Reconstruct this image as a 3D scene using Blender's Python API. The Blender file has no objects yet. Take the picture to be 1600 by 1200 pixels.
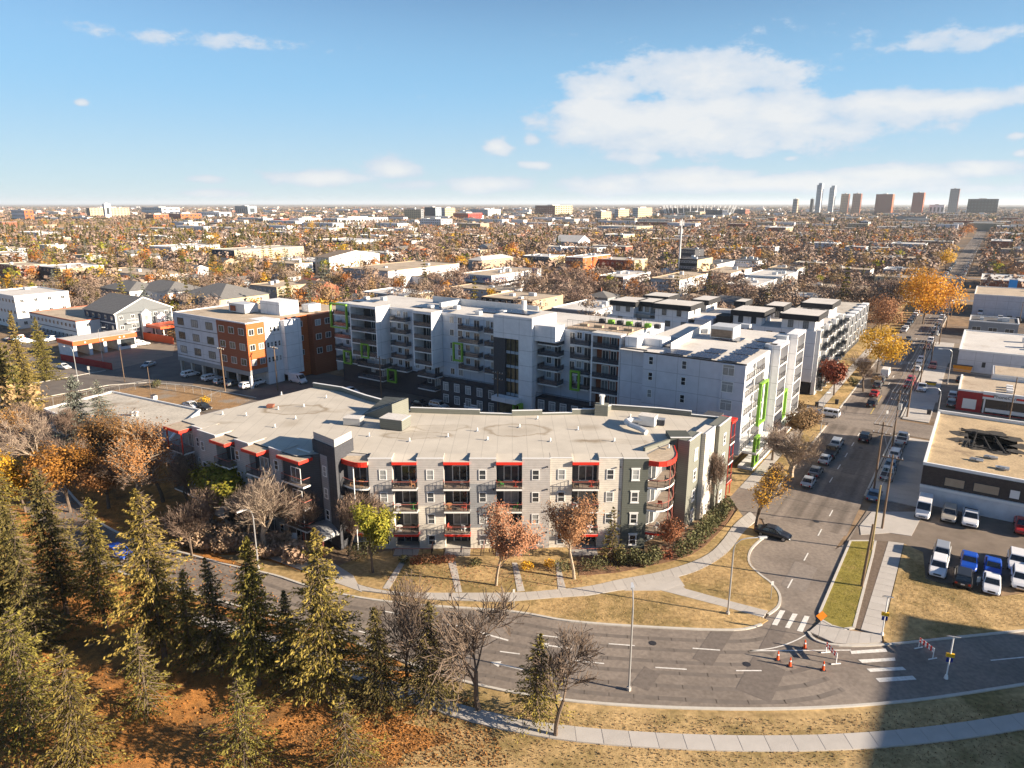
import bpy, math, random
import numpy as np
from mathutils import Vector, Matrix, noise as mnoise

R = math.radians
rng = random.Random(7)
scene = bpy.context.scene
COL = scene.collection

# ------------------------------------------------------------------ camera
F_PX, PITCH, CAM_H = 1067.0, R(14.8), 44.0
cam_data = bpy.data.cameras.new('camera')
cam_data.sensor_width = 36.0
cam_data.lens = 36.0 * F_PX / 1600.0
cam_data.clip_start = 0.5
cam_data.clip_end = 60000.0
cam = bpy.data.objects.new('camera', cam_data)
COL.objects.link(cam)
cam.location = (0, 0, CAM_H)
cam.rotation_euler = (R(90) - PITCH, 0, 0)
scene.camera = cam

# ------------------------------------------------------------------ light
SUN_EL = R(18)
SHADOW = Vector((-0.956, 0.292, 0)).normalized()          # where shadows fall on the ground
sun_dir = Vector((-SHADOW.x * math.cos(SUN_EL), -SHADOW.y * math.cos(SUN_EL), math.sin(SUN_EL)))
sun_data = bpy.data.lights.new('sun', 'SUN')
sun_data.energy = 5.0
sun_data.angle = R(0.5)
sun_data.color = (1.0, 0.84, 0.65)
sun = bpy.data.objects.new('sun', sun_data)
COL.objects.link(sun)
sun.rotation_euler = sun_dir.to_track_quat('Z', 'Y').to_euler()

scene.view_settings.view_transform = 'Standard'
scene.view_settings.look = 'None'
scene.view_settings.gamma = 1.0
scene.view_settings.use_curve_mapping = False
scene.view_settings.exposure = 1.62
scene.cycles.max_bounces = 5
scene.cycles.diffuse_bounces = 2
scene.cycles.glossy_bounces = 2
scene.cycles.transmission_bounces = 2
scene.cycles.volume_bounces = 0
scene.cycles.transparent_max_bounces = 6
scene.cycles.use_denoising = True
try:
    scene.cycles.denoising_prefilter = 'ACCURATE'
except Exception:
    pass

world = bpy.data.worlds.new('World')
scene.world = world
world.use_nodes = True
wt = world.node_tree
wt.nodes.clear()
def wn(t, **k):
    n = wt.nodes.new(t)
    for a, b in k.items():
        setattr(n, a, b)
    return n
def wmath(op, a, b=None, c=None, clamp=False):
    n = wn('ShaderNodeMath', operation=op, use_clamp=clamp)
    for i, v in enumerate((a, b, c)):
        if v is None:
            continue
        if isinstance(v, (int, float)):
            n.inputs[i].default_value = v
        else:
            wt.links.new(v, n.inputs[i])
    return n.outputs[0]
def build_world():
    L = wt.links.new
    sky = wn('ShaderNodeTexSky', sky_type='NISHITA')
    sky.sun_disc = False
    sky.sun_elevation = SUN_EL
    sky.sun_rotation = math.atan2(sun_dir.x, sun_dir.y)
    sky.altitude = 650
    sky.air_density = 1.0
    sky.dust_density = 0.3
    sky.ozone_density = 2.0
    tc = wn('ShaderNodeTexCoord')
    sep = wn('ShaderNodeSeparateXYZ')
    L(tc.outputs['Generated'], sep.inputs[0])
    x, y, z = sep.outputs
    az = wmath('ARCTAN2', x, y)
    el = wmath('ARCSINE', z)
    comb = wn('ShaderNodeCombineXYZ')
    L(wmath('MULTIPLY', az, 1.0), comb.inputs[0])
    L(wmath('MULTIPLY', el, 2.0), comb.inputs[1])
    def noise(scale, detail, rough=0.55, off=0.0):
        n = wn('ShaderNodeTexNoise')
        n.inputs['Scale'].default_value = scale
        n.inputs['Detail'].default_value = detail
        n.inputs['Roughness'].default_value = rough
        if off:
            m = wn('ShaderNodeVectorMath', operation='ADD')
            L(comb.outputs[0], m.inputs[0])
            m.inputs[1].default_value = (off, off * 0.37, 0)
            L(m.outputs[0], n.inputs['Vector'])
        else:
            L(comb.outputs[0], n.inputs['Vector'])
        return n.outputs['Fac']
    # cloud banks: (azimuth, elevation, half widths) in radians, weight, flatness of the base
    def px(xp, yp):
        a = (xp - 800) / F_PX; b = (600 - yp) / F_PX
        dy = math.cos(PITCH) + b * math.sin(PITCH); dz = -math.sin(PITCH) + b * math.cos(PITCH)
        return math.atan2(a, dy), math.atan2(dz, math.hypot(a, dy))
    banks = [(1010, 188, 200, 40, 1.2), (1200, 175, 200, 40, 1.15), (1100, 120, 230, 55, 0.9), (1120, 205, 290, 46, 1.05), (1370, 165, 200, 30, 1.1), (930, 172, 90, 30, 1.15), (1500, 158, 170, 24, 1.1), (1200, 288, 420, 15, 1.15), (1420, 152, 210, 18, .9),
             (1250, 205, 130, 24, .9), (900, 205, 60, 26, .9), (945, 140, 110, 34, .9),
             (775, 228, 30, 19, 1.0), (830, 218, 18, 14, .85), (838, 258, 30, 8, .9), (1235, 248, 22, 7, .8),
             (610, 266, 56, 17, 1.15), (510, 278, 105, 16, 1.0), (640, 288, 70, 10, .7),
             (770, 288, 76, 15, 1.05), (320, 280, 36, 9, .75), (330, 303, 60, 9, .8), (128, 160, 15, 8, .95),
             (960, 290, 90, 20, 1.05), (1090, 280, 130, 20, 1.1), (1250, 284, 150, 18, 1.05), (1400, 272, 150, 18, 1.15),
             (1530, 264, 75, 18, 1.2), (1480, 295, 150, 10, .8), (1010, 245, 60, 12, .65), (1600, 240, 22, 8, .8),
             (1590, 212, 20, 7, .7), (300, 60, 220, 20, .55), (1500, 60, 200, 26, .7)]
    tot = None
    for (cx, cy, rx, ry, w) in banks:
        a0, e0 = px(cx, cy)
        a1, _ = px(cx + rx, cy); _, e1 = px(cx, cy - ry)
        ra = abs(a1 - a0); re = abs(e1 - e0)
        dx = wmath('MULTIPLY', wmath('SUBTRACT', az, a0), 1 / ra)
        dy = wmath('MULTIPLY', wmath('SUBTRACT', el, e0), 1 / re)
        d2 = wmath('ADD', wmath('MULTIPLY', dx, dx), wmath('MULTIPLY', dy, dy))
        v = wmath('MULTIPLY', wmath('POWER', 2.718, wmath('MULTIPLY', d2, -1.1)), w)
        tot = v if tot is None else wmath('MAXIMUM', tot, v)
    n1 = noise(13.0, 12.0, 0.66)
    n2 = noise(5.0, 4.0, 0.5, 3.7)
    n3 = noise(9.0, 6.0, 0.6, 9.1)
    dens = wmath('ADD', tot, wmath('MULTIPLY', wmath('SUBTRACT', n1, 0.5), 2.0))
    dens = wmath('ADD', dens, wmath('MULTIPLY', wmath('SUBTRACT', n2, 0.5), 0.5))
    ramp = wn('ShaderNodeMapRange', interpolation_type='SMOOTHSTEP')
    ramp.inputs['From Min'].default_value = 0.27
    ramp.inputs['From Max'].default_value = 0.62
    L(dens, ramp.inputs['Value'])
    # everywhere else in the sky: thin scattered cloud
    hz = wn('ShaderNodeMapRange', interpolation_type='SMOOTHSTEP')
    L(el, hz.inputs['Value'])
    hz.inputs['From Min'].default_value = 0.34
    hz.inputs['From Max'].default_value = 0.10
    hz.inputs['To Min'].default_value = 0.0
    hz.inputs['To Max'].default_value = 0.85
    h2 = wn('ShaderNodeMapRange', interpolation_type='SMOOTHSTEP')
    L(el, h2.inputs['Value'])
    h2.inputs['From Min'].default_value = -0.02
    h2.inputs['From Max'].default_value = 0.17
    hc = wn('ShaderNodeMix', data_type='RGBA')
    L(h2.outputs[0], hc.inputs['Factor'])
    HK = 1 / SKY_STRENGTH
    hc.inputs['A'].default_value = (0.195 * HK, 0.248 * HK, 0.278 * HK, 1)
    hc.inputs['B'].default_value = (0.104 * HK, 0.205 * HK, 0.302 * HK, 1)
    shade = wn('ShaderNodeMapRange')
    L(wmath('ADD', dens, wmath('MULTIPLY', wmath('SUBTRACT', n3, 0.5), 0.9)), shade.inputs['Value'])
    shade.inputs['From Min'].default_value = 0.45
    shade.inputs['From Max'].default_value = 1.1
    mixc = wn('ShaderNodeMix', data_type='RGBA')
    L(shade.outputs[0], mixc.inputs['Factor'])
    mixc.inputs['A'].default_value = (0.60, 0.70, 0.82, 1)
    mixc.inputs['B'].default_value = (0.84, 0.85, 0.86, 1)
    # sky scaled, then tinted a little, then horizon haze, then clouds
    sc = wn('ShaderNodeVectorMath', operation='MULTIPLY')
    L(sky.outputs[0], sc.inputs[0])
    sc.inputs[1].default_value = (0.66, 0.80, 0.93)
    mh = wn('ShaderNodeMix', data_type='RGBA')
    L(hz.outputs[0], mh.inputs['Factor'])
    L(sc.outputs[0], mh.inputs['A'])
    L(hc.outputs['Result'], mh.inputs['B'])
    up = wn('ShaderNodeVectorMath', operation='SCALE')
    L(mixc.outputs['Result'], up.inputs[0])
    up.inputs['Scale'].default_value = HK * 0.335
    mc = wn('ShaderNodeMix', data_type='RGBA')
    L(wmath('MULTIPLY', ramp.outputs[0], 0.92), mc.inputs['Factor'])
    L(mh.outputs['Result'], mc.inputs['A'])
    L(up.outputs[0], mc.inputs['B'])
    bg = wn('ShaderNodeBackground')
    bg.inputs['Strength'].default_value = SKY_STRENGTH
    out = wn('ShaderNodeOutputWorld')
    L(mc.outputs['Result'], bg.inputs['Color'])
    L(bg.outputs[0], out.inputs['Surface'])
SKY_STRENGTH = 0.05
HAZE = 4.6e-5
build_world()

# ------------------------------------------------------------------ geometry of the town grid
PHI = R(34.6)                                             # the street grid is turned by this
S = Vector((math.sin(PHI), math.cos(PHI), 0)); E = Vector((math.cos(PHI), -math.sin(PHI), 0))
CP, SP = math.cos(PITCH), math.sin(PITCH)
def G(x, y, z=0.0):
    a = (x - 800) / F_PX; b = (600 - y) / F_PX
    dy = CP + b * SP; dz = -SP + b * CP
    t = (z - CAM_H) / dz
    return Vector((a * t, dy * t, z))
def SE(s, e, z=0.0):
    return Vector((s * S.x + e * E.x, s * S.y + e * E.y, z))
def to_se(p):
    return p.x * S.x + p.y * S.y, p.x * E.x + p.y * E.y
def run_to(p, d, xp):
    """distance along horizontal direction d from p until it stands at picture column xp"""
    a = (xp - 800) / F_PX
    return (a * (p.y * CP + (CAM_H - p.z) * SP) - p.x) / (d.x - a * d.y * CP)
def EX(xp, s, z):
    return run_to(SE(s, 0, z), E, xp)
def SX(xp, e, z):
    return run_to(SE(0, e, z), S, xp)
def PX(p):
    d = p.y * CP - (p.z - CAM_H) * SP; u = p.y * SP + (p.z - CAM_H) * CP
    return 800 + F_PX * p.x / d, 600 - F_PX * u / d
def hgt(xb, yb, yt):
    g = G(xb, yb); b = (600 - yt) / F_PX
    return CAM_H + g.y / (CP + b * SP) * (-SP + b * CP)
GR = -PHI                                                 # rotation of a thing that lies along the grid

# ------------------------------------------------------------------ materials
MATS = {}
def mat(name, col, rough=0.8, var=0.12, scale=1.5, bump=0.0, bscale=20.0, metal=0.0, spec=0.35, kind=None, k2=None, objvar=0.0, coord='Object'):
    if name in MATS:
        return MATS[name]
    m = bpy.data.materials.new(name); MATS[name] = m
    m.use_nodes = True
    nt = m.node_tree; b = nt.nodes['Principled BSDF']; L = nt.links.new
    b.inputs['Roughness'].default_value = rough
    b.inputs['Metallic'].default_value = metal
    b.inputs['Specular IOR Level'].default_value = spec
    c = (*col, 1) if len(col) == 3 else col
    b.inputs['Base Color'].default_value = c
    m.diffuse_color = c
    tc = nt.nodes.new('ShaderNodeTexCoord')
    src = tc.outputs[coord]
    if coord == 'World':
        pass
    last = None
    if var or kind:
        n = nt.nodes.new('ShaderNodeTexNoise'); L(src, n.inputs['Vector'])
        n.inputs['Scale'].default_value = scale; n.inputs['Detail'].default_value = 6; n.inputs['Roughness'].default_value = 0.62
        mp = nt.nodes.new('ShaderNodeMapRange'); L(n.outputs['Fac'], mp.inputs['Value'])
        mp.inputs['From Min'].default_value = 0.3; mp.inputs['From Max'].default_value = 0.7
        mp.inputs['To Min'].default_value = 1 - var; mp.inputs['To Max'].default_value = 1 + var
        mul = nt.nodes.new('ShaderNodeVectorMath'); mul.operation = 'SCALE'
        mul.inputs[0].default_value = c[:3]
        L(mp.outputs[0], mul.inputs['Scale']); last = mul.outputs[0]
    if kind == 'mix2':                                    # two-tone ground: k2 = (colour, scale, low, high)
        c2, s2, lo, hi = k2
        n = nt.nodes.new('ShaderNodeTexNoise'); L(src, n.inputs['Vector'])
        n.inputs['Scale'].default_value = s2; n.inputs['Detail'].default_value = 8; n.inputs['Roughness'].default_value = 0.65
        mp = nt.nodes.new('ShaderNodeMapRange'); mp.interpolation_type = 'SMOOTHSTEP'; L(n.outputs['Fac'], mp.inputs['Value'])
        mp.inputs['From Min'].default_value = lo; mp.inputs['From Max'].default_value = hi
        mx = nt.nodes.new('ShaderNodeMix'); mx.data_type = 'RGBA'
        L(mp.outputs[0], mx.inputs['Factor']); L(last, mx.inputs['A']); mx.inputs['B'].default_value = (*c2, 1)
        n3 = nt.nodes.new('ShaderNodeTexNoise'); L(src, n3.inputs['Vector'])
        n3.inputs['Scale'].default_value = scale * 9; n3.inputs['Detail'].default_value = 4
        m3 = nt.nodes.new('ShaderNodeMapRange'); L(n3.outputs['Fac'], m3.inputs['Value'])
        m3.inputs['From Min'].default_value = 0.35; m3.inputs['From Max'].default_value = 0.65
        m3.inputs['To Min'].default_value = 1 - var * .8; m3.inputs['To Max'].default_value = 1 + var * .8
        ms = nt.nodes.new('ShaderNodeVectorMath'); ms.operation = 'SCALE'
        L(mx.outputs['Result'], ms.inputs[0]); L(m3.outputs[0], ms.inputs['Scale']); last = ms.outputs[0]
    if kind in ('siding', 'ribs', 'panel'):               # boards across / ribs upright / panel joints, as fine relief and tone
        sp = nt.nodes.new('ShaderNodeSeparateXYZ'); L(src, sp.inputs[0])
        per = k2 or 0.25
        def groove(sock, per, wid):
            a = nt.nodes.new('ShaderNodeMath'); a.operation = 'MULTIPLY'; L(sock, a.inputs[0]); a.inputs[1].default_value = 1 / per
            f = nt.nodes.new('ShaderNodeMath'); f.operation = 'FRACT'; L(a.outputs[0], f.inputs[0])
            g = nt.nodes.new('ShaderNodeMath'); g.operation = 'LESS_THAN'; L(f.outputs[0], g.inputs[0]); g.inputs[1].default_value = wid
            return g.outputs[0]
        if kind == 'siding':
            gsum = groove(sp.outputs[2], per, 0.16)
        elif kind == 'ribs':
            ad = nt.nodes.new('ShaderNodeMath'); ad.operation = 'ADD'; L(sp.outputs[0], ad.inputs[0]); L(sp.outputs[1], ad.inputs[1])
            gsum = groove(ad.outputs[0], per, 0.25)
        else:
            ad = nt.nodes.new('ShaderNodeMath'); ad.operation = 'ADD'; L(sp.outputs[0], ad.inputs[0]); L(sp.outputs[1], ad.inputs[1])
            g1 = groove(sp.outputs[2], per, 0.03); g2 = groove(ad.outputs[0], per * 1.25, 0.022)
            mxn = nt.nodes.new('ShaderNodeMath'); mxn.operation = 'MAXIMUM'; L(g1, mxn.inputs[0]); L(g2, mxn.inputs[1]); gsum = mxn.outputs[0]
        mp2 = nt.nodes.new('ShaderNodeMapRange'); L(gsum, mp2.inputs['Value'])
        mp2.inputs['To Min'].default_value = 1.0; mp2.inputs['To Max'].default_value = 0.62 if kind == 'panel' else 0.72
        ms = nt.nodes.new('ShaderNodeVectorMath'); ms.operation = 'SCALE'
        L(last, ms.inputs[0]); L(mp2.outputs[0], ms.inputs['Scale']); last = ms.outputs[0]
    if kind == 'brick':
        bt = nt.nodes.new('ShaderNodeTexBrick')
        cb = nt.nodes.new('ShaderNodeSeparateXYZ'); L(src, cb.inputs[0])
        ad = nt.nodes.new('ShaderNodeMath'); ad.operation = 'ADD'; L(cb.outputs[0], ad.inputs[0]); L(cb.outputs[1], ad.inputs[1])
        co = nt.nodes.new('ShaderNodeCombineXYZ'); L(ad.outputs[0], co.inputs[0]); L(cb.outputs[2], co.inputs[1])
        L(co.outputs[0], bt.inputs['Vector'])
        bt.inputs['Scale'].default_value = k2 or 1.6
        bt.inputs['Color1'].default_value = c
        bt.inputs['Color2'].default_value = tuple(min(1, v * 1.5) for v in c[:3]) + (1,)
        bt.inputs['Mortar'].default_value = tuple(v * 0.75 for v in c[:3]) + (1,)
        bt.inputs['Mortar Size'].default_value = 0.02
        mm = nt.nodes.new('ShaderNodeMix'); mm.data_type = 'RGBA'; mm.inputs['Factor'].default_value = 0.75
        L(last, mm.inputs['A']); L(bt.outputs['Color'], mm.inputs['B']); last = mm.outputs['Result']
    if objvar:
        oi = nt.nodes.new('ShaderNodeObjectInfo')
        mp = nt.nodes.new('ShaderNodeMapRange'); L(oi.outputs['Random'], mp.inputs['Value'])
        mp.inputs['To Min'].default_value = 1 - objvar; mp.inputs['To Max'].default_value = 1 + objvar
        ms = nt.nodes.new('ShaderNodeVectorMath'); ms.operation = 'SCALE'
        L(last, ms.inputs[0]); L(mp.outputs[0], ms.inputs['Scale']); last = ms.outputs[0]
    if last is not None:
        L(last, b.inputs['Base Color'])
    if bump:
        n = nt.nodes.new('ShaderNodeTexNoise'); L(src, n.inputs['Vector']); n.inputs['Scale'].default_value = bscale; n.inputs['Detail'].default_value = 5
        bm = nt.nodes.new('ShaderNodeBump'); bm.inputs['Strength'].default_value = bump; bm.inputs['Distance'].default_value = 0.1
        L(n.outputs['Fac'], bm.inputs['Height']); L(bm.outputs[0], b.inputs['Normal'])
    return m

def leaf_mat(name, c1, c2, rough=0.75, objvar=0.25, trans=0.0):
    """foliage: each leaf takes a tone between two colours; whole plants differ a little"""
    if name in MATS:
        return MATS[name]
    m = bpy.data.materials.new(name); MATS[name] = m
    m.use_nodes = True
    nt = m.node_tree; b = nt.nodes['Principled BSDF']; L = nt.links.new
    b.inputs['Roughness'].default_value = rough; b.inputs['Specular IOR Level'].default_value = 0.15
    at = nt.nodes.new('ShaderNodeAttribute'); at.attribute_name = 'tone'
    mx = nt.nodes.new('ShaderNodeMix'); mx.data_type = 'RGBA'
    mx.inputs['A'].default_value = (*c1, 1); mx.inputs['B'].default_value = (*c2, 1)
    L(at.outputs['Fac'], mx.inputs['Factor'])
    oi = nt.nodes.new('ShaderNodeObjectInfo')
    hs = nt.nodes.new('ShaderNodeHueSaturation')
    mh = nt.nodes.new('ShaderNodeMapRange'); L(oi.outputs['Random'], mh.inputs['Value'])
    mh.inputs['To Min'].default_value = 0.5 - 0.05 * objvar; mh.inputs['To Max'].default_value = 0.5 + 0.05 * objvar
    L(mh.outputs[0], hs.inputs['Hue'])
    fr = nt.nodes.new('ShaderNodeMath'); fr.operation = 'MULTIPLY'; L(oi.outputs['Random'], fr.inputs[0]); fr.inputs[1].default_value = 17.3
    f2 = nt.nodes.new('ShaderNodeMath'); f2.operation = 'FRACT'; L(fr.outputs[0], f2.inputs[0])
    mv = nt.nodes.new('ShaderNodeMapRange'); L(f2.outputs[0], mv.inputs['Value'])
    mv.inputs['To Min'].default_value = 1 - objvar; mv.inputs['To Max'].default_value = 1 + objvar
    L(mv.outputs[0], hs.inputs['Value'])
    L(mx.outputs['Result'], hs.inputs['Color'])
    L(hs.outputs[0], b.inputs['Base Color'])
    if trans:
        tr = nt.nodes.new('ShaderNodeBsdfTranslucent'); L(hs.outputs[0], tr.inputs['Color'])
        ms = nt.nodes.new('ShaderNodeMixShader'); ms.inputs[0].default_value = trans
        L(b.outputs[0], ms.inputs[1]); L(tr.outputs[0], ms.inputs[2])
        L(ms.outputs[0], nt.nodes['Material Output'].inputs['Surface'])
    return m

# ------------------------------------------------------------------ mesh builder
class MB:
    def __init__(self, T=None):
        self.v = []; self.f = []; self.m = []; self.T = T
    def add(self, pts):
        i = len(self.v)
        if self.T is not None:
            pts = [self.T @ Vector(p) for p in pts]
        self.v.extend([tuple(p) for p in pts]); return i
    def face(self, idx, m=0):
        self.f.append(tuple(idx)); self.m.append(m)
    def poly(self, pts, m=0):
        i = self.add(pts); self.face(range(i, i + len(pts)), m)
    def box(self, x0, x1, y0, y1, z0, z1, m=0):
        if x1 < x0: x0, x1 = x1, x0
        if y1 < y0: y0, y1 = y1, y0
        i = self.add([(x0, y0, z0), (x1, y0, z0), (x1, y1, z0), (x0, y1, z0), (x0, y0, z1), (x1, y0, z1), (x1, y1, z1), (x0, y1, z1)])
        for q in ((0, 3, 2, 1), (4, 5, 6, 7), (0, 1, 5, 4), (1, 2, 6, 5), (2, 3, 7, 6), (3, 0, 4, 7)):
            self.face([i + k for k in q], m)
    def prism(self, pts, z0, z1, m=0, mtop=None, bottom=True):
        n = len(pts)
        ar = sum(pts[k][0] * pts[(k + 1) % n][1] - pts[(k + 1) % n][0] * pts[k][1] for k in range(n))
        if ar < 0: pts = list(reversed(pts))
        i = self.add([(p[0], p[1], z0) for p in pts] + [(p[0], p[1], z1) for p in pts])
        self.face([i + n + k for k in range(n)], m if mtop is None else mtop)
        if bottom: self.face([i + n - 1 - k for k in range(n)], m)
        for k in range(n):
            k2 = (k + 1) % n
            self.face([i + k, i + k2, i + n + k2, i + n + k], m)
    def tube(self, p0, p1, r0, r1=None, n=6, m=0, cap=True):
        r1 = r0 if r1 is None else r1
        p0 = Vector(p0); p1 = Vector(p1); d = (p1 - p0)
        if d.length < 1e-6: return
        d.normalize()
        a = d.orthogonal().normalized(); b = d.cross(a)
        ring = []
        for p, r in ((p0, r0), (p1, r1)):
            ring += [p + (a * math.cos(2 * math.pi * k / n) + b * math.sin(2 * math.pi * k / n)) * r for k in range(n)]
        i = self.add(ring)
        for k in range(n):
            k2 = (k + 1) % n
            self.face([i + k, i + k2, i + n + k2, i + n + k], m)
        if cap:
            self.face([i + n - 1 - k for k in range(n)], m); self.face([i + n + k for k in range(n)], m)
    def path(self, pts, r, n=5, m=0):
        for a, b in zip(pts[:-1], pts[1:]):
            self.tube(a, b, r, r, n, m)
    def mesh(self, name, mats):
        me = bpy.data.meshes.new(name)
        me.from_pydata(self.v, [], self.f)
        for mt in (mats if isinstance(mats, (list, tuple)) else [mats]):
            me.materials.append(mt)
        if any(self.m):
            me.polygons.foreach_set('material_index', self.m)
        me.update()
        return me
    def build(self, name, mats, parent=None, loc=(0, 0, 0), rz=0.0, **props):
        return obj(name, self.mesh(name, mats), parent, loc, rz, **props)

def obj(name, me, parent=None, loc=(0, 0, 0), rz=0.0, **props):
    o = bpy.data.objects.new(name, me)
    COL.objects.link(o)
    o.location = loc
    if rz: o.rotation_euler = (0, 0, rz)
    if parent is not None: o.parent = parent
    for k, v in props.items():
        if v is not None: o[k] = v
    return o
def thing(name, label, cat, loc=(0, 0, 0), rz=0.0, group=None):
    return obj(name, None, None, loc, rz, label=label, category=cat, group=group)
def copy_thing(src, loc, rz=0.0, label=None, group=None, scale=None, swap=None):
    def rec(o, par):
        c = o.copy(); COL.objects.link(c); c.parent = par
        if swap and c.type == 'MESH':
            for sl in c.material_slots:
                if sl.link == 'OBJECT' and sl.material and sl.material.name in swap:
                    sl.material = swap[sl.material.name]
        for ch in o.children: rec(ch, c)
        return c
    c = src.copy(); COL.objects.link(c)
    c.location = loc; c.rotation_euler = (0, 0, rz)
    if scale is not None: c.scale = scale if hasattr(scale, '__len__') else (scale,) * 3
    if label: c['label'] = label
    if group: c['group'] = group
    for ch in list(src.children): rec(ch, c)
    return c
def smooth(pts, n=4, closed=False):
    """Catmull-Rom through ground points"""
    P = [Vector(p) for p in pts]; out = []
    N = len(P)
    rngk = range(N) if closed else range(N - 1)
    for k in rngk:
        p0 = P[(k - 1) % N] if closed or k > 0 else P[0]
        p1 = P[k]; p2 = P[(k + 1) % N]
        p3 = P[(k + 2) % N] if closed or k + 2 < N else P[-1]
        for j in range(n):
            t = j / n
            out.append(0.5 * ((2 * p1) + (p2 - p0) * t + (2 * p0 - 5 * p1 + 4 * p2 - p3) * t * t + (3 * p1 - p0 - 3 * p2 + p3) * t ** 3))
    if not closed: out.append(P[-1])
    return out

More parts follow.
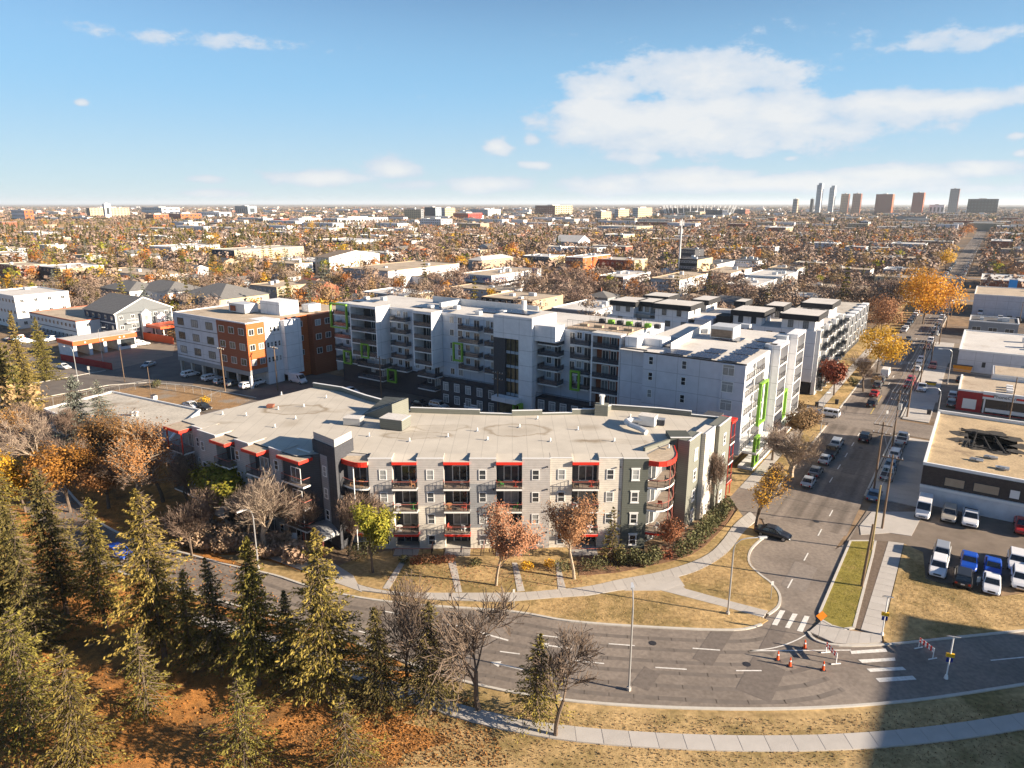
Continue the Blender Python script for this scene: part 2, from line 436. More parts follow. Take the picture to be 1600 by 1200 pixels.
# palette
M = dict(
    white=mat('white_siding', (0.68, 0.68, 0.68), kind='siding', k2=0.3, var=0.05),
    whitep=mat('white_panel', (0.70, 0.70, 0.71), kind='panel', k2=3.1, var=0.09, scale=.6),
    lav=mat('pale_grey_panel', (0.54, 0.55, 0.60), kind='panel', k2=3.1, var=0.09, scale=.6),
    blue_grey=mat('blue_grey_panel', (0.46, 0.51, 0.58), kind='panel', k2=3.1, var=0.09, scale=.6),
    taupe=mat('taupe_siding', (0.41, 0.39, 0.375), kind='siding', k2=0.3, var=0.10),
    cream=mat('cream_siding', (0.61, 0.57, 0.50), kind='siding', k2=0.3, var=0.10),
    greyg=mat('slate_green_siding', (0.105, 0.115, 0.10), kind='siding', k2=0.3, var=0.06),
    greyg2=mat('pale_green_grey_siding', (0.165, 0.17, 0.145), kind='siding', k2=0.3, var=0.06),
    char=mat('charcoal_brick', (0.045, 0.047, 0.055), kind='brick', k2=2.0, var=0.1),
    chars=mat('charcoal_siding', (0.065, 0.067, 0.075), kind='siding', k2=0.3, var=0.1),
    black=mat('black_panel', (0.022, 0.023, 0.026), var=0.1),
    red=mat('red_fascia', (0.62, 0.035, 0.02), rough=0.5, var=0.06),
    orange=mat('rust_orange_panel', (0.46, 0.12, 0.035), kind='siding', k2=0.45, var=0.08),
    brown=mat('brown_panel', (0.27, 0.085, 0.04), kind='siding', k2=0.45, var=0.08),
    brick=mat('red_brown_brick', (0.24, 0.085, 0.05), kind='brick', k2=2.0, var=0.12),
    bluegs=mat('slate_blue_siding', (0.15, 0.165, 0.175), kind='siding', k2=0.3, var=0.06),
    tanw=mat('tan_stucco', (0.38, 0.29, 0.20), var=0.1),
    pink=mat('rosy_stucco', (0.42, 0.31, 0.26), var=0.1),
    yel=mat('pale_yellow_stucco', (0.46, 0.38, 0.25), var=0.1),
    navy=mat('navy_metal', (0.04, 0.055, 0.09), kind='ribs', k2=0.6, var=0.08),
    greyw=mat('mid_grey_siding', (0.26, 0.27, 0.285), kind='siding', k2=0.3, var=0.08),
    bluew=mat('pale_blue_and_shaded_white', (0.33, 0.40, 0.46), kind='siding', k2=0.3, var=0.06),  # real pale blue, and the painted shade on fronts of white buildings
    whiteb=mat('painted_white_block', (0.62, 0.62, 0.64), var=0.10, scale=0.8),
    trim=mat('white_trim', (0.74, 0.74, 0.73), rough=0.5, var=0.02),
    dtrim=mat('dark_trim', (0.03, 0.03, 0.035), rough=0.5, var=0.05),
    green=mat('lime_green_frame', (0.17, 0.37, 0.035), rough=0.5, var=0.04),
    roofg=mat('grey_roof_membrane', (0.48, 0.44, 0.375), rough=0.9, var=0.16, scale=0.25, kind='mix2', k2=((0.30, 0.245, 0.185), 0.12, 0.50, 0.72)),
    rooft=mat('tan_gravel_roof', (0.44, 0.355, 0.26), rough=0.95, var=0.16, scale=0.3, kind='mix2', k2=((0.27, 0.20, 0.14), 0.15, 0.52, 0.72)),
    roofw=mat('pale_roof_membrane', (0.58, 0.55, 0.51), rough=0.9, var=0.1, scale=0.3, kind='mix2', k2=((0.42, 0.38, 0.33), 0.15, 0.50, 0.74)),
    roofd=mat('dark_roof', (0.10, 0.10, 0.105), rough=0.9, var=0.18, scale=0.4),
    shing=mat('grey_shingle', (0.17, 0.165, 0.16), rough=0.95, var=0.2, scale=2.0, kind='siding', k2=0.35),
    shingb=mat('brown_shingle', (0.21, 0.16, 0.12), rough=0.95, var=0.2, scale=2.0, kind='siding', k2=0.35),
    conc=mat('sidewalk_concrete', (0.43, 0.40, 0.365), rough=0.9, var=0.08, scale=0.6, bump=0.1),
    kerb=mat('kerb_concrete', (0.50, 0.47, 0.42), rough=0.9, var=0.08),
    asph=mat('asphalt', (0.20, 0.168, 0.142), rough=0.92, var=0.16, scale=0.25, kind='mix2', k2=((0.255, 0.215, 0.18), 0.09, 0.42, 0.64), spec=0.2),
    asphd=mat('dark_asphalt', (0.15, 0.13, 0.115), rough=0.92, var=0.2, scale=0.3, spec=0.2),
    paint=mat('road_paint', (0.66, 0.64, 0.60), rough=0.8, var=0.2, scale=3),
    grass=mat('dry_lawn', (0.43, 0.30, 0.145), rough=1.0, var=0.26, scale=0.22, kind='mix2', k2=((0.25, 0.185, 0.08), 0.13, 0.44, 0.62), bump=0.25, bscale=8, spec=0.05),
    grassg=mat('olive_lawn', (0.24, 0.20, 0.05), rough=1.0, var=0.25, scale=0.8, kind='mix2', k2=((0.30, 0.22, 0.08), 0.4, 0.5, 0.7), bump=0.25, bscale=8, spec=0.05),
    gravel=mat('brown_gravel', (0.17, 0.13, 0.10), rough=1.0, var=0.25, scale=3, bump=0.3, bscale=30, spec=0.05),
    dirt=mat('mulch_bed', (0.20, 0.12, 0.075), rough=1.0, var=0.3, scale=2, bump=0.3, bscale=20, spec=0.05),
    litter=mat('leaf_litter_lawn', (0.44, 0.20, 0.06), rough=1.0, var=0.35, scale=1.2, kind='mix2', k2=((0.17, 0.10, 0.045), 0.25, 0.42, 0.66), bump=0.4, bscale=9, spec=0.05),
    wood=mat('weathered_pole_wood', (0.17, 0.115, 0.075), rough=0.9, var=0.2),
    woody=mat('pale_pole_wood', (0.30, 0.23, 0.10), rough=0.9, var=0.2),
    metal=mat('galvanised_metal', (0.45, 0.46, 0.47), rough=0.45, metal=0.6, var=0.05),
    metalw=mat('light_duct_metal', (0.55, 0.56, 0.57), rough=0.5, metal=0.2, var=0.08),
    deck=mat('roof_deck_boards', (0.50, 0.38, 0.27), rough=0.8, var=0.1, kind='ribs', k2=0.5),
    solar=mat('solar_panel', (0.028, 0.034, 0.06), rough=0.25, spec=0.5, var=0.2),
    glass=mat('window_glass', (0.045, 0.052, 0.06), rough=0.12, spec=0.8, var=0.45, scale=1.3, objvar=0.6),
    glassl=mat('curtained_window_glass', (0.26, 0.27, 0.27), rough=0.2, spec=0.7, var=0.25, scale=2.0, objvar=0.3),
    tglass=mat('stair_glass', (0.10, 0.085, 0.05), rough=0.1, spec=0.8, var=0.7, scale=0.6),
    tyre=mat('tyre_rubber', (0.02, 0.02, 0.02), rough=0.8, var=0.0),
    rim=mat('wheel_rim', (0.4, 0.4, 0.42), rough=0.35, metal=0.7, var=0.0),
    cglass=mat('car_glass', (0.02, 0.025, 0.03), rough=0.06, spec=0.9, var=0.0),
    headl=mat('headlight_lens', (0.75, 0.76, 0.78), rough=0.1, spec=0.8, var=0.0),
    taill=mat('tail_light_lens', (0.35, 0.01, 0.01), rough=0.2, spec=0.6, var=0.0),
    bark=mat('bark', (0.135, 0.10, 0.075), rough=0.95, var=0.25, scale=4),
    barkl=mat('pale_bark', (0.34, 0.27, 0.20), rough=0.95, var=0.25, scale=4),
    twig=mat('twig_bark', (0.21, 0.145, 0.105), rough=0.95, var=0.2, scale=2, objvar=0.25),
)
def stained_roof():
    m = mat('stained_roof_membrane', (0.50, 0.455, 0.385), rough=0.9, var=0.10, scale=0.25)
    nt = m.node_tree; L = nt.links.new; b = nt.nodes['Principled BSDF']
    src = b.inputs['Base Color'].links[0].from_socket
    tc = nt.nodes.new('ShaderNodeTexCoord'); nz = nt.nodes.new('ShaderNodeTexNoise'); nz.inputs['Scale'].default_value = .5; nz.inputs['Detail'].default_value = 5
    L(tc.outputs['Object'], nz.inputs['Vector'])
    off = nt.nodes.new('ShaderNodeVectorMath'); off.operation = 'MULTIPLY_ADD'; L(nz.outputs['Color'], off.inputs[0]); off.inputs[1].default_value = (2.6, 2.6, 0); off.inputs[2].default_value = (-1.3, -1.3, 0)
    wp = nt.nodes.new('ShaderNodeVectorMath'); L(tc.outputs['Object'], wp.inputs[0]); L(off.outputs[0], wp.inputs[1])
    sp = nt.nodes.new('ShaderNodeSeparateXYZ'); L(wp.outputs[0], sp.inputs[0])
    def mm(op, a, b_=None, cl=False):
        n = nt.nodes.new('ShaderNodeMath'); n.operation = op; n.use_clamp = cl
        for i, v in enumerate((a, b_)):
            if v is None: continue
            if isinstance(v, (int, float)): n.inputs[i].default_value = v
            else: L(v, n.inputs[i])
        return n.outputs[0]
    tot = None
    for (px_, py_, rx, ry, wgt, ring) in ((462, 640, 5.2, 2.6, .6, 1), (505, 643, 3.5, .9, .5, 0), (650, 680, 5, 1.6, .45, 1), (690, 668, 4, 1.4, .35, 1), (808, 672, 4.8, 2.6, .5, 1), (922, 689, 2.7, .8, .85, 0), (918, 668, 3, 1.2, .4, 0), (455, 662, 1.5, 2.5, .35, 0), (980, 690, 2.5, 1.0, .3, 1), (560, 640, 4, 1, .3, 0), (350, 660, 2.5, .7, .4, 0)):
        g = G(px_, py_, 12.5); x, y = g.x, g.y - 81.6
        dx = mm('MULTIPLY', mm('SUBTRACT', sp.outputs[0], x), 1 / rx); dy = mm('MULTIPLY', mm('SUBTRACT', sp.outputs[1], y), 1 / ry)
        d = mm('SQRT', mm('ADD', mm('MULTIPLY', dx, dx), mm('MULTIPLY', dy, dy)))
        base = mm('MULTIPLY', mm('SUBTRACT', 1.25, d, True), wgt * (.55 if ring else 1.0), True)
        if ring:
            edge = mm('SUBTRACT', 1, mm('MULTIPLY', mm('ABSOLUTE', mm('SUBTRACT', d, .95)), 6), True)
            base = mm('MAXIMUM', base, mm('MULTIPLY', edge, wgt * 1.35))
        tot = base if tot is None else mm('MAXIMUM', tot, base)
    mx = nt.nodes.new('ShaderNodeMix'); mx.data_type = 'RGBA'; L(tot, mx.inputs['Factor']); L(src, mx.inputs['A']); mx.inputs['B'].default_value = (.22, .165, .10, 1)
    so_ = nt.nodes.new('ShaderNodeSeparateXYZ'); L(tc.outputs['Object'], so_.inputs[0])
    fr = mm('LESS_THAN', mm('FRACT', mm('MULTIPLY', so_.outputs[0], .5)), .035)
    sc_ = nt.nodes.new('ShaderNodeVectorMath'); sc_.operation = 'SCALE'; L(mx.outputs['Result'], sc_.inputs[0]); L(mm('SUBTRACT', 1, mm('MULTIPLY', fr, .24)), sc_.inputs['Scale'])
    L(sc_.outputs[0], b.inputs['Base Color'])
    return m
M['roofn'] = stained_roof()
M['pale'] = mat('pale_grey_render', (0.45, 0.43, 0.40), var=0.06)

def streak(m):
    nt = m.node_tree; L = nt.links.new; b = nt.nodes['Principled BSDF']; src = b.inputs['Base Color'].links[0].from_socket
    tc = nt.nodes.new('ShaderNodeTexCoord'); vr = nt.nodes.new('ShaderNodeVectorRotate'); vr.rotation_type = 'Z_AXIS'; vr.inputs['Angle'].default_value = PHI
    L(tc.outputs['Object'], vr.inputs['Vector'])
    mp = nt.nodes.new('ShaderNodeVectorMath'); mp.operation = 'MULTIPLY'; L(vr.outputs[0], mp.inputs[0]); mp.inputs[1].default_value = (.75, .018, 1)
    n = nt.nodes.new('ShaderNodeTexNoise'); n.inputs['Scale'].default_value = 1.0; n.inputs['Detail'].default_value = 5; L(mp.outputs[0], n.inputs['Vector'])
    mr = nt.nodes.new('ShaderNodeMapRange'); L(n.outputs['Fac'], mr.inputs['Value']); mr.inputs['From Min'].default_value = .35; mr.inputs['From Max'].default_value = .65; mr.inputs['To Min'].default_value = .72; mr.inputs['To Max'].default_value = 1.18
    sc_ = nt.nodes.new('ShaderNodeVectorMath'); sc_.operation = 'SCALE'; L(src, sc_.inputs[0]); L(mr.outputs[0], sc_.inputs['Scale']); L(sc_.outputs[0], b.inputs['Base Color'])
M['asphs'] = mat('street_asphalt', (0.185, 0.155, 0.13), rough=0.92, var=0.14, scale=0.25, kind='mix2', k2=((0.24, 0.20, 0.168), 0.09, 0.42, 0.64), spec=0.2)
streak(M['asphs'])
M['floor'] = mat('balcony_floor', (0.30, 0.24, 0.19), var=0.15)

_rg = mat('tinted_rail_panel', (0.05, 0.065, 0.085), rough=.15, spec=.6, var=.1); _rg.node_tree.nodes['Principled BSDF'].inputs['Alpha'].default_value = .62
M['railglass'] = _rg
# ------------------------------------------------------------------ ground, streets, pavements
def sheet(name, pts, z, m, kind='structure', **k):
    b = MB(); b.poly([(p[0], p[1], z) for p in fixccw(pts)]); return b.build(name, m, kind=kind, **k)
def fixccw(pts):
    n = len(pts)
    ar = sum(pts[k][0] * pts[(k + 1) % n][1] - pts[(k + 1) % n][0] * pts[k][1] for k in range(n))
    return pts if ar > 0 else list(reversed(pts))
def gp(lst):
    return [G(x, y) for x, y in lst]

b = MB(); b.poly([(-45000, -3000, -.06), (45000, -3000, -.06), (45000, 60000, -.06), (-45000, 60000, -.06)])
b.build('ground', mat('town_ground', (0.25, 0.175, 0.11), rough=1, var=0.3, scale=0.05, kind='mix2',
        k2=((0.15, 0.125, 0.105), 0.02, 0.44, 0.60), spec=0.05, coord='Object'), kind='structure')
# park floor under the spruces, covered by fallen leaves
b = MB(); b.poly([(-260, -40, -.012), *[(-9 + 2.6 * math.sin(y * .55) + 1.5 * math.sin(y * 1.7 + 1) + .7 * math.sin(y * 4.1), y, -.012) for y in [-40 + .7 * k for k in range(139)]], (-24, 76, -.012), (-44, 92, -.012), (-60, 112, -.012), (-110, 130, -.012), (-260, 60, -.012)])
b.build('park_lawn', M['litter'], kind='structure')

# the curving road
up = [(100, 760), (150, 812), (210, 843), (300, 868), (360, 884), (428, 899), (481, 916), (560, 934), (660, 946), (800, 956), (890, 971), (1010, 980), (1145, 985), (1190, 976)]
upw = smooth(gp(up), 4)
lo = [(30, 790), (90, 842), (150, 880), (250, 915), (360, 944), (472, 976), (520, 992), (620, 1030), (720, 1064), (860, 1092), (1040, 1106), (1240, 1108), (1420, 1096), (1600, 1070), (1760, 1045)]
low = smooth(gp(lo), 4)
right_up = gp([(1760, 972), (1600, 986), (1500, 996), (1380, 1008), (1310, 1009), (1275, 1001), (1263, 988)])
left_kerb = [(1200, 961), (1216, 948), (1218, 930), (1205, 912), (1187, 898), (1171, 881), (1172, 862), (1186, 846), (1202, 836)]
lk = smooth(gp(left_kerb), 4)
# streets of the grid: main street between e = -22.5 and -10.5
ER, EL = -10.6, -22.6
road = upw + lk + [SE(97, EL), SE(100, ER), SE(91, ER - .6)] + [G(1329, 845)] + gp([(1281, 958), (1272, 972)]) + list(reversed(right_up)) + list(reversed(low))
b = MB(); b.poly([(p.x, p.y, 0) for p in fixccw(road)])
b.build('curved_road', M['asph'], kind='structure')
b = MB(); b.poly([SE(96, EL, .004), SE(96, ER, .004), SE(3500, ER, .004), SE(3500, EL, .004)])
b.build('main_street', M['asphs'], kind='structure')
# lower left park edge of the road and the lane south of it
for nm, s0, s1, e0, e1, m in (('cross_street', 148.5, 158.5, -400, 600, 'asph'), ('cross_street', 262, 271, -500, 600, 'asph'),
                              ('cross_street', 380, 389, -700, 700, 'asph'), ('cross_street', 500, 509, -900, 800, 'asph'),
                              ('cross_street', 640, 649, -1200, 900, 'asph'), ('cross_street', 800, 809, -1400, 1000, 'asph')):
    b = MB(); b.poly([SE(s0, e0, .008), SE(s0, e1, .008), SE(s1, e1, .008), SE(s1, e0, .008)]); b.build(nm, M[m], kind='structure')
for e0 in (-130, -238, -346, -454, -562, 92, 200):
    b = MB(); b.poly([SE(262, e0, .012), SE(262, e0 + 9, .012), SE(1500, e0 + 9, .012), SE(1500, e0, .012)]); b.build('side_street', M['asph'], kind='structure')
# lane and yard between the front building and the grey apartments
b = MB(); b.poly([SE(79, -150, .0), SE(79, -92, .0), SE(104, -44, 0), SE(118, -44, 0), SE(118, -150, 0)]); b.build('back_lane', M['asphd'], kind='structure')

def kerb_line(pts, name='kerb', w=0.28, h=0.13, z=0.0):
    b = MB()
    for a, c in zip(pts[:-1], pts[1:]):
        d = (c - a); d.z = 0
        if d.length < .05: continue
        n = Vector((-d.y, d.x, 0)).normalized() * w / 2
        q = [a - n, c - n, c + n, a + n]
        b.prism([(p.x, p.y) for p in q], z, z + h)
    return b.build(name, M['kerb'], kind='structure')
kerb_line(upw); kerb_line(lk); kerb_line(low[8:])
kerb_line(smooth(right_up, 3)); kerb_line([SE(s, EL) for s in (108, 146)]); kerb_line([SE(s, ER) for s in (112, 146)])
for a, c in ((161, 260), (273, 378), (391, 498)):
    kerb_line([SE(a, EL), SE(c, EL)]); kerb_line([SE(a, ER), SE(c, ER)])
kerb_line([SE(148.3, -64), SE(148.3, -27), ]); kerb_line([SE(158.7, -64), SE(158.7, -27)])

def slab(name, pts, m, z=0.11, kerb=False, z0=-.02, kind='structure', **k):
    b = MB(); b.prism([(p[0], p[1]) for p in pts], z0, z, bottom=False)
    o = b.build(name, m, kind=kind, **k)
    if kerb: kerb_line([Vector((p[0], p[1], 0)) for p in pts] + [Vector((pts[0][0], pts[0][1], 0))], h=z + .03)
    return o
# lawns cut by the pavements
isA = smooth(gp([(1052, 905), (1085, 895), (1115, 880), (1139, 862), (1155, 841), (1167, 826), (1180, 822), (1196, 832)]), 3) + list(reversed(lk)) + gp([(1190, 957), (1139, 941), (1070, 922)])
slab('dry_grass_island', isA, M['grass'], z=.10)
isB = upw[36:] + gp([(1200, 970), (1187, 965), (1130, 949), (1061, 931), (1040, 921), (1019, 922), (995, 921), (968, 924), (920, 932), (860, 936), (800, 941)])
slab('dry_grass_strip', isB, M['grass'], z=.10)
slab('front_lawn', smooth(gp([(540, 880), (600, 862), (700, 858), (820, 856), (980, 856), (1060, 862), (1120, 836), (1150, 800), (1168, 780), (1162, 808), (1145, 823), (1130, 844), (1109, 865), (1079, 880), (1040, 892), (1010, 899), (965, 907), (920, 917), (860, 923), (800, 926), (655, 927), (595, 922), (559, 913), (500, 898)]), 2), M['grass'], z=.06)
slab('kerbside_lawn', upw[20:37] + gp([(800, 942), (670, 938), (610, 930), (562, 924), (500, 903), (430, 880), (380, 868), (340, 868)]), M['grass'], z=.05)
slab('mulch_bed', smooth(gp([(905, 900), (960, 896), (1020, 884), (1080, 868), (1118, 838), (1146, 800), (1136, 790), (1100, 826), (1050, 858), (980, 864), (900, 866)]), 2), M['dirt'], z=.10)
slab('green_verge', gp([(1329, 846), (1368, 846), (1363, 870), (1334, 982), (1318, 984), (1300, 979), (1284, 970), (1281, 958)]), M['grassg'], z=.12, kerb=True)
slab('gravel_strip', gp([(1368, 846), (1388, 847), (1346, 985), (1334, 982)]), M['gravel'], z=.10)
slab('corner_lawn', gp([(1413, 851), (1442, 864), (1446, 905), (1490, 920), (1560, 934), (1640, 922), (1780, 915), (1780, 968), (1600, 984), (1500, 994), (1382, 1005), (1379, 992)]), M['grass'], z=.10)

def paving(name, left, right, n, m='conc', z=.12, part='paving_slab', label=None):
    """a pavement of separate concrete slabs with open joints; left / right are its two edges"""
    root = obj(name, None, None, kind='structure')
    def at(P, t):
        ds = [0.0]
        for a, c in zip(P[:-1], P[1:]): ds.append(ds[-1] + (c - a).length)
        x = t * ds[-1]
        for k in range(len(P) - 1):
            if ds[k + 1] >= x - 1e-6:
                u = (x - ds[k]) / max(1e-6, ds[k + 1] - ds[k]); return P[k].lerp(P[k + 1], u)
        return P[-1]
    rows = [(at(left, k / n), at(right, k / n)) for k in range(n + 1)]
    base = MB(); base.prism([(p.x, p.y) for p in [r[0] for r in rows] + [r[1] for r in reversed(rows)]], -.02, z - .02, bottom=False)
    base.build('bedding', M['conc'], root)
    for k in range(n):
        a, b_ = rows[k]; d, c = rows[k + 1]
        ctr = (a + b_ + c + d) / 4
        q = [ctr + (p - ctr) * (1 - .004) for p in (a, b_, c, d)]
        q = [q[0].lerp(q[3], .009), q[1].lerp(q[2], .009), q[2].lerp(q[1], .009), q[3].lerp(q[0], .009)]
        mb = MB(); mb.prism([(p.x - ctr.x, p.y - ctr.y) for p in q], -.02, z + rng.uniform(-.006, .006), bottom=False)
        mb.build(part, M[m] if rng.random() < .8 else CONC2, root, (ctr.x, ctr.y, 0))
    return root
CONC2 = mat('newer_concrete', (0.455, 0.425, 0.39), rough=0.9, var=0.06, scale=0.6)
mainU = smooth(gp([(559, 914), (595, 923), (655, 927), (800, 927), (860, 923), (920, 917), (965, 907), (1010, 899), (1040, 892), (1079, 880), (1109, 865), (1130, 844), (1145, 823), (1160, 809), (1172, 800)]), 4)
mainL = smooth(gp([(562, 923), (610, 929), (670, 937), (800, 940), (860, 935), (920, 931), (968, 923), (995, 920), (1052, 904), (1085, 895), (1115, 880), (1139, 862), (1155, 841), (1168, 826), (1184, 812)]), 4)
paving('front_pavement', mainU, mainL, 46)
paving('crossing_path', gp([(1056, 908), (1070, 921), (1139, 940), (1200, 956)]), gp([(1022, 921), (1061, 931), (1130, 949), (1192, 966)]), 11, z=.125)
paving('verge_pavement', gp([(1388, 847), (1345, 985)]), gp([(1412, 850), (1377, 993)]), 15)
paving('corner_pad', gp([(1284, 971), (1316, 985), (1377, 993)]), gp([(1264, 988), (1308, 1008), (1378, 1005)]), 6, z=.125)
paving('main_street_pavement', [SE(104, -27.6), SE(147, -27.6)], [SE(104, -25.8), SE(147, -25.8)], 22)
paving('main_street_pavement', [SE(160, -27.6), SE(261, -27.6)], [SE(160, -25.8), SE(261, -25.8)], 40)
slab('verge_lawn', [SE(108, -25.7), SE(108, -22.8), SE(146, -22.8), SE(146, -25.7)], M['grass'])
slab('verge_lawn', [SE(160, -25.7), SE(160, -22.8), SE(261, -22.8), SE(261, -25.7)], M['grass'])
slab('verge_lawn', [SE(273, -31), SE(273, -22.8), SE(378, -22.8), SE(378, -31)], M['grass'])
slab('apartment_lawn', [SE(100, -31.5), SE(100, -27.7), SE(147, -27.7), SE(147, -31.5)], M['grass'], z=.08)
slab('apartment_lawn', [SE(160, -36), SE(160, -27.7), SE(261, -27.7), SE(261, -36)], M['grass'], z=.08)
# east side pavement: broad concrete, shaded by the burnt shop
paving('east_pavement', [SE(112, ER + .3), SE(147, ER + .3)], [SE(112, -3.4), SE(147, -3.4)], 18, z=.12)
paving('east_pavement', [SE(160, ER + .3), SE(261, ER + .3)], [SE(160, -5.4), SE(261, -5.4)], 46, z=.12)
slab('corner_apron', gp([(1343, 822), (1362, 800), (1390, 800), (1444, 800), (1424, 838), (1390, 833), (1345, 836)]), M['conc'], z=.06)
sheet('side_lane', gp([(1140, 778), (1158, 738), (1232, 770), (1212, 800), (1196, 812), (1160, 806)]), .07, M['asph'])
sheet('dry_lawn', [*low[19:], Vector((120, 20, 0)), Vector((-22, 20, 0))], -.02, M['grass'])
sheet('street_mouth', gp([(1296, 885), (1400, 730), (1462, 738), (1462, 800), (1425, 852), (1330, 862)]), .002, M['asph'])
slab('path_apron', gp([(975, 924), (1000, 913), (1058, 899), (1070, 917), (1030, 924)]), M['conc'], z=.118)
sheet('car_park', gp([(1320, 858), (1340, 822), (1444, 785), (1760, 790), (1760, 930), (1446, 908), (1442, 864), (1412, 851)]), .004, M['asph'] if False else mat('car_park_asphalt', (0.19, 0.155, 0.125), rough=.95, var=.2, scale=.4, spec=.1))
sheet('shop_yard', [SE(142, -3), SE(142, 80), SE(172, 80), SE(172, -3)], .012, mat('yard_asphalt', (0.17, 0.14, 0.12), rough=.95, var=.2, scale=.4, spec=.1))
sheet('warehouse_yard', [SE(172, -9), SE(172, 80), SE(262, 80), SE(262, -9)], -.01, mat('yard_concrete', (0.24, 0.20, 0.16), rough=.95, var=.2, scale=.4, spec=.1))
for (s0, s1) in ((178, 186), (226, 236)):
    sheet('driveway', [SE(s0, ER), SE(s0, -5), SE(s1, -5), SE(s1, ER)], .14, M['conc'])
# paths crossing the front lawn
for a in ([(700, 878), (712, 878), (722, 926), (712, 926)], [(632, 868), (640, 868), (608, 922), (598, 920)], [(800, 880), (808, 880), (820, 924), (808, 925)], [(868, 880), (874, 880), (884, 920), (872, 922)]):
    slab('lawn_path', gp(a), M['conc'], z=.09)
slab('entrance_drive', gp([(425, 858), (470, 862), (520, 880), (552, 900), (566, 926), (500, 902), (420, 872)]), M['conc'], z=.09)
# left: the diagonal avenue, side road and forecourt
sheet('avenue', gp([(-160, 640), (0, 607), (60, 598), (165, 579), (250, 556), (285, 545), (345, 505), (400, 505), (330, 560), (300, 603), (230, 598), (170, 602), (0, 634), (-200, 680)]), .016, M['asphd'])
sheet('forecourt', gp([(92, 548), (180, 540), (275, 532), (270, 556), (176, 578), (96, 562)]), .02, mat('forecourt_concrete', (0.25, 0.20, 0.15), rough=.95, var=.15, scale=.4))
sheet('side_road', gp([(30, 556), (96, 562), (170, 577), (60, 598), (-60, 600)]), .012, M['asph'])
sheet('fenced_lot', gp([(168, 612), (235, 600), (300, 606), (400, 622), (360, 640), (318, 640), (180, 622)]), .02, mat('lot_dirt', (0.28, 0.17, 0.08), rough=1, var=.3, scale=.5, kind='mix2', k2=((0.25, 0.21, 0.17), .15, .5, .65)))
slab('avenue_verge', gp([(-40, 622), (0, 608), (40, 600), (70, 588), (40, 578), (-60, 580)]), M['grass'], z=.05)
kerb_line(gp([(-160, 640), (0, 607), (60, 598), (165, 579)]))
kerb_line(gp([(-200, 680), (0, 634), (170, 602), (230, 598), (300, 603), (400, 622)]))
# far dry field
sheet('dry_field', gp([(-300, 350), (120, 349), (235, 350), (240, 355), (120, 357), (-300, 357)]), .05, mat('stubble_field', (0.44, 0.27, 0.11), rough=1, var=.12, scale=.01))
sheet('dry_field', [SE(560, 2), SE(560, 70), SE(440, 70), SE(440, 2)], .03, mat('stubble_field', (0.42, 0.27, 0.12), rough=1, var=.12, scale=.01))
# patched and worn asphalt, painted marks
def paint_quads(name, quads, z=.02, m='paint'):
    b = MB()
    for q in quads: b.poly([(p[0], p[1], z) for p in fixccw(q)])
    return b.build(name, M[m], kind='structure')
cw = [[(1218.6, 953.5), (1227, 954.4), (1214.4, 977.5), (1206, 976)], [(1238.4, 958.6), (1246.5, 959.5), (1233.6, 982), (1226.4, 980.5)], [(1257, 962), (1265, 963.4), (1254, 988), (1245, 985.6)],
      [(1328.4, 1017.4), (1383.6, 1013.5), (1386.6, 1018.6), (1330.5, 1022)], [(1341, 1031), (1398, 1027.6), (1399.5, 1032.4), (1347, 1036)], [(1354, 1045), (1410, 1042), (1416, 1047), (1360, 1050)], [(1368, 1060), (1426, 1056), (1432, 1062), (1374, 1066)]]
def dash(p0, p1, w=.14):
    p0 = Vector(p0); p1 = Vector(p1); d = (p1 - p0).normalized(); n = Vector((-d.y, d.x, 0)) * w / 2
    return [p0 - n, p1 - n, p1 + n, p0 + n]
for q in cw: paint_quads('crosswalk_bar', [gp(q)])
def dash(p0, p1, w=.14):
    p0 = Vector(p0); p1 = Vector(p1); d = (p1 - p0).normalized(); n = Vector((-d.y, d.x, 0)) * w / 2
    return [p0 - n, p1 - n, p1 + n, p0 + n]
for a, c in (((951, 1006), (992, 1009)), ((1082, 1013), (1125, 1016)), ((896, 1032), (944, 1037)), ((1024, 1043), (1073, 1046)), ((698, 976), (736, 980)), ((781, 1018), (812, 1022)),
             ((840, 992), (872, 996)), ((1172, 1017), (1330, 1016)), ((1150, 1048), (1190, 1048)), ((1548, 1032), (1600, 1027)), ((600, 955), (632, 961)), ((560, 986), (590, 994))):
    paint_quads('lane_dash', [dash(G(*a), G(*c), .16)])
for c in ((1298.5, 802), (1281, 832), (1259.5, 870), (1234.5, 912)):
    g = G(*c); paint_quads('lane_dash', [dash(g - S * 1.2, g + S * 1.2, .16)])
for s in (116, 123, 130, 137, 144):
    paint_quads('lane_dash', [dash(SE(s - 1.3, -16.2), SE(s + 1.3, -16.2), .15)])
curve = smooth(gp([(1259, 992), (1245, 1000), (1222, 1009), (1200, 1014), (1172, 1017)]), 3)
paint_quads('turn_line', [dash(a, c, .14) for a, c in zip(curve[:-1], curve[1:])])
sheet('stop_line_yellow', [SE(160, -16.4), SE(160, -16.2), SE(178, -16.2), SE(178, -16.4)], .02, mat('yellow_paint', (.5, .38, .12), var=.2))
for s in range(190, 600, 9):
    if s % 27 < 20: paint_quads('lane_dash', [dash(SE(s, -16.3), SE(s + 3, -16.3), .15)])
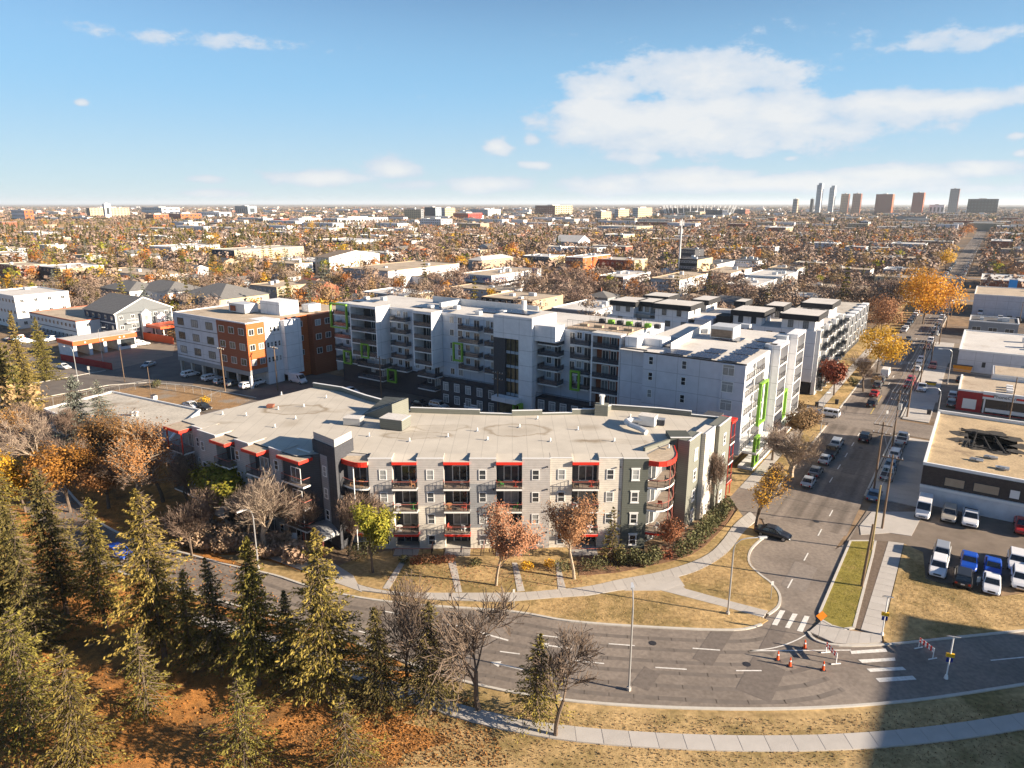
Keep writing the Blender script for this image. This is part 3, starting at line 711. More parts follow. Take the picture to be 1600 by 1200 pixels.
# turn arrows on the curved road
def arrow(ctr, d, sz=1.0):
    d = Vector(d).normalized(); n = Vector((-d.y, d.x, 0)); c = Vector(ctr)
    paint_quads('lane_arrow', [dash(c - d * 1.8 * sz, c + d * .6 * sz, .22), [c + d * .6 * sz - n * .45 * sz, c + d * 1.6 * sz, c + d * .6 * sz + n * .45 * sz]])
for off in (1.9, 3.7, 5.6, 7.3, 9.2, 10.9):                 # wheel paths that follow the curve
    cpts = []
    for i_ in range(16, len(upw) - 1):
        d_ = (upw[i_ + 1] - upw[i_]).normalized(); cpts.append(upw[i_] + Vector((d_.y, -d_.x, 0)) * off)
    b = MB()
    for a, c in zip(cpts[:-1], cpts[1:]):
        q = fixccw(dash(a, c + (c - a) * .02, .55)); b.poly([(p.x, p.y, .006) for p in q])
    b.build('wheel_path', mat('worn_wheel_path', (.165, .14, .12), rough=.8, var=.2, scale=.8, spec=.3), kind='structure')
arrow(G(770, 994), G(740, 983) - G(800, 1000)); arrow(G(866, 1010), G(830, 1004) - G(900, 1014)); arrow(G(790, 1040), G(760, 1032) - G(820, 1046))
# repair patches, tar lines and manhole covers
pr = random.Random(12)
for k, (x, y) in enumerate(((905, 1035), (1010, 1060), (1120, 1000), (1250, 900), (1300, 760), (1350, 700), (1380, 640), (1400, 590), (1215, 985), (760, 1000), (1420, 540), (1330, 730), (620, 1000), (1190, 1060))):
    g = G(x, y); w_, l_ = pr.uniform(.7, 1.8), pr.uniform(1.5, 5); s_, e_ = to_se(g)
    q = [SE(s_ - l_, e_ - w_), SE(s_ - l_, e_ + w_), SE(s_ + l_ * pr.uniform(.8, 1), e_ + w_), SE(s_ + l_, e_ - w_)]
    sheet('asphalt_patch', q, .0135, mat('asphalt_patch_%s' % ('dark' if k % 3 else 'pale'), (.155, .13, .112) if k % 3 else (.225, .192, .165), rough=.9, var=.2, scale=2))
tyre_m = mat('worn_wheel_path', (.165, .14, .12), rough=.8, var=.2, scale=.8, spec=.3)
tar = mat('crack_sealer', (0.03, 0.028, 0.027), rough=.7, var=.1)
rr = random.Random(3)
for k in range(30):
    s = rr.uniform(88, 330); e = rr.uniform(EL + .5, ER - .5)
    pts = [SE(s + j * rr.uniform(.8, 2.2), e + rr.uniform(-.5, .5)) for j in range(5)] if k % 2 else [SE(s + rr.uniform(-.2, .2), EL + .5 + j * 2.7) for j in range(5)]
    b = MB()
    for a, c in zip(pts[:-1], pts[1:]): b.poly([(p.x, p.y, .016) for p in fixccw(dash(a, c, .07))])
    b.build('tar_line', tar, kind='structure')
for x, y in ((1167, 1038), (1276, 815), (1020, 1005), (1345, 700), (905, 1000), (640, 985)):
    g = G(x, y); b = MB(); b.prism([(g.x + .38 * math.cos(t * math.pi / 6), g.y + .38 * math.sin(t * math.pi / 6)) for t in range(12)], .0, .03); b.build('manhole_cover', M['dtrim'], kind='structure')
south = [p + Vector((0, -3.2, 0)) for p in low[14:]]
south2 = [p + Vector((0, -4.9, 0)) for p in low[14:]]
paving('south_pavement', south, south2, 44)
# ------------------------------------------------------------------ windows, railings
_WM = {}
def win_mesh(w, h, style='sash', fr='trim', gl='glass'):
    k = (round(w, 2), round(h, 2), style, fr, gl)
    if k in _WM: return _WM[k]
    f = MB(); t = .09 if style != 'trimmed' else .14; d0, d1 = -.07, .0
    f.box(-w / 2, -w / 2 + t, d0, d1, 0, h); f.box(w / 2 - t, w / 2, d0, d1, 0, h)
    f.box(-w / 2 + t, w / 2 - t, d0, d1, 0, t); f.box(-w / 2 + t, w / 2 - t, d0, d1, h - t, h)
    if style == 'trimmed':
        f.box(-w / 2 - .08, w / 2 + .08, -.10, -.002, h + .002, h + .16); f.box(-w / 2 - .06, w / 2 + .06, -.10, -.002, -.12, -.002)
    mz = h * .48; iw = w / 2 - t
    if style in ('sash', 'trimmed'): f.box(-iw, iw, d0 + .01, d1 - .005, mz - .03, mz + .03)
    elif style == 'slider': f.box(-.03, .03, d0 + .01, d1 - .005, t, h - t)
    elif style == 'transom':
        f.box(-.03, .03, d0 + .01, d1 - .005, t, h * .7); f.box(-iw, iw, d0 + .01, d1 - .005, h * .7, h * .7 + .06)
    elif style == 'triple':
        for x in (-w / 6, w / 6): f.box(x - .03, x + .03, d0 + .01, d1 - .005, t, h - t)
    g = MB(); g.box(-iw + .002, iw - .002, -.03, -.012, t + .002, h - t - .002)
    _WM[k] = (f.mesh('window', M[fr]), g.mesh('pane', M[gl]))
    return _WM[k]
def face_loc(face, u, c):
    return {'F': ((u, c), 0.0), 'R': ((c, u), R(90)), 'L': ((c, u), R(-90)), 'B': ((u, c), R(180))}[face]
def window(root, face, c, u, z, w, h, style='sash', fr='trim', gl='glass', part='window', label=None):
    if gl == 'glass' and rng.random() < .3: gl = 'glassl'
    fm, pm = win_mesh(w, h, style, fr, gl)
    (x, y), rz = face_loc(face, u, c)
    o = obj(part, fm, root, (x, y, z), rz, label=label)
    obj('pane', pm, o)
    return o
def windows_joined(root, items, fr='trim', gl='glass', name='window'):
    """far windows, too small to pick apart: real frames and panes in one part. items: (face, c, u, z, w, h)"""
    if not items: return
    b = MB()
    for face, c, u, z, w, h in items:
        (x, y), rz = face_loc(face, u, c)
        b.T = Matrix.Translation((x, y, z)) @ Matrix.Rotation(rz, 4, 'Z')
        b.box(-w / 2, w / 2, -.05, 0, 0, h, 0)
        b.box(-w / 2 + .1, -.04, -.07, -.05, .1, h - .1, 1); b.box(.04, w / 2 - .1, -.07, -.05, .1, h - .1, 1)
    b.build(name, [M[fr], M[gl]], root, kind='stuff')
def railing_mb(pts, z, h=1.05, sp=.16, top=0, bars=1, b=None, closed=False, bottom=True, glass=None):
    b = b or MB()
    if glass is not None:
        for a, c in zip(pts[:-1], pts[1:]):
            a = Vector((a[0], a[1], 0)); c = Vector((c[0], c[1], 0)); n = Vector((-(c - a).y, (c - a).x, 0)).normalized() * .012
            b.prism([(v.x, v.y) for v in (a - n, c - n, c + n, a + n)], z + .12, z + h - .08, glass)
    for a, c in zip(pts[:-1], pts[1:]):
        a = Vector((a[0], a[1], z)); c = Vector((c[0], c[1], z)); L = (c - a).length
        up_ = Vector((0, 0, h))
        b.tube(a + up_, c + up_, .04, n=4, m=top)
        if bottom: b.tube(a + Vector((0, 0, .1)), c + Vector((0, 0, .1)), .025, n=4, m=bars)
        n = max(1, int(L / sp)); d = (c - a) / n
        for k in range(n + 1):
            r = .03 if k % max(1, int(1.3 / sp)) == 0 or k == n else .011
            p = a + d * k
            b.tube(p, p + up_, r, n=3, m=bars, cap=False)
    return b

# ------------------------------------------------------------------ vehicles
CAR_KINDS = {}
def carpaint(name, col, rough=.3, metal=.0):
    m = mat(name, col, rough=rough, metal=metal, var=.04, spec=.6); return m
PAINT = dict(white=carpaint('white_car_paint', (.70, .70, .71)), silver=carpaint('silver_car_paint', (.42, .44, .46), .3, .4), grey=carpaint('grey_car_paint', (.13, .14, .15), .3, .3),
             black=carpaint('black_car_paint', (.018, .018, .02)), red=carpaint('red_car_paint', (.35, .02, .02)), blue=carpaint('blue_car_paint', (.01, .07, .42)),
             bluegrey=carpaint('blue_grey_car_paint', (.12, .20, .28), .3, .3), beige=carpaint('beige_car_paint', (.36, .33, .28)))
def car_parts(kind):
    """returns a list of (part name, mesh, children). +Y is the front of the car."""
    if kind in CAR_KINDS: return CAR_KINDS[kind]
    spec = {
        'sedan': dict(L=4.7, W=1.82, z0=.26, belt=.92, hood=.86, trunk=.98, roof=1.45, gh=(-1.75, 1.05), rf=(-.95, .30), wr=.33),
        'suv': dict(L=4.7, W=1.9, z0=.34, belt=1.08, hood=1.05, trunk=1.10, roof=1.72, gh=(-2.22, 1.05), rf=(-1.95, .45), wr=.37),
        'pickup': dict(L=5.7, W=2.0, z0=.42, belt=1.16, hood=1.15, trunk=1.12, roof=1.88, gh=(-.55, 1.35), rf=(-.35, .75), wr=.41),
        'van': dict(L=5.9, W=2.05, z0=.34, belt=1.45, hood=1.20, trunk=2.0, roof=2.6, gh=(-2.9, 2.15), rf=(-2.88, 1.35), wr=.37),
        'minivan': dict(L=5.1, W=1.98, z0=.30, belt=1.08, hood=1.0, trunk=1.1, roof=1.75, gh=(-2.42, 1.5), rf=(-2.15, .65), wr=.35),
    }[kind]
    L, W, z0, belt, hood, roof = spec['L'], spec['W'], spec['z0'], spec['belt'], spec['hood'], spec['roof']
    g0, g1 = spec['gh']; r0, r1 = spec['rf']; h = L / 2; w = W / 2
    trunk = spec['trunk'] if kind != 'van' else belt
    def loft(secs):
        b = MB(); prev = None
        for (y, zb, zt, hw) in secs:
            ring = [(-hw * .9, y, zb), (-hw, y, zb + (zt - zb) * .35), (-hw * .985, y, zb + (zt - zb) * .75), (-hw * .86, y, zt),
                    (hw * .86, y, zt), (hw * .985, y, zb + (zt - zb) * .75), (hw, y, zb + (zt - zb) * .35), (hw * .9, y, zb)]
            i = b.add(ring)
            if prev is None: b.face(list(range(i, i + 8)))
            else:
                for k in range(8): b.face([prev + k, prev + (k + 1) % 8, i + (k + 1) % 8, i + k])
            prev = i
        b.face([prev + 7 - k for k in range(8)]); return b
    if kind == 'pickup':
        secs = [(-h, z0 + .15, trunk - .02, w * .95), (-h + .1, z0, trunk, w), (g0 - .02, z0, trunk, w), (g0, z0, belt, w), (g1, z0, belt, w), (g1 + .15, z0, hood + .03, w), (h - .35, z0, hood - .08, w * .97), (h - .05, z0 + .1, hood - .22, w * .9), (h, z0 + .15, hood - .4, w * .85)]
    else:
        secs = [(-h, z0 + .15, trunk - .25, w * .86), (-h + .12, z0 + .02, trunk - .03, w * .95), (g0, z0, trunk, w), (g0 + .5, z0, belt, w), (g1, z0, belt + .0, w), (g1 + .12, z0, hood + .02, w * .99), (h - .5, z0, hood - .12, w * .96), (h - .12, z0 + .05, hood - .28, w * .88), (h, z0 + .14, hood - .45, w * .78)]
    parts = []
    body = loft(secs)
    # cabin pillars and roof, joined to the body shell
    wt = w * .76 if kind != 'van' else w * .9; wb = w * .90 if kind != 'van' else w * .97
    zb = belt - .02
    c = [(-wb, g0, zb), (wb, g0, zb), (wb, g1, zb), (-wb, g1, zb), (-wt, r0, roof - .05), (wt, r0, roof - .05), (wt, r1, roof - .05), (-wt, r1, roof - .05)]
    i = body.add(c + [(-wt * .93, r0 + .1, roof), (wt * .93, r0 + .1, roof), (wt * .93, r1 - .12, roof), (-wt * .93, r1 - .12, roof)])
    for q in ((0, 1, 5, 4), (1, 2, 6, 5), (2, 3, 7, 6), (3, 0, 4, 7), (4, 5, 9, 8), (5, 6, 10, 9), (6, 7, 11, 10), (7, 4, 8, 11), (8, 9, 10, 11)): body.face([i + k for k in q])
    if kind == 'pickup':
        pass
    parts.append(('body', body.mesh('body', PAINT['white']), []))
    if kind == 'pickup':
        bd = MB(); bd.box(-w * .82, w * .82, -h + .15, g0 - .12, trunk + .002, trunk + .012); parts.append(('cargo_bed', bd.mesh('cargo_bed', M['dtrim']), []))
    def pane(a, b_, cc, d, u0=.08, u1=.92, v0=.12, v1=.88, off=.012):
        a, b_, cc, d = map(Vector, (a, b_, cc, d))
        f = lambda u, v: a.lerp(b_, u).lerp(d.lerp(cc, u), v)
        q = [f(u0, v0), f(u1, v0), f(u1, v1), f(u0, v1)]
        n = (q[1] - q[0]).cross(q[3] - q[0]).normalized()
        mb = MB(); mb.poly([p + n * off for p in q]); mb.poly([p + n * off * .2 for p in reversed(q)])
        return mb
    parts.append(('rear_window', pane(c[0], c[1], c[5], c[4]).mesh('rear_window', M['cglass']), [])) if kind != 'van' else None
    parts.append(('windshield', pane(c[2], c[3], c[7], c[6], .05, .95, .08, .92).mesh('windshield', M['cglass']), []))
    spans = {'sedan': ((.10, .47), (.52, .88)), 'suv': ((.05, .28), (.32, .62), (.66, .92)), 'pickup': ((.08, .44), (.5, .9)), 'van': ((.80, .93),), 'minivan': ((.05, .30), (.34, .62), (.66, .92))}[kind]
    for (a0, a1) in spans:
        parts.append(('side_window', pane(c[1], c[2], c[6], c[5], a0, a1, .16, .86).mesh('side_window', M['cglass']), []))
        parts.append(('side_window', pane(c[3], c[0], c[4], c[7], 1 - a1, 1 - a0, .16, .86).mesh('side_window', M['cglass']), []))
    wr = spec['wr']
    ty = MB(); ty.tube((-.11, 0, 0), (.11, 0, 0), wr, n=14); tym = ty.mesh('tyre', M['tyre'])
    ri = MB(); ri.tube((-.125, 0, 0), (.125, 0, 0), wr * .6, n=10); rim = ri.mesh('rim', M['rim'])
    for sx in (-1, 1):
        for yy in (-h * .62, h * .64):
            parts.append(('wheel', tym, [('rim', rim)], (sx * (w - .09), yy, wr)))
    for sx in (-1, 1):
        hl = MB(); hl.box(-.16, .16, -.06, .06, -.07, .07); parts.append(('headlight', hl.mesh('headlight', M['headl']), [], (sx * w * .62, h - .09, hood - .42)))
        tl = MB(); tl.box(-.13, .13, -.05, .05, -.12, .12); parts.append(('tail_light', tl.mesh('tail_light', M['taill']), [], (sx * w * .70, -h + .03, trunk - .32)))
        mi = MB(); mi.box(-.09, .09, -.06, .06, -.07, .07); parts.append(('wing_mirror', mi.mesh('wing_mirror', M['dtrim']), [], (sx * (w + .06), g1 - .35, belt + .06)))
    gr = MB(); gr.box(-w * .42, w * .42, -.03, .02, -.1, .1); parts.append(('grille', gr.mesh('grille', M['dtrim']), [], (0, h - .02, z0 + .33)))
    bp = MB(); bp.box(-w * .8, w * .8, -.04, .05, -.08, .06); parts.append(('rear_bumper', bp.mesh('rear_bumper', M['dtrim']), [], (0, -h + .0, z0 + .2)))
    lp = MB(); lp.box(-.2, .2, -.01, .01, -.07, .07); parts.append(('licence_plate', lp.mesh('licence_plate', M['trim']), [], (0, -h - .03, z0 + .38)))
    CAR_KINDS[kind] = [p for p in parts if p]
    return CAR_KINDS[kind]
CATS = {'sedan': 'car', 'suv': 'suv', 'pickup': 'pickup truck', 'van': 'van', 'minivan': 'minivan'}
def car(kind, colour, loc, heading, label, group=None, detail=True, sc=1.0):
    """heading: direction vector the car faces"""
    h = Vector(heading); rz = math.atan2(-h.x, h.y)
    z = max(0.0, loc[2])
    root = thing('parked_' + kind, label, CATS[kind], (loc[0], loc[1], z + .005), rz, group)
    root.scale = (sc,) * 3
    for p in car_parts(kind):
        if not detail and p[0] in ('wing_mirror', 'grille', 'licence_plate', 'rear_bumper', 'headlight', 'tail_light'): continue
        o = obj(p[0], p[1], root, p[3] if len(p) > 3 else (0, 0, 0))
        if p[0] == 'body':
            o.material_slots[0].link = 'OBJECT'; o.material_slots[0].material = PAINT[colour]
        for nm, me in p[2]: obj(nm, me, o)
    return root

# ------------------------------------------------------------------ trees
def leaf_mesh(name, P, size, m, tone, rs, aspect=.55, nrm=None, tri=False, norm=None):
    """P: (n,3) leaf centres; one small quad each, turned at random"""
    n = len(P)
    d1 = rs.normal(size=(n, 3)); d1 /= np.linalg.norm(d1, axis=1)[:, None]
    if nrm is not None: d1 = d1 * .7 + nrm; d1 /= np.linalg.norm(d1, axis=1)[:, None]
    if norm is not None:
        N_ = norm / (np.linalg.norm(norm, axis=1)[:, None] + 1e-9) + rs.normal(size=(n, 3)) * .38
        d1 = np.cross(N_, rs.normal(size=(n, 3))); d1 /= np.linalg.norm(d1, axis=1)[:, None] + 1e-9
    d2 = np.cross(d1, N_ if norm is not None else rs.normal(size=(n, 3))); d2 /= np.linalg.norm(d2, axis=1)[:, None] + 1e-9
    s = (size * rs.uniform(.6, 1.3, n))[:, None] / 2
    a = d1 * s; c = d2 * s * aspect
    if tri:
        V = np.stack([P - a - c, P + a, P - a + c], 1).reshape(-1, 3); k = 3
    else:
        V = np.stack([P - a, P - c, P + a, P + c], 1).reshape(-1, 3); k = 4
    me = bpy.data.meshes.new(name)
    me.vertices.add(len(V)); me.vertices.foreach_set('co', V.astype(np.float32).ravel())
    me.loops.add(n * k); me.loops.foreach_set('vertex_index', np.arange(n * k, dtype=np.int32))
    me.polygons.add(n); me.polygons.foreach_set('loop_start', np.arange(0, n * k, k, dtype=np.int32))
    me.update(calc_edges=True)
    at = me.attributes.new('tone', 'FLOAT', 'FACE'); at.data.foreach_set('value', np.clip(tone, 0, 1).astype(np.float32))
    me.materials.append(m)
    return me
LEAF = dict(
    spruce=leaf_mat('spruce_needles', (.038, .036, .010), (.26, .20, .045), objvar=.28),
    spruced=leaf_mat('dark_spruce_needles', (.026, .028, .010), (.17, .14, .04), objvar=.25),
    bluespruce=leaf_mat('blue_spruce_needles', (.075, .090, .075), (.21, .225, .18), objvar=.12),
    orange=leaf_mat('orange_leaves', (.26, .10, .03), (.60, .26, .06), objvar=.2, trans=.25),
    yellow=leaf_mat('golden_leaves', (.42, .22, .02), (.78, .48, .05), objvar=.15, trans=.25),
    yg=leaf_mat('yellow_green_leaves', (.13, .15, .02), (.42, .37, .05), objvar=.15, trans=.25),
    amber=leaf_mat('amber_leaves', (.22, .105, .035), (.42, .22, .075), objvar=.15, trans=.2),
    rust=leaf_mat('rust_leaves', (.25, .11, .055), (.45, .235, .125), objvar=.15, trans=.15),
    ochre=leaf_mat('ochre_leaves', (.19, .125, .065), (.38, .25, .125), objvar=.25, trans=.2),
    bare=leaf_mat('bare_twigs', (.16, .112, .085), (.30, .21, .158), objvar=.22),
    brush=leaf_mat('dry_brush', (.26, .18, .12), (.44, .31, .21), objvar=.15),
    gold=leaf_mat('golden_orange_leaves', (.42, .19, .025), (.85, .46, .06), trans=.25),
    goldg=leaf_mat('golden_green_leaves', (.30, .20, .02), (.80, .52, .06), trans=.25),
    bared=leaf_mat('dark_bare_twigs', (.07, .05, .04), (.17, .12, .09), objvar=.15),
    straw=leaf_mat('straw_blades', (.36, .235, .10), (.52, .36, .165), objvar=.05),
    strawg=leaf_mat('olive_blades', (.20, .17, .045), (.33, .28, .08), objvar=.05),
    bareg=leaf_mat('grey_bare_twigs', (.17, .128, .105), (.32, .24, .19), objvar=.2),
    cedar=leaf_mat('cedar_foliage', (.045, .05, .02), (.15, .145, .065), objvar=.15),
    shrub=leaf_mat('red_brown_shrub', (.15, .05, .03), (.36, .14, .07), objvar=.2),
)
def spruce_meshes(h, r, seed, lush=1.0, lod=2, m='spruce', base=.12):
    rs = np.random.RandomState(seed); rd = random.Random(seed)
    dk, nk, lean = rd.uniform(.6, 1.5), rd.choice([-2, -1, 0, 1]), (rd.uniform(-.03, .03), rd.uniform(-.03, .03))
    tr = MB(); tr.tube((0, 0, -.1), (0, 0, h * .97), .028 * h * .55, .02, n=7 if lod else 4)
    pts, tone, nr = [], [], []
    nl = {2: int(h * 2.3), 1: 12, 0: 7}[lod]
    for i in range(nl):
        t = i / (nl - 1); z = h * (base + (1 - base) * t ** .95)
        rad = r * (1 - t) ** .82 * (1 + .22 * math.sin(i * 2.1 + seed)) + .12
        nb = {2: 9 + nk, 1: 6, 0: 4}[lod]
        for k in range(nb):
            if rd.random() > .86 * lush + .1: continue
            a = 2 * math.pi * (k + rd.random() * .8) / nb + i * 1.7
            L = rad * rd.choice([rd.uniform(.5, .8), rd.uniform(.8, 1.25)])
            droop = rd.uniform(.16, .42) * dk if t < .8 else -rd.uniform(.0, .5)
            nq = {2: max(7, int(L * 17)), 1: 8, 0: 4}[lod]
            if lod == 2:
                tr.tube((0, 0, z), (math.cos(a) * L, math.sin(a) * L, z - L * droop), .035, .01, n=3, cap=False)
            for q in range(nq):
                u = (q + rd.random()) / nq; rr_ = L * (0.12 + .88 * u)
                wdt = L * .24 * (1 - u * .6)
                off = rd.uniform(-wdt, wdt)
                x = math.cos(a) * rr_ - math.sin(a) * off; y = math.sin(a) * rr_ + math.cos(a) * off
                zz = z - rr_ * droop + .10 * L * u * u - abs(off) * .35 - rd.random() * .16
                pts.append((x + lean[0] * zz, y + lean[1] * zz, zz)); tone.append(.12 + .65 * u + rd.uniform(-.25, .3)); nr.append((math.cos(a) * .8, math.sin(a) * .8, -.35))  # needle tone painted dark inside, golden towards the tips as if sunlit
    sz = {2: .34, 1: .85, 0: 1.6}[lod] * (h / 14) ** .4
    cm = leaf_mesh('crown', np.array(pts), sz, LEAF[m], np.array(tone), rs, aspect=.36, nrm=np.array(nr))
    return tr.mesh('trunk', M['bark']), cm
def grow(b, rd, p, d, L, r, lvl, maxl, tips, spread=.55, up_=.12, nch=(3, 5), seg=3, gn=None):
    q = Vector(p); dirn = Vector(d).normalized(); rr_ = r
    for s_ in range(seg):
        nd = (dirn + Vector((rd.uniform(-1, 1), rd.uniform(-1, 1), rd.uniform(-.4, 1))) * .16).normalized()
        nxt = q + nd * (L / seg); r2 = max(.018, rr_ * .86)
        b.tube(q, nxt, rr_, r2, n=6 if lvl == 0 else (4 if lvl < 3 else 3), cap=False)
        if lvl >= 2: tips.append((nxt, lvl))
        if lvl < maxl and s_ >= (1 if lvl == 0 else 0):
            for c in range(rd.randint(*nch) if s_ == seg - 1 else rd.randint(1, 2)):
                a = rd.uniform(0, 6.283); o = nd.orthogonal().normalized(); o2 = nd.cross(o)
                cd = (nd + (o * math.cos(a) + o2 * math.sin(a)) * rd.uniform(spread * .6, spread * 1.5) + Vector((0, 0, up_))).normalized()
                grow(b, rd, nxt, cd, L * rd.uniform(.58, .82), r2 * rd.uniform(.5, .68), lvl + 1, maxl, tips, spread, up_, nch, seg)
        q = nxt; dirn = nd; rr_ = r2
    if lvl == maxl: tips.append((q, lvl + 1))
def deciduous(h, seed, m=None, leaf=.35, nper=4, trunk=.22, maxl=4, spread=.6, up_=.15, bark='bark', lo=.34, cover=1.0, lspread=.5, fine=True, nch=(2, 3), reps=2):
    """a tree grown limb by limb; leaves (if any) sit round its twigs. Returns trunk mesh, crown mesh"""
    rd = random.Random(seed); rs = np.random.RandomState(seed)
    tb = MB(); tips = []
    grow(tb, rd, (0, 0, -.1), (0, 0, 1), h * lo, trunk, 0, maxl, tips, spread, up_, nch)
    zs = max(t[0].z for t in tips) or h
    k = h / zs
    tb.v = [(x * k, y * k, z * k if z > 0 else z) for x, y, z in tb.v]
    P = np.array([t[0][:] for t in tips]) * k
    if m is None:                                          # bare: many fine twigs at the ends
        P = P[rs.uniform(size=len(P)) < cover]; Q = np.repeat(P, reps, 0) + rs.normal(0, .26, (len(P) * reps, 3))
        cm = leaf_mesh('crown', Q, .7, LEAF['bareg'] if bark == 'barkl' else LEAF['bared' if reps == 1 else 'bare'], rs.uniform(0, 1, len(Q)), rs, aspect=.045, nrm=(lambda v: v / (np.linalg.norm(v, axis=1)[:, None] + 1e-9) * 1.3)(Q - np.array([0, 0, h * .35])))
        return tb.mesh('trunk', M[bark]), cm
    keep = rs.uniform(size=len(P)) < cover
    P = P[keep]
    Q = np.repeat(P, nper, 0) + rs.normal(0, lspread, (len(P) * nper, 3))
    tone = rs.uniform(.1, .9, len(Q)) + np.repeat(rs.normal(0, .2, len(P)), nper)
    return tb.mesh('trunk', M[bark]), leaf_mesh('crown', Q, leaf, LEAF[m], tone, rs, norm=Q - np.array([0, 0, h * .55]))
def crown_cloud(h, r, seed, m, n, size, z0=.3, aspect=.6, hollow=.5, clumps=9, flat=.8):
    """far tree: clumps of leaf-sized faces filling an uneven crown on a short trunk"""
    rs = np.random.RandomState(seed)
    C = []
    for k in range(clumps):
        a = rs.uniform(0, 6.283); rad = r * (rs.uniform() ** .5) * .72; zz = h * (z0 + (1 - z0) * rs.uniform(.12, .86))
        lim = math.sin(max(.1, min(3.0, (zz / h - z0) / (1 - z0) * 3.14))) * .6 + .45
        C.append((math.cos(a) * rad * lim, math.sin(a) * rad * lim, zz))
    C = np.array(C); idx = rs.randint(0, clumps, n)
    d = rs.normal(size=(n, 3)); d /= np.linalg.norm(d, axis=1)[:, None]
    rad = rs.uniform(size=n) ** .4 * r * .42
    P = C[idx] + d * rad[:, None] * np.array([1, 1, flat])
    tone = .5 + rs.uniform(-.28, .28, n) + (rs.normal(0, .15, clumps))[idx]
    tr = MB(); tr.tube((0, 0, -.1), (0, 0, h * .55), .03 * h * .6, .06, n=5, cap=False)
    for k in range(min(5, clumps)):
        tr.tube((0, 0, h * (.22 + .05 * k)), C[k], .09, .03, n=3, cap=False)
    return tr.mesh('trunk', M['bark']), leaf_mesh('crown', P, size, LEAF[m], tone, rs, aspect=aspect, norm=d + (P - np.array([0, 0, h * .5])) / r * .9)
USED = {}
def plant(name, meshes, loc, label, cat='tree', group=None, rz=None, sc=1.0, sub=('trunk', 'crown')):
    root = thing(name, label, cat, (loc[0], loc[1], loc[2] if len(loc) > 2 else 0), rng.uniform(0, 6.28) if rz is None else rz, group)
    root.scale = (sc,) * 3 if not hasattr(sc, '__len__') else sc
    for nm, me in zip(sub, meshes):
        if me is not None: obj(nm, me, root)
    return root
# ------------------------------------------------------------------ the near four storey apartment building
FY = 81.6
fb = thing('apartment_building', 'four storey beige and charcoal apartment block with red canopies along the curved road', 'apartment building', (0, FY, 0))
T_SE = Matrix.Translation((0, -FY, 0)) @ Matrix.Rotation(GR, 4, 'Z')      # (e, s, z) -> the building's own space
def px_x(px): return (px - 800) / 12.32
def wat(T, ang, face, c, u, z, w, h, style='sash', **k):
    (x, y), rz = face_loc(face, u, c)
    p = T @ Vector((x, y, z))
    fm, pm = win_mesh(w, h, style, k.get('fr', 'trim'), k.get('gl', 'glassl' if rng.random() < .3 else 'glass'))
    o = obj(k.get('part', 'window'), fm, fb, p, rz + ang); obj('pane', pm, o); return o
I4 = Matrix.Identity(4)
ZT = 12.62
roofpts = [(-48.6, 93.6), (-35.2, 117.0), (-29.4, 114.0), (-24.3, 109.0), (-15.8, 101.9), (-9.9, 101.2), (0, 100.2), (13.9, 101.2), (15.6, 103.4), (22.9, 101.6), (32.0, 98.2), (24.4, 87.9), (22.1, 88.4), (20.0, 86.5), (17.4, 83.6), (-18.6, 83.6), (-22.0, 84.5), (-26.2, 84.4)]
lw = [SE(52.4, -70), SE(52.4, -96.4)]
core = [(p[0], p[1] - FY) for p in [(lw[1].x, lw[1].y), *roofpts[1:-1], (lw[0].x, lw[0].y)]]
b = MB(); b.prism(core, -.2, 12.5, 0, 1); b.build('wall', [M['chars'], M['roofn']], fb)
# parapets round the back
b = MB()
bk = [Vector((p[0], p[1] - FY, 0)) for p in roofpts[1:11]]
for a, c in zip(bk[:-1], bk[1:]):
    L = (c - a).length; n = max(1, round(L / 5.2)); d = (c - a) / n; nn = Vector((-d.y, d.x, 0)).normalized() * .16
    for k in range(n):
        hh = 13.3 if k % 2 == 0 else 12.8
        p, q = a + d * k, a + d * (k + 1)
        b.prism([(v.x, v.y) for v in (p - nn, q - nn, q + nn, p + nn)], 12.5, hh, 0)
        b.prism([(v.x, v.y) for v in (p - nn * 1.25, q - nn * 1.25, q + nn * 1.25, p + nn * 1.25)], hh, hh + .06, 1)
b.build('parapet', [M['greyg2'], M['trim']], fb)
fasc = MB()
for a, c in ((bk[4], bk[5]), (bk[6], bk[7])):
    d = (c - a); nn = Vector((-d.y, d.x, 0)).normalized() * .5
    fasc.prism([(v.x, v.y) for v in (a, c, c + nn, a + nn)], 11.9, 12.3)
fasc.build('rear_canopy', M['red'], fb)
# bays of the front
def bay(x0, x1, lo, hi, zs=6.2, top=ZT, y0=0.0, y1=2.2, T=I4, mid=None, trim=True):
    b = MB(T); g = .004
    if lo == hi and not mid:
        b.box(x0, x1, y0, y1, -.1, top, 0); mats = [M[lo], M['trim']]
    elif mid:
        b.box(x0, x1, y0, y1, -.1, 3.0, 0); b.box(x0, x1, y0 + g, y1, 3.0, 9.15, 2); b.box(x0, x1, y0, y1, 9.15, top, 3); mats = [M[lo], M['trim'], M[mid], M[hi]]
    else:
        b.box(x0, x1, y0, y1, -.1, zs, 0); b.box(x0, x1, y0 - g, y1, zs, top, 2); mats = [M[lo], M['trim'], M[hi]]
    if trim:
        b.box(x0 - .03, x1 + .03, y0 - .05, y0 + .14, top, top + .07, 1); k_ = len(b.m) and max(b.m) + 1
        b.box(x0 + .02, x1 - .02, y0 + .14, y1, top, top + .03, k_); mats.append(M['roofn'])
    return b.build('wall_bay', mats, fb)
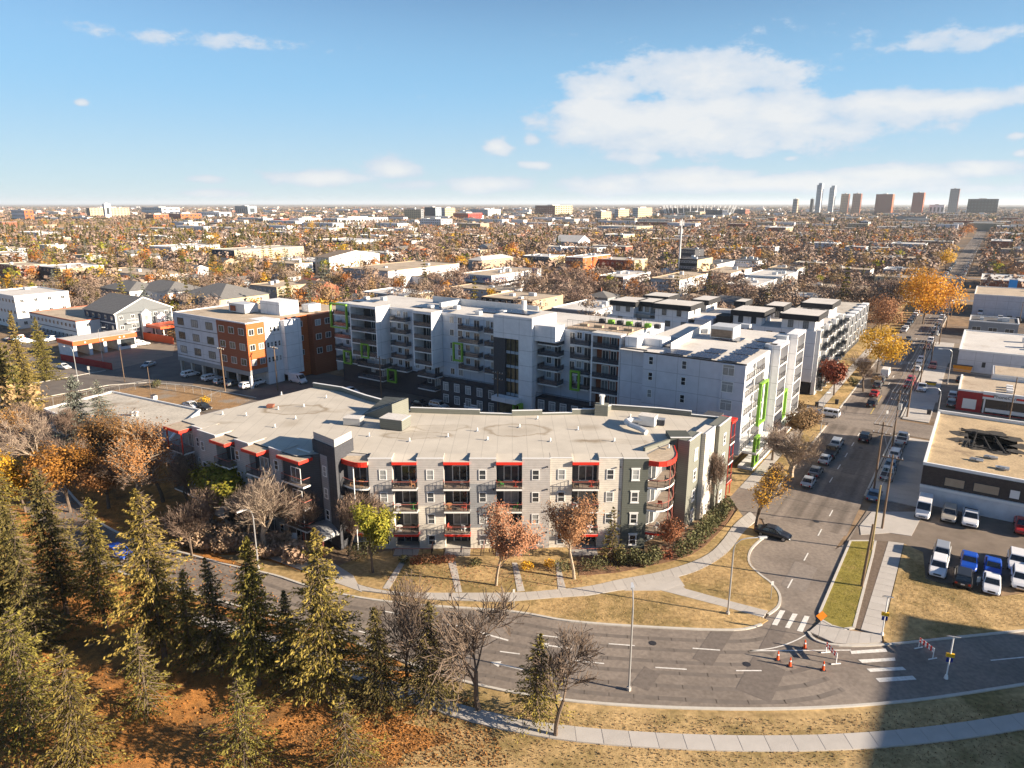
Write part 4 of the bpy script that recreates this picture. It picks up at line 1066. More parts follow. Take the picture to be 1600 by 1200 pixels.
WB = [(574, 611, 'cream', 'taupe', None), (650, 692, 'cream', 'taupe', None), (733, 775, 'cream', 'taupe', 'greyw'), (816, 860, 'taupe', 'taupe', None), (860.3, 895, 'cream', 'cream', None), (937, 975, 'cream', 'cream', None), (975.3, 1015, 'greyg', 'greyg', None)]
LV = (.55, 3.55, 6.6, 9.7)
for (a, c, lo_, hi_, mid) in WB:
    x0, x1 = px_x(a), px_x(c)
    bay(x0, x1, lo_, hi_, mid=mid, y0=(.0 if a not in (860.3, 937) else .15), zs=6.1)
    dark = a == 975.3
    u = {574: -16.55, 860.3: 6.35}.get(a, (x0 + x1) / 2 + (0 if dark else -.05))
    for z in LV:
        wat(I4, 0, 'F', (.0 if a not in (860.3, 937) else .15) - .004, u, z, 1.02 if dark else .95, 1.5 if dark else 1.42, 'trimmed' if dark else 'sash')
        if not dark and a in (816, 733, 937):               # small wall lamps
            q = MB(); q.box(-.09, .09, -.2, 0, 0, .16); q.build('wall_lamp', M['dtrim'], fb, (x1 - .35, -.004, z + 1.75))
def balcony(poly_out, back, z, T=I4, rail=True, fascia=None, th=.24, side=True):
    """slab between an outer edge and the wall, with its railing as a sub-part"""
    b = MB(T); P = list(poly_out) + list(back)
    b.prism(P, z, z + th, 0, 1)
    o = b.build('balcony', [M['trim'], M['floor']], fb)
    if fascia:
        f = MB(T)
        for a, c in zip(poly_out[:-1], poly_out[1:]):
            a = Vector((*a, 0)); c = Vector((*c, 0)); n = Vector(((c - a).y, -(c - a).x, 0)).normalized() * .06
            f.prism([(v.x, v.y) for v in (a, c, c + n, a + n)], z - .12, z + th - .05)
        f.build('balcony_fascia', M['red'], o)
    if rail:
        r = MB(T); railing_mb(poly_out, z + th, b=r, h=1.0, sp=.14)
        r.build('railing', [M['railred'], M['dtrim']], o)
    return o
M['railred'] = mat('faded_red_rail', (.40, .13, .10), rough=.6, var=.1)
for (a, c) in ((611, 650), (692, 733), (775, 816), (895, 937)):
    x0, x1 = px_x(a), px_x(c)
    b = MB(); b.box(x0 + .005, x1 - .005, -.22, 1.97, 11.82, 12.2, 0)
    i = b.add([(x0 + .01, -.2, 12.21), (x1 - .01, -.2, 12.21), (x1 - .01, 2.0, 12.54), (x0 + .01, 2.0, 12.54)]); b.face([i, i + 1, i + 2, i + 3], 1)
    b.build('canopy', [M['red'], M['roofn']], fb)
    for k, z in enumerate((2.22, 5.38, 8.5)):
        balcony([(x0 + .01, 0), (x0 + .01, -.75), (x1 - .01, -.75), (x1 - .01, 0)], [(x1 - .01, 1.98), (x0 + .01, 1.98)], z, fascia=(k == 0))
    for k, z in enumerate((.0, 2.5, 5.65, 8.78)):
        wat(I4, 0, 'F', 1.97, (x0 + x1) / 2 + .25, z, 1.95, 2.15, 'slider', part='sliding_door', gl='glassl' if (k + a) % 3 == 0 else 'glass')
    # ground patio with a fence
    r = MB(); railing_mb([(x0, -2.2), (x1 + 1.8, -2.2), (x1 + 1.8, -.1)], .1, b=r); r.build('patio_railing', [M['railred'], M['dtrim']], fb)
    p = MB(); p.box(x0, x1, -2.2, 1.9, -.1, .12); p.build('patio', M['conc'], fb)
# curved balconies at both ends
def arc(c, rx, ry, a0, a1, n=12):
    return [(c[0] + rx * math.cos(R(a0 + (a1 - a0) * k / n)), c[1] + ry * math.sin(R(a0 + (a1 - a0) * k / n))) for k in range(n + 1)]
cx0, cx1 = -22.2, px_x(574)
la = [(cx0, 1.1)] + [(cx0 + (cx1 - cx0) * t, 1.1 - 1.75 * math.sin(t * math.pi * .62) - .0 * t) for t in [k / 10 for k in range(1, 11)]]
b = MB(); b.box(cx0 + .2, cx1 - .005, 1.9, 2.6, -.1, 12.4, 0); b.build('wall_bay', [M['taupe']], fb)
def canopy(edge, back, z0=11.8, z1=12.25):
    b = MB(); b.prism([*edge, *back], z0 + .05, z1, 0)
    for a, c in zip(edge[:-1], edge[1:]):
        a = Vector((*a, 0)); c = Vector((*c, 0)); n = Vector(((c - a).y, -(c - a).x, 0)).normalized() * .12
        b.prism([(v.x, v.y) for v in (a, c, c + n, a + n)], z0 - .1, z1 + .08, 1)
    return b.build('canopy', [M['rooft'], M['red']], fb)
canopy(la, [(cx1, 2.3), (cx0, 2.3)])
for k, z in enumerate((2.22, 5.38, 8.5)):
    balcony(la, [(cx1 - .01, 1.9), (cx0, 1.9)], z, fascia=(k == 0))
for z in (.0, 2.5, 5.65, 8.78): wat(I4, 0, 'F', 1.89, -19.9, z, 1.9, 2.1, 'slider', part='sliding_door')
b = MB(); b.tube((-20.2, -.45, -.1), (-20.2, -.45, 11.7), .08, n=6); b.build('post', M['trim'], fb)
ra = [(17.46, -.05), (18.6, -.45), (19.6, -.3), (20.5, .4), (21.2, 1.5), (21.6, 2.8), (21.7, 4.0), (21.9, 5.6)]
b = MB(); b.prism([(17.4, 1.6), (19.2, 2.9), (20.4, 5.2), (20.4, 7.6), (16, 7.6), (16, 1.6)], -.1, 12.0, 0); b.build('wall_bay', [M['greyw']], fb)
canopy(ra, [(21.9, 6.7), (17.5, 3.0)], 11.8, 12.3)
b = MB(); b.prism([(17.5, 2.9), (21.9, 6.6), (21.7, 6.9), (17.3, 3.2)], 12.1, 13.0); b.build('parapet', M['greyg2'], fb)
for k, z in enumerate((2.22, 5.38, 8.5)):
    balcony(ra, [(20.4, 6.0), (20.3, 5.2), (19.2, 2.8), (17.46, 1.6)], z, fascia=(k == 0))
for z in (.0, 2.5, 5.65, 8.78):
    a = math.atan2(2.9 - 1.6, 19.2 - 17.4)
    fm, pm = win_mesh(1.8, 2.1, 'slider'); o = obj('sliding_door', fm, fb, (18.3, 2.22, z), a); obj('pane', pm, o)
for p in ((21.65, 3.4), (20.3, .25)):
    b = MB(); b.tube((*p, 2.2), (*p, 11.7), .06, n=6); b.build('post', M['railred'], fb)
# tall dark block at the right corner, stepping back along the street side
xr0, xr1 = 22.1, 24.45
b = MB(); b.box(xr0 - .5, xr1, 6.3, 9.5, -.1, 13.2, 0); b.box(xr0 - .54, xr1 + .04, 6.26, 6.5, 13.2, 13.28, 1); b.build('wall_bay', [M['greyg'], M['trim']], fb)
for z in LV: wat(I4, 0, 'F', 6.296, 23.2, z, 1.0, 1.5, 'trimmed')
segs = [(84.9, 89.4, -29.55, 'greyg2', 13.12, (87.6,)), (89.4, 93.6, -28.9, 'cream', 13.0, (91.6,)), (93.6, 98.9, -28.35, 'greyg2', 13.1, (96.2,))]
for s0, s1, e, mm, zt, ws in segs:
    b = MB(T_SE); b.box(e - 1.6, e, s0 + .01, s1, -.1, zt, 0); b.box(e - .2, e + .04, s0, s1 + .02, zt, zt + .08, 1); b.build('wall_bay', [M[mm], M['trim']], fb)
    for w in ws:
        for z in LV: wat(T_SE, GR, 'R', e + .004, w, z, 1.15 if mm == 'greyg2' else .7, 1.5 if mm == 'greyg2' else 1.2, 'trimmed' if mm == 'greyg2' else 'sash')
for k, z in enumerate((2.22, 5.38, 8.5)):
    balcony([(-30.5, 99.0), (-28.2, 99.0), (-28.2, 101.2)], [(-30.5, 101.2)], z, T=T_SE, fascia=(k == 0))
for s in (99.2, 101):
    b = MB(T_SE); b.tube((-28.3, s, -.1), (-28.3, s, 12.1), .08, n=5); b.build('post', M['red'], fb)
b = MB(T_SE); b.box(-30.6, -28.1, 98.95, 101.4, 12.0, 12.4); b.build('canopy', M['red'], fb)
b = MB(T_SE); b.box(-33, -30.5, 98.8, 102.3, -.1, 12.5); b.build('wall_bay', M['chars'], fb)
# corner tower, charcoal with a pale strip
tp = [(-26.2, 3.0), (-22.4, -.4), (-20.9, 3.4), (-24.6, 6.9)]
b = MB(); b.prism(tp, -.1, 14.2, 0); b.prism([(-26.0, 3.1), (-22.45, -.15), (-21.05, 3.35), (-24.6, 6.7)], 14.2, 15.2, 1, 2); b.build('tower', [M['char'], M['taupe'], M['roofn']], fb)
ta = math.atan2(-3.4, 3.8); tT = Matrix.Translation((-24.3, 1.3, 0)) @ Matrix.Rotation(ta, 4, 'Z')
b = MB(tT); b.box(-.75, .75, -.09, .02, 1.0, 12.6); b.build('tower_strip', M['greyw'], fb)
for z in LV: wat(tT, ta, 'F', -.095, .1, z, .85, 1.45)
# arched entrance canopy
b = MB(tT)
n = 10
for k in range(n):
    a0, a1 = math.pi * (.12 + .76 * k / n), math.pi * (.12 + .76 * (k + 1) / n)
    x0, z0, x1, z1 = -2.6 * math.cos(a0), 1.6 + 1.5 * math.sin(a0), -2.6 * math.cos(a1), 1.6 + 1.5 * math.sin(a1)
    i = b.add([(x0, -2.6, z0), (x1, -2.6, z1), (x1, 0, z1), (x0, 0, z0), (x0, -2.6, z0 + .15), (x1, -2.6, z1 + .15), (x1, 0, z1 + .15), (x0, 0, z0 + .15)])
    for q in ((4, 5, 6, 7), (3, 2, 1, 0)): b.face([i + j for j in q], 1)
    b.face([i, i + 1, i + 5, i + 4], 0); b.face([i + 2, i + 3, i + 7, i + 6], 0)
for x in (-2.3, 2.3): b.tube((x, -2.5, 0), (x, -2.5, 2.2), .1, n=6, m=0)
b.build('entrance_canopy', [M['railred'], M['metal']], fb)
# left wing, along the grid
for (e0, e1, mm) in ((-92.4, -90.0, 'taupe'), (-90.0, -85.6, 'taupe'), (-82.0, -78.9, 'taupe'), (-75.4, -72.9, 'taupe'), (-71.8, -69.3, 'cream')):
    y0 = {-90.0: 50.9, -71.8: 54.0, -75.4: 52.2}.get(e0, 51.5)
    b = MB(T_SE); b.box(e0, e1, y0, y0 + 2.6, -.1, ZT, 0); b.box(e0 - .04, e1 + .04, y0 - .05, y0 + .15, ZT, ZT + .07, 1); b.box(e0 + .02, e1 - .02, y0 + .15, y0 + 3, ZT, ZT + .03, 2)
    b.build('wall_bay', [M[mm], M['trim'], M['roofn']], fb)
    for z in LV: wat(T_SE, GR, 'F', y0 - .004, (e0 + e1) / 2 + (.1 if e1 - e0 < 3 else -1.2), z, .9, 1.4)
for (e0, e1, yf) in ((-96.6, -92.4, 49.5), (-85.6, -82.0, 49.9), (-78.9, -75.4, 50.3), (-72.9, -68.3, 51.4)):
    b = MB(T_SE); b.box(e0 + .01, e1 - .01, yf, 53.6, 11.9, 12.3, 0); b.box(e0 + .1, e1 - .1, yf + .1, 53.6, 12.3, 12.32, 1); b.build('canopy', [M['red'], M['rooft']], fb)
    for z in (2.22, 5.38, 8.5):
        balcony([(e0 + .2, 52.9), (e0 + .2, yf + .4), (e1 - .02, yf + .4), (e1 - .02, yf + 1.7)], [(e1 - .02, 52.9)], z, T=T_SE)
    for z in (.0, 2.5, 5.65, 8.78): wat(T_SE, GR, 'F', 52.36, (e0 + e1) / 2 + .3, z, 1.9, 2.1, 'slider', part='sliding_door')
b = MB(T_SE)
for e in (-96.4, -92.6): b.tube((e, 49.9, 8.6), (e, 49.9, 11.8), .12, n=6)
b.build('post', M['red'], fb)
b = MB(T_SE); b.box(-96.5, -92.5, 52.37, 60, -.1, 12.49); b.build('wall_bay', M['taupe'], fb)
# what stands on the roof
def roof_pt(px, py, z=12.5): g = G(px, py, z); return g
def roof_box(name, label, cat, px, py, w, d, h, z=12.5, rz=0.0, m='metalw', top=None, group=None, kind='box'):
    g = roof_pt(px, py, z)
    t = thing(name, label, cat, g, rz, group)
    b = MB(); b.box(-w / 2, w / 2, -d / 2, d / 2, .12, h); b.build('housing', M[m], t)
    b = MB(); b.box(-w / 2 - .06, w / 2 + .06, -d / 2 - .06, d / 2 + .06, h, h + .08); b.build('lid', M[top or m], t)
    b = MB(); b.box(-w / 2 + .1, w / 2 - .1, -d / 2 + .1, d / 2 - .1, -.02, .12); b.build('curb', M['dtrim'], t)
    return t
roof_box('rooftop_unit', 'grey metal housing in the middle of the near roof beside the skylight ramp', 'rooftop unit', 618, 668, 3.6, 2.6, 1.6, rz=-.35, m='greyg2', top='roofw')
roof_box('rooftop_unit', 'low grey ventilation housing left of the taller housing on the near roof', 'rooftop unit', 553, 663, 2.6, 1.6, 1.1, rz=-.2, m='metal', top='roofw')
t = roof_box('air_handler', 'white air handler with a bent duct at the right end of the near roof', 'air handler', 1012, 664, 2.4, 1.7, 1.5, rz=-.5, m='metalw', top='roofw')
b = MB(); pth = [(-.8, -.5, .75), (-2.2, -1.1, .8), (-2.6, -2.1, .75), (-1.6, -3.2, .7), (.2, -3.9, .6), (1.2, -4.4, .35)]
b.path(pth, .42, n=8); b.build('duct', M['metalw'], t)
roof_box('condenser', 'small dark condenser beside the bent duct on the near roof', 'condenser', 1033, 664, 1.0, 1.0, .9, rz=-.3, m='chars', top='metal')
# wedge shaped roof light
g = roof_pt(602, 648)
t = thing('roof_monitor', 'wedge shaped roof monitor with ribbed metal slope at the back of the near roof', 'roof monitor', g, -.5)
b = MB(); i = b.add([(-3, -2, 0), (3, -2, 0), (3, 2, 0), (-3, 2, 0), (3, -2, 2.6), (3, 2, 2.6), (-1.6, 2, 2.2)])
for q in ((0, 1, 4), (1, 2, 5, 4), (2, 3, 6, 5), (0, 4, 5, 6), (3, 0, 6), (3, 2, 1, 0)): b.face([i + k for k in q], 0)
b.build('body', M['greyg2'], t)
b = MB()
for k in range(11): b.tube((-2.7 + k * .16, -1.85 + k * .32, .2), (2.6, -1.8 + k * .34, 2.66), .03, n=3)
b.build('rib', M['metal'], t, kind='stuff')
k_ = 0
VN = ['near the ring stain', 'left of the ring stain', 'by the left wing parapet', 'in the middle of the left wing', 'behind the corner tower', 'right of the corner tower', 'in front of the grey housing', 'near the centre bays', 'above the third balcony bay', 'behind the fourth balcony bay', 'near the dark puddle stain', 'left of the bent duct', 'right of the rear parapet', 'by the front edge over the cream bay', 'beside the small condenser', 'near the left rear edge', 'by the small brown vent', 'over the left wing balconies', 'near the raised rear corner', 'halfway along the rear edge']
for (x, y) in ((435, 640), (385, 650), (348, 648), (462, 655), (510, 622), (577, 682), (640, 690), (700, 683), (746, 674), (762, 688), (812, 668), (860, 690), (903, 672), (960, 690), (1045, 700), (475, 636), (440, 617), (430, 668), (985, 652), (840, 655)):
    g = roof_pt(x, y); t = thing('roof_vent', 'short white plumbing vent with a curb ' + VN[k_], 'roof vent', g, 0, 'small vents on the near roof'); k_ += 1
    b = MB(); b.tube((0, 0, 0), (0, 0, .55), .09, n=7); b.build('pipe', M['trim'], t)
    b = MB(); b.box(-.22, .22, -.22, .22, 0, .08); b.build('curb', M['metal'], t)
t = roof_box('roof_hatch', 'small brown roof hatch on the left wing of the near roof', 'roof hatch', 423, 637, 1.0, .9, .45, m='brick', top='brick')
g = G(940, 640, 13.3)
t = thing('chimney_stack', 'white round chimney on a grey block at the rear edge of the near roof', 'chimney', g, -.2)
b = MB(); b.box(-1.0, 1.0, -.8, .8, -1.0, .9); b.build('base', M['greyg2'], t)
b = MB(); b.tube((0, 0, .9), (0, 0, 2.1), .32, n=10); b.tube((0, 0, 2.1), (0, 0, 2.35), .45, n=10); b.build('flue', M['trim'], t)
# small things people keep on the balconies
cols = {'wood': mat('cedar_furniture', (.42, .20, .09), var=.1), 'whitepl': M['trim'], 'green': mat('garden_green_cover', (.03, .16, .03)), 'dark': M['dtrim'], 'redc': mat('red_cushion', (.35, .05, .03))}
def chair_mb():
    b = MB(); b.box(-.28, .28, -.26, .26, .38, .44); b.box(-.28, .28, .22, .28, .44, .9)
    for x in (-.25, .25):
        for y in (-.23, .25): b.box(x - .03, x + .03, y - .03, y + .03, 0, .38)
    return b
chm = {k: chair_mb().mesh('patio_chair', m) for k, m in cols.items()}
def table_mb():
    b = MB(); b.prism([(.42 * math.cos(a * .785), .42 * math.sin(a * .785)) for a in range(8)], .66, .72); b.tube((0, 0, 0), (0, 0, .66), .05, n=5); b.box(-.25, .25, -.25, .25, 0, .04); return b
tbm = {k: table_mb().mesh('patio_table', m) for k, m in cols.items()}
fn = ['second', 'third', 'top']; bn = {611: 'first', 692: 'second', 775: 'third', 895: 'fourth'}
cn = {'wood': 'cedar brown', 'whitepl': 'white', 'green': 'green', 'dark': 'black', 'redc': 'red'}
for a, c in ((611, 650), (692, 733), (775, 816), (895, 937)):
    for k, z in enumerate((2.46, 5.62, 8.74)):
        x0, x1 = px_x(a), px_x(c)
        for j in range(2):
            if rng.random() < .85:
                cc = rng.choice(list(cols)); isT = rng.random() < .3
                me = (tbm if isT else chm)[cc]
                o = obj(me.name, me, None, (x0 + .6 + j * 1.9, FY + rng.uniform(-.3, .5), z), rng.uniform(0, 6), label=f"{cn[cc]} patio {'table' if isT else 'chair'} on the {fn[k]} floor of the {bn[a]} flat balcony bay, {'left' if j == 0 else 'right'} side", category='table' if isT else 'chair', group='balcony furniture')
for x, y, z, cc, lb in ((-20.6, .6, 8.74, 'wood', 'cedar brown patio chair on the top left curved balcony'), (-19.4, .5, 8.74, 'wood', 'cedar brown patio table on the top left curved balcony'), (19.4, .9, 5.62, 'redc', 'red patio chair on the third floor right curved balcony'), (20.3, 1.6, 8.74, 'dark', 'black patio chair on the top right curved balcony'), (19.0, .7, 2.46, 'whitepl', 'white patio chair on the second floor right curved balcony')):
    me = (tbm if 'table' in lb else chm)[cc]
    obj(me.name, me, None, (x, FY + y, z), rng.uniform(0, 6), label=lb, category='table' if 'table' in lb else 'chair', group='balcony furniture')
# the low garage wing at the left
gpts = [G(190, 617, 4), G(72, 642, 4), G(150, 668, 4), G(265, 680, 4)]
g0 = SE(64, -122)
gb = thing('garage_building', 'low flat roofed garage left of the beige apartment block behind two blue spruces', 'garage', g0, GR)
def gfr(e, s): return (e + 122, s - 64)
gp_ = [gfr(to_se(G(x_, y_, 4))[1], to_se(G(x_, y_, 4))[0]) for x_, y_ in ((70, 640), (175, 613), (312, 642), (282, 666), (262, 690), (150, 672))]
b = MB(); b.prism(gp_, -.1, 3.9, 0); b.build('wall', M['taupe'], gb)
b = MB(); b.prism([(x * .995, y * .995) for x, y in gp_], 3.9, 3.95); b.build('roof', M['roofg'], gb)
b = MB()
for a, c in zip(gp_, gp_[1:] + gp_[:1]):
    a = Vector((*a, 0)); c = Vector((*c, 0)); n = Vector((-(c - a).y, (c - a).x, 0)).normalized() * .25
    b.prism([(v.x, v.y) for v in (a - n * .1, c - n * .1, c + n, a + n)], 3.95, 4.3)
b.build('parapet', M['trim'], gb)
for x, y, lb in ((207, 650, 'left'), (214, 650, 'right')):
    g = G(x, y, 3.95); t = thing('roof_vent', f'squat metal mushroom vent on the garage roof, {lb} of the pair', 'roof vent', g)
    b = MB(); b.tube((0, 0, 0), (0, 0, .7), .25, n=8); b.tube((0, 0, .7), (0, 0, 1.0), .5, .3, n=8); b.build('hood', M['metalw'], t)
# ------------------------------------------------------------------ long grey and charcoal apartment building behind
ZL, S0 = 20.6, 114.6
gc = thing('apartment_building', 'long grey and charcoal six storey apartments with lime green frames behind the beige block', 'apartment building', SE(S0, -90), GR)
def lx(px, z=ZL, s=S0): return EX(px, s, z) + 90
def gwin(face, c, u, z, w, h, style='slider', **k): return window(gc, face, c, u, z, w, h, style, **k)
def part(name, boxes, mats, root=gc, **k):
    b = MB()
    for q in boxes: b.box(*q)
    return b.build(name, [M[m] for m in (mats if isinstance(mats, (list, tuple)) else [mats])], root, **k)
XL, XR = lx(525), lx(976)
FL = [0, 2.95, 5.9, 8.85, 11.8, 14.75, 17.6]
part('wall', [(XL, XR, 1.0, 19, 5.9, 20.0, 0), (XL, XR, 1.0, 19, -.1, 5.9, 1)], ['blue_grey', 'char'])
part('roof', [(XL + .2, XR - .2, 1.2, 18.8, 20.0, 20.06)], 'roofw')
def gbalc(x0, x1, y0, y1, z, root=gc, rail='dtrim', slab='trim', sides=(True, True), glassy=True):
    b = MB(); b.box(x0, x1, y0, y1, z - .2, z); o = b.build('balcony', M[slab], root)
    pts = ([(x0 + .03, y1)] if sides[0] else []) + [(x0 + .03, y0 + .04), (x1 - .03, y0 + .04)] + ([(x1 - .03, y1)] if sides[1] else [])
    r = railing_mb(pts, z, h=1.05, sp=.35, glass=2); r.build('railing', [M[rail], M[rail], M['railglass']], o)
    return o
def stack(x0, x1, y0, y1, floors, doors=True, wdt=1.6):
    for f in floors:
        gbalc(x0, x1, y0, y1, FL[f])
        if doors:
            gwin('F', y1 - .004, x0 + (x1 - x0) * .7, FL[f] + .05, wdt, 2.1, 'slider', part='sliding_door')
            if x1 - x0 > 3.6: gwin('F', y1 - .004, x0 + (x1 - x0) * .25, FL[f] + .8, 1.2, 1.4)
def boxframe(x0, x1, y0, zb, zt, floors, inner='chars', mm='whitep', sidewin=True):
    """white box frame that stands out from the front, with dark recessed balconies"""
    part('frame_bay', [(x0, x0 + .3, y0, 1.0, zb, zt, 0), (x1 - .3, x1, y0, 1.0, zb, zt, 0), (x0 + .3, x1 - .3, y0, 1.0, zt - .5, zt, 0)], [mm])
    part('bay_roof', [(x0, x1, y0, 1.3, zt, zt + .08)], 'roofw')
    part('recess_wall', [(x0 + .3, x1 - .3, .7, .99, zb, zt - .5)], inner)
    for f in floors:
        gbalc(x0 + .3, x1 - .3, y0 + .05, .7, FL[f], slab='trim', sides=(False, False))
        gwin('F', .696, (x0 + x1) / 2 + .8, FL[f] + .4, 1.3, 1.8, 'slider')
        gwin('F', .696, (x0 + x1) / 2 - .9, FL[f] + .05, 1.5, 2.1, 'slider', part='sliding_door')
# unit 1: far left stack with green frames
x = [lx(p) for p in (525, 560, 563, 588, 612, 636, 655, 684, 694, 716, 750, 756, 785, 803, 824, 845, 878, 887, 897, 926, 929, 975)]
part('wall_bay', [(x[0], x[1], -.2, .99, 17.6, 20.3)], 'blue_grey')
stack(x[0] + .4, x[1], -1.6, .99, (2, 3, 4, 5, 6))
def gframe(x0, x1, y0, z0, z1, root=gc, face='F', t=.32, d=.5):
    """lime green picture frame hung on the balconies"""
    b = MB()
    if face == 'F':
        b.box(x0, x0 + t, y0 - d, y0, z0, z1); b.box(x1 - t, x1, y0 - d, y0, z0, z1); b.box(x0 + t, x1 - t, y0 - d, y0, z0, z0 + t); b.box(x0 + t, x1 - t, y0 - d, y0, z1 - t, z1)
    else:
        b.box(y0, y0 + d, x0, x0 + t, z0, z1); b.box(y0, y0 + d, x1 - t, x1, z0, z1); b.box(y0, y0 + d, x0 + t, x1 - t, z0, z0 + t); b.box(y0, y0 + d, x0 + t, x1 - t, z1 - t, z1)
    return b.build('green_frame', M['green'], root)
gframe(lx(524), lx(550), -1.6, 14.3, 20.4)
gframe(lx(541), lx(553), -1.6, 5.6, 8.9)
boxframe(x[2], x[4] - 1.6, -3.6, 8.3, 20.9, (3, 4, 5, 6))
stack(x[2] + .2, x[4] - 1.8, -2.2, .99, (1, 2))
gframe(lx(578), lx(590), -3.3, 8.4, 11.9)
# unit 3: recessed wall with balcony stack and a window column
part('parapet', [(x[4] - 1.6, x[6], .85, 1.1, 20.0, 20.5, 0)], ['whitep'])
stack(x[4], x[5], -.9, .99, (1, 2, 3, 4, 5, 6)[1:])
for f in (2, 3, 4, 5, 6):
    gwin('F', .996, lx(645), FL[f] + .8, 1.3, 1.5, 'slider'); gwin('F', .996, lx(603), FL[f] + .8, 1.2, 1.4, 'slider')
gframe(lx(606), lx(620), -.9, 2.8, 6.0)
boxframe(x[6] + .2, x[8] - 1.5, -2.6, 8.3, 20.9, (3, 4, 5, 6))
stack(x[6] + .4, x[8] - 1.7, -1.8, .99, (1, 2))
gwin('F', .996, lx(659), 6.6, 1.2, 1.4)
# unit 5
part('parapet', [(x[8] - 1.5, x[12], .85, 1.1, 20.0, 20.6, 0)], ['whitep'])
for f in (2, 3, 4, 5, 6):
    gwin('F', .996, lx(701), FL[f] + .8, 1.2, 1.5, 'slider'); gwin('F', .996, lx(714), FL[f] + .8, 1.3, 1.5, 'slider')
stack(x[9] + .4, x[10], -.8, .99, (3, 4, 5, 6)); stack(x[11] + .6, x[12], -.8, .99, (3, 4, 5, 6))
gwin('F', .996, lx(758), FL[6] + .8, 1.1, 1.5)
gframe(lx(712), lx(727), -.9, 10.6, 14.7)
# charcoal brick base either side of the tower
for (a, c) in ((lx(694), x[12]), (x[15] + .2, x[20] + 1)):
    part('brick_base', [(a, c, -1.9, .99, -.1, 5.9)], 'char'); part('base_cap', [(a - .05, c + .05, -1.95, .95, 5.9, 6.0)], 'dtrim')
    n = 5; stp = (c - a) / n
    for k in range(n):
        for z in (.9, 3.7): gwin('F', -1.904, a + stp * (k + .5), z, 1.5, 1.9, 'transom', gl='glassl')
    r = railing_mb([(a, -1.8), (c, -1.8)], 6.0, sp=.25); r.build('terrace_railing', [M['dtrim'], M['dtrim']], gc)
# stair tower with the tall glazed slot
tx0, tx1 = x[12], x[15]
part('tower_wall', [(tx0, tx1, -3.2, 6, 17.6, 22.2, 0), (tx0, x[13], -3.2, 6, -.1, 17.6, 1), (x[14], tx1, -3.2, 6, -.1, 17.6, 0), (x[13], x[14], -2.6, 6, -.1, 17.6, 2)], ['whitep', 'char', 'tglass'])
part('tower_roof', [(tx0 + .2, tx1 - .2, -3.0, 5.8, 22.2, 22.26)], 'roofw')
for k in range(4):
    part('spandrel', [(x[13], x[14], -2.8, -2.61, 5.6 + k * 2.95, 6.15 + k * 2.95)], 'bluew')
for k in range(1, 3):
    xx = x[13] + (x[14] - x[13]) * k / 3
    part('mullion', [(xx - .05, xx + .05, -2.85, -2.605, .5, 17.6)], 'dtrim')
part('entrance_canopy', [(lx(790), lx(828), -5.2, -3.21, 4.6, 5.6)], 'whitep')
part('entrance_glass', [(lx(795), lx(820), -3.35, -3.21, 0, 4.5)], 'tglass')
gframe(lx(820), lx(832), -3.25, -.1, 4.6, d=1.2)
# unit 6-8
part('wall_bay', [(tx1, x[16], -2.4, .99, 17.7, 20.9)], 'whitep')
stack(tx1 + .3, x[16], -1.6, .99, (3, 4, 5)); gbalc(tx1 + .3, x[16], -1.6, .99, FL[6] - .6)
for f in (3, 4, 5, 6): gwin('F', .996, lx(891), FL[f] + .5, 1.2, 1.5, 'slider')
stack(x[18] - .3, x[19] - .2, -.9, .99, (3, 4, 5, 6))
gframe(lx(897), lx(912), -.9, 8.5, 12.5)
boxframe(x[20], x[21], -1.2, 2.9, 20.4, (2, 3, 4, 5, 6), inner='brown')
# rooftop terrace with deck, screens and planters
part('terrace_deck', [(lx(880), XR, 1.5, 11, 20.06, 20.4)], 'deck')
r = railing_mb([(lx(880), 1.6), (XR, 1.6), (XR, 11), (lx(880), 11)], 20.4, h=1.5, sp=1.1); r.build('terrace_railing', [M['dtrim'], M['dtrim']], gc)
for k in range(7):
    part('planter', [(lx(900) + k * 2.0, lx(900) + k * 2.0 + 1.1, 9.5, 10.5, 20.4, 21.2)], 'green' if k % 2 else 'dtrim')
for k in range(4):
    part('terrace_bench', [(lx(890) + k * 3.2, lx(890) + k * 3.2 + 1.8, 4, 4.7, 20.4, 20.9)], 'tanw')
for k, (a, y) in enumerate(((530, 8), (548, 10), (640, 6), (668, 9), (720, 5), (742, 9), (765, 6))):
    part('roof_vent', [(lx(a), lx(a) + 1.2, y, y + 1.2, 20.06, 20.9)], 'metalw')
part('roof_screen', [(lx(610), lx(780), 15.0, 15.2, 20.06, 21.6), (lx(650), lx(654), 8, 15, 20.06, 21.4)], 'metalw')
PANEL = MB(); PANEL.box(-.5, .5, -.85, .85, .0, .05, 0); PANEL.v = [(x_, y_ * .98, z_ + y_ * .07 + .25) for x_, y_, z_ in PANEL.v]; PANELM = PANEL.mesh('solar_module', M['solar'])
def array(root, cx, cy, z, nx, ny, px_=1.06, py_=1.78):
    r = MB(); r.box(-nx * px_ / 2, nx * px_ / 2, -.03, .03, .05, .1); o = r.build('solar_array', M['metal'], root, (cx, cy, z))
    for i in range(nx):
        for j in range(ny):
            obj('solar_module', PANELM, o, ((i - (nx - 1) / 2) * px_, (j - (ny - 1) / 2) * py_, 0))
for (a, y, nx, ny) in ((535, 6, 6, 2), (632, 8, 9, 3), (665, 4, 4, 2), (715, 10, 7, 2), (800, 1, 6, 2)):
    array(gc, lx(a, ZL) + 2, y + (0 if a != 800 else 0), 20.06 if a != 800 else 22.26, nx, ny)
g = part('roof_cylinder', [(lx(797) - .2, lx(797) + .2, 5, 5.4, 22.2, 22.4)], 'metal')
b = MB(); b.tube((lx(797), 5.2, 22.2), (lx(797), 5.2, 24.2), .55, n=10); b.build('flue', M['trim'], gc)

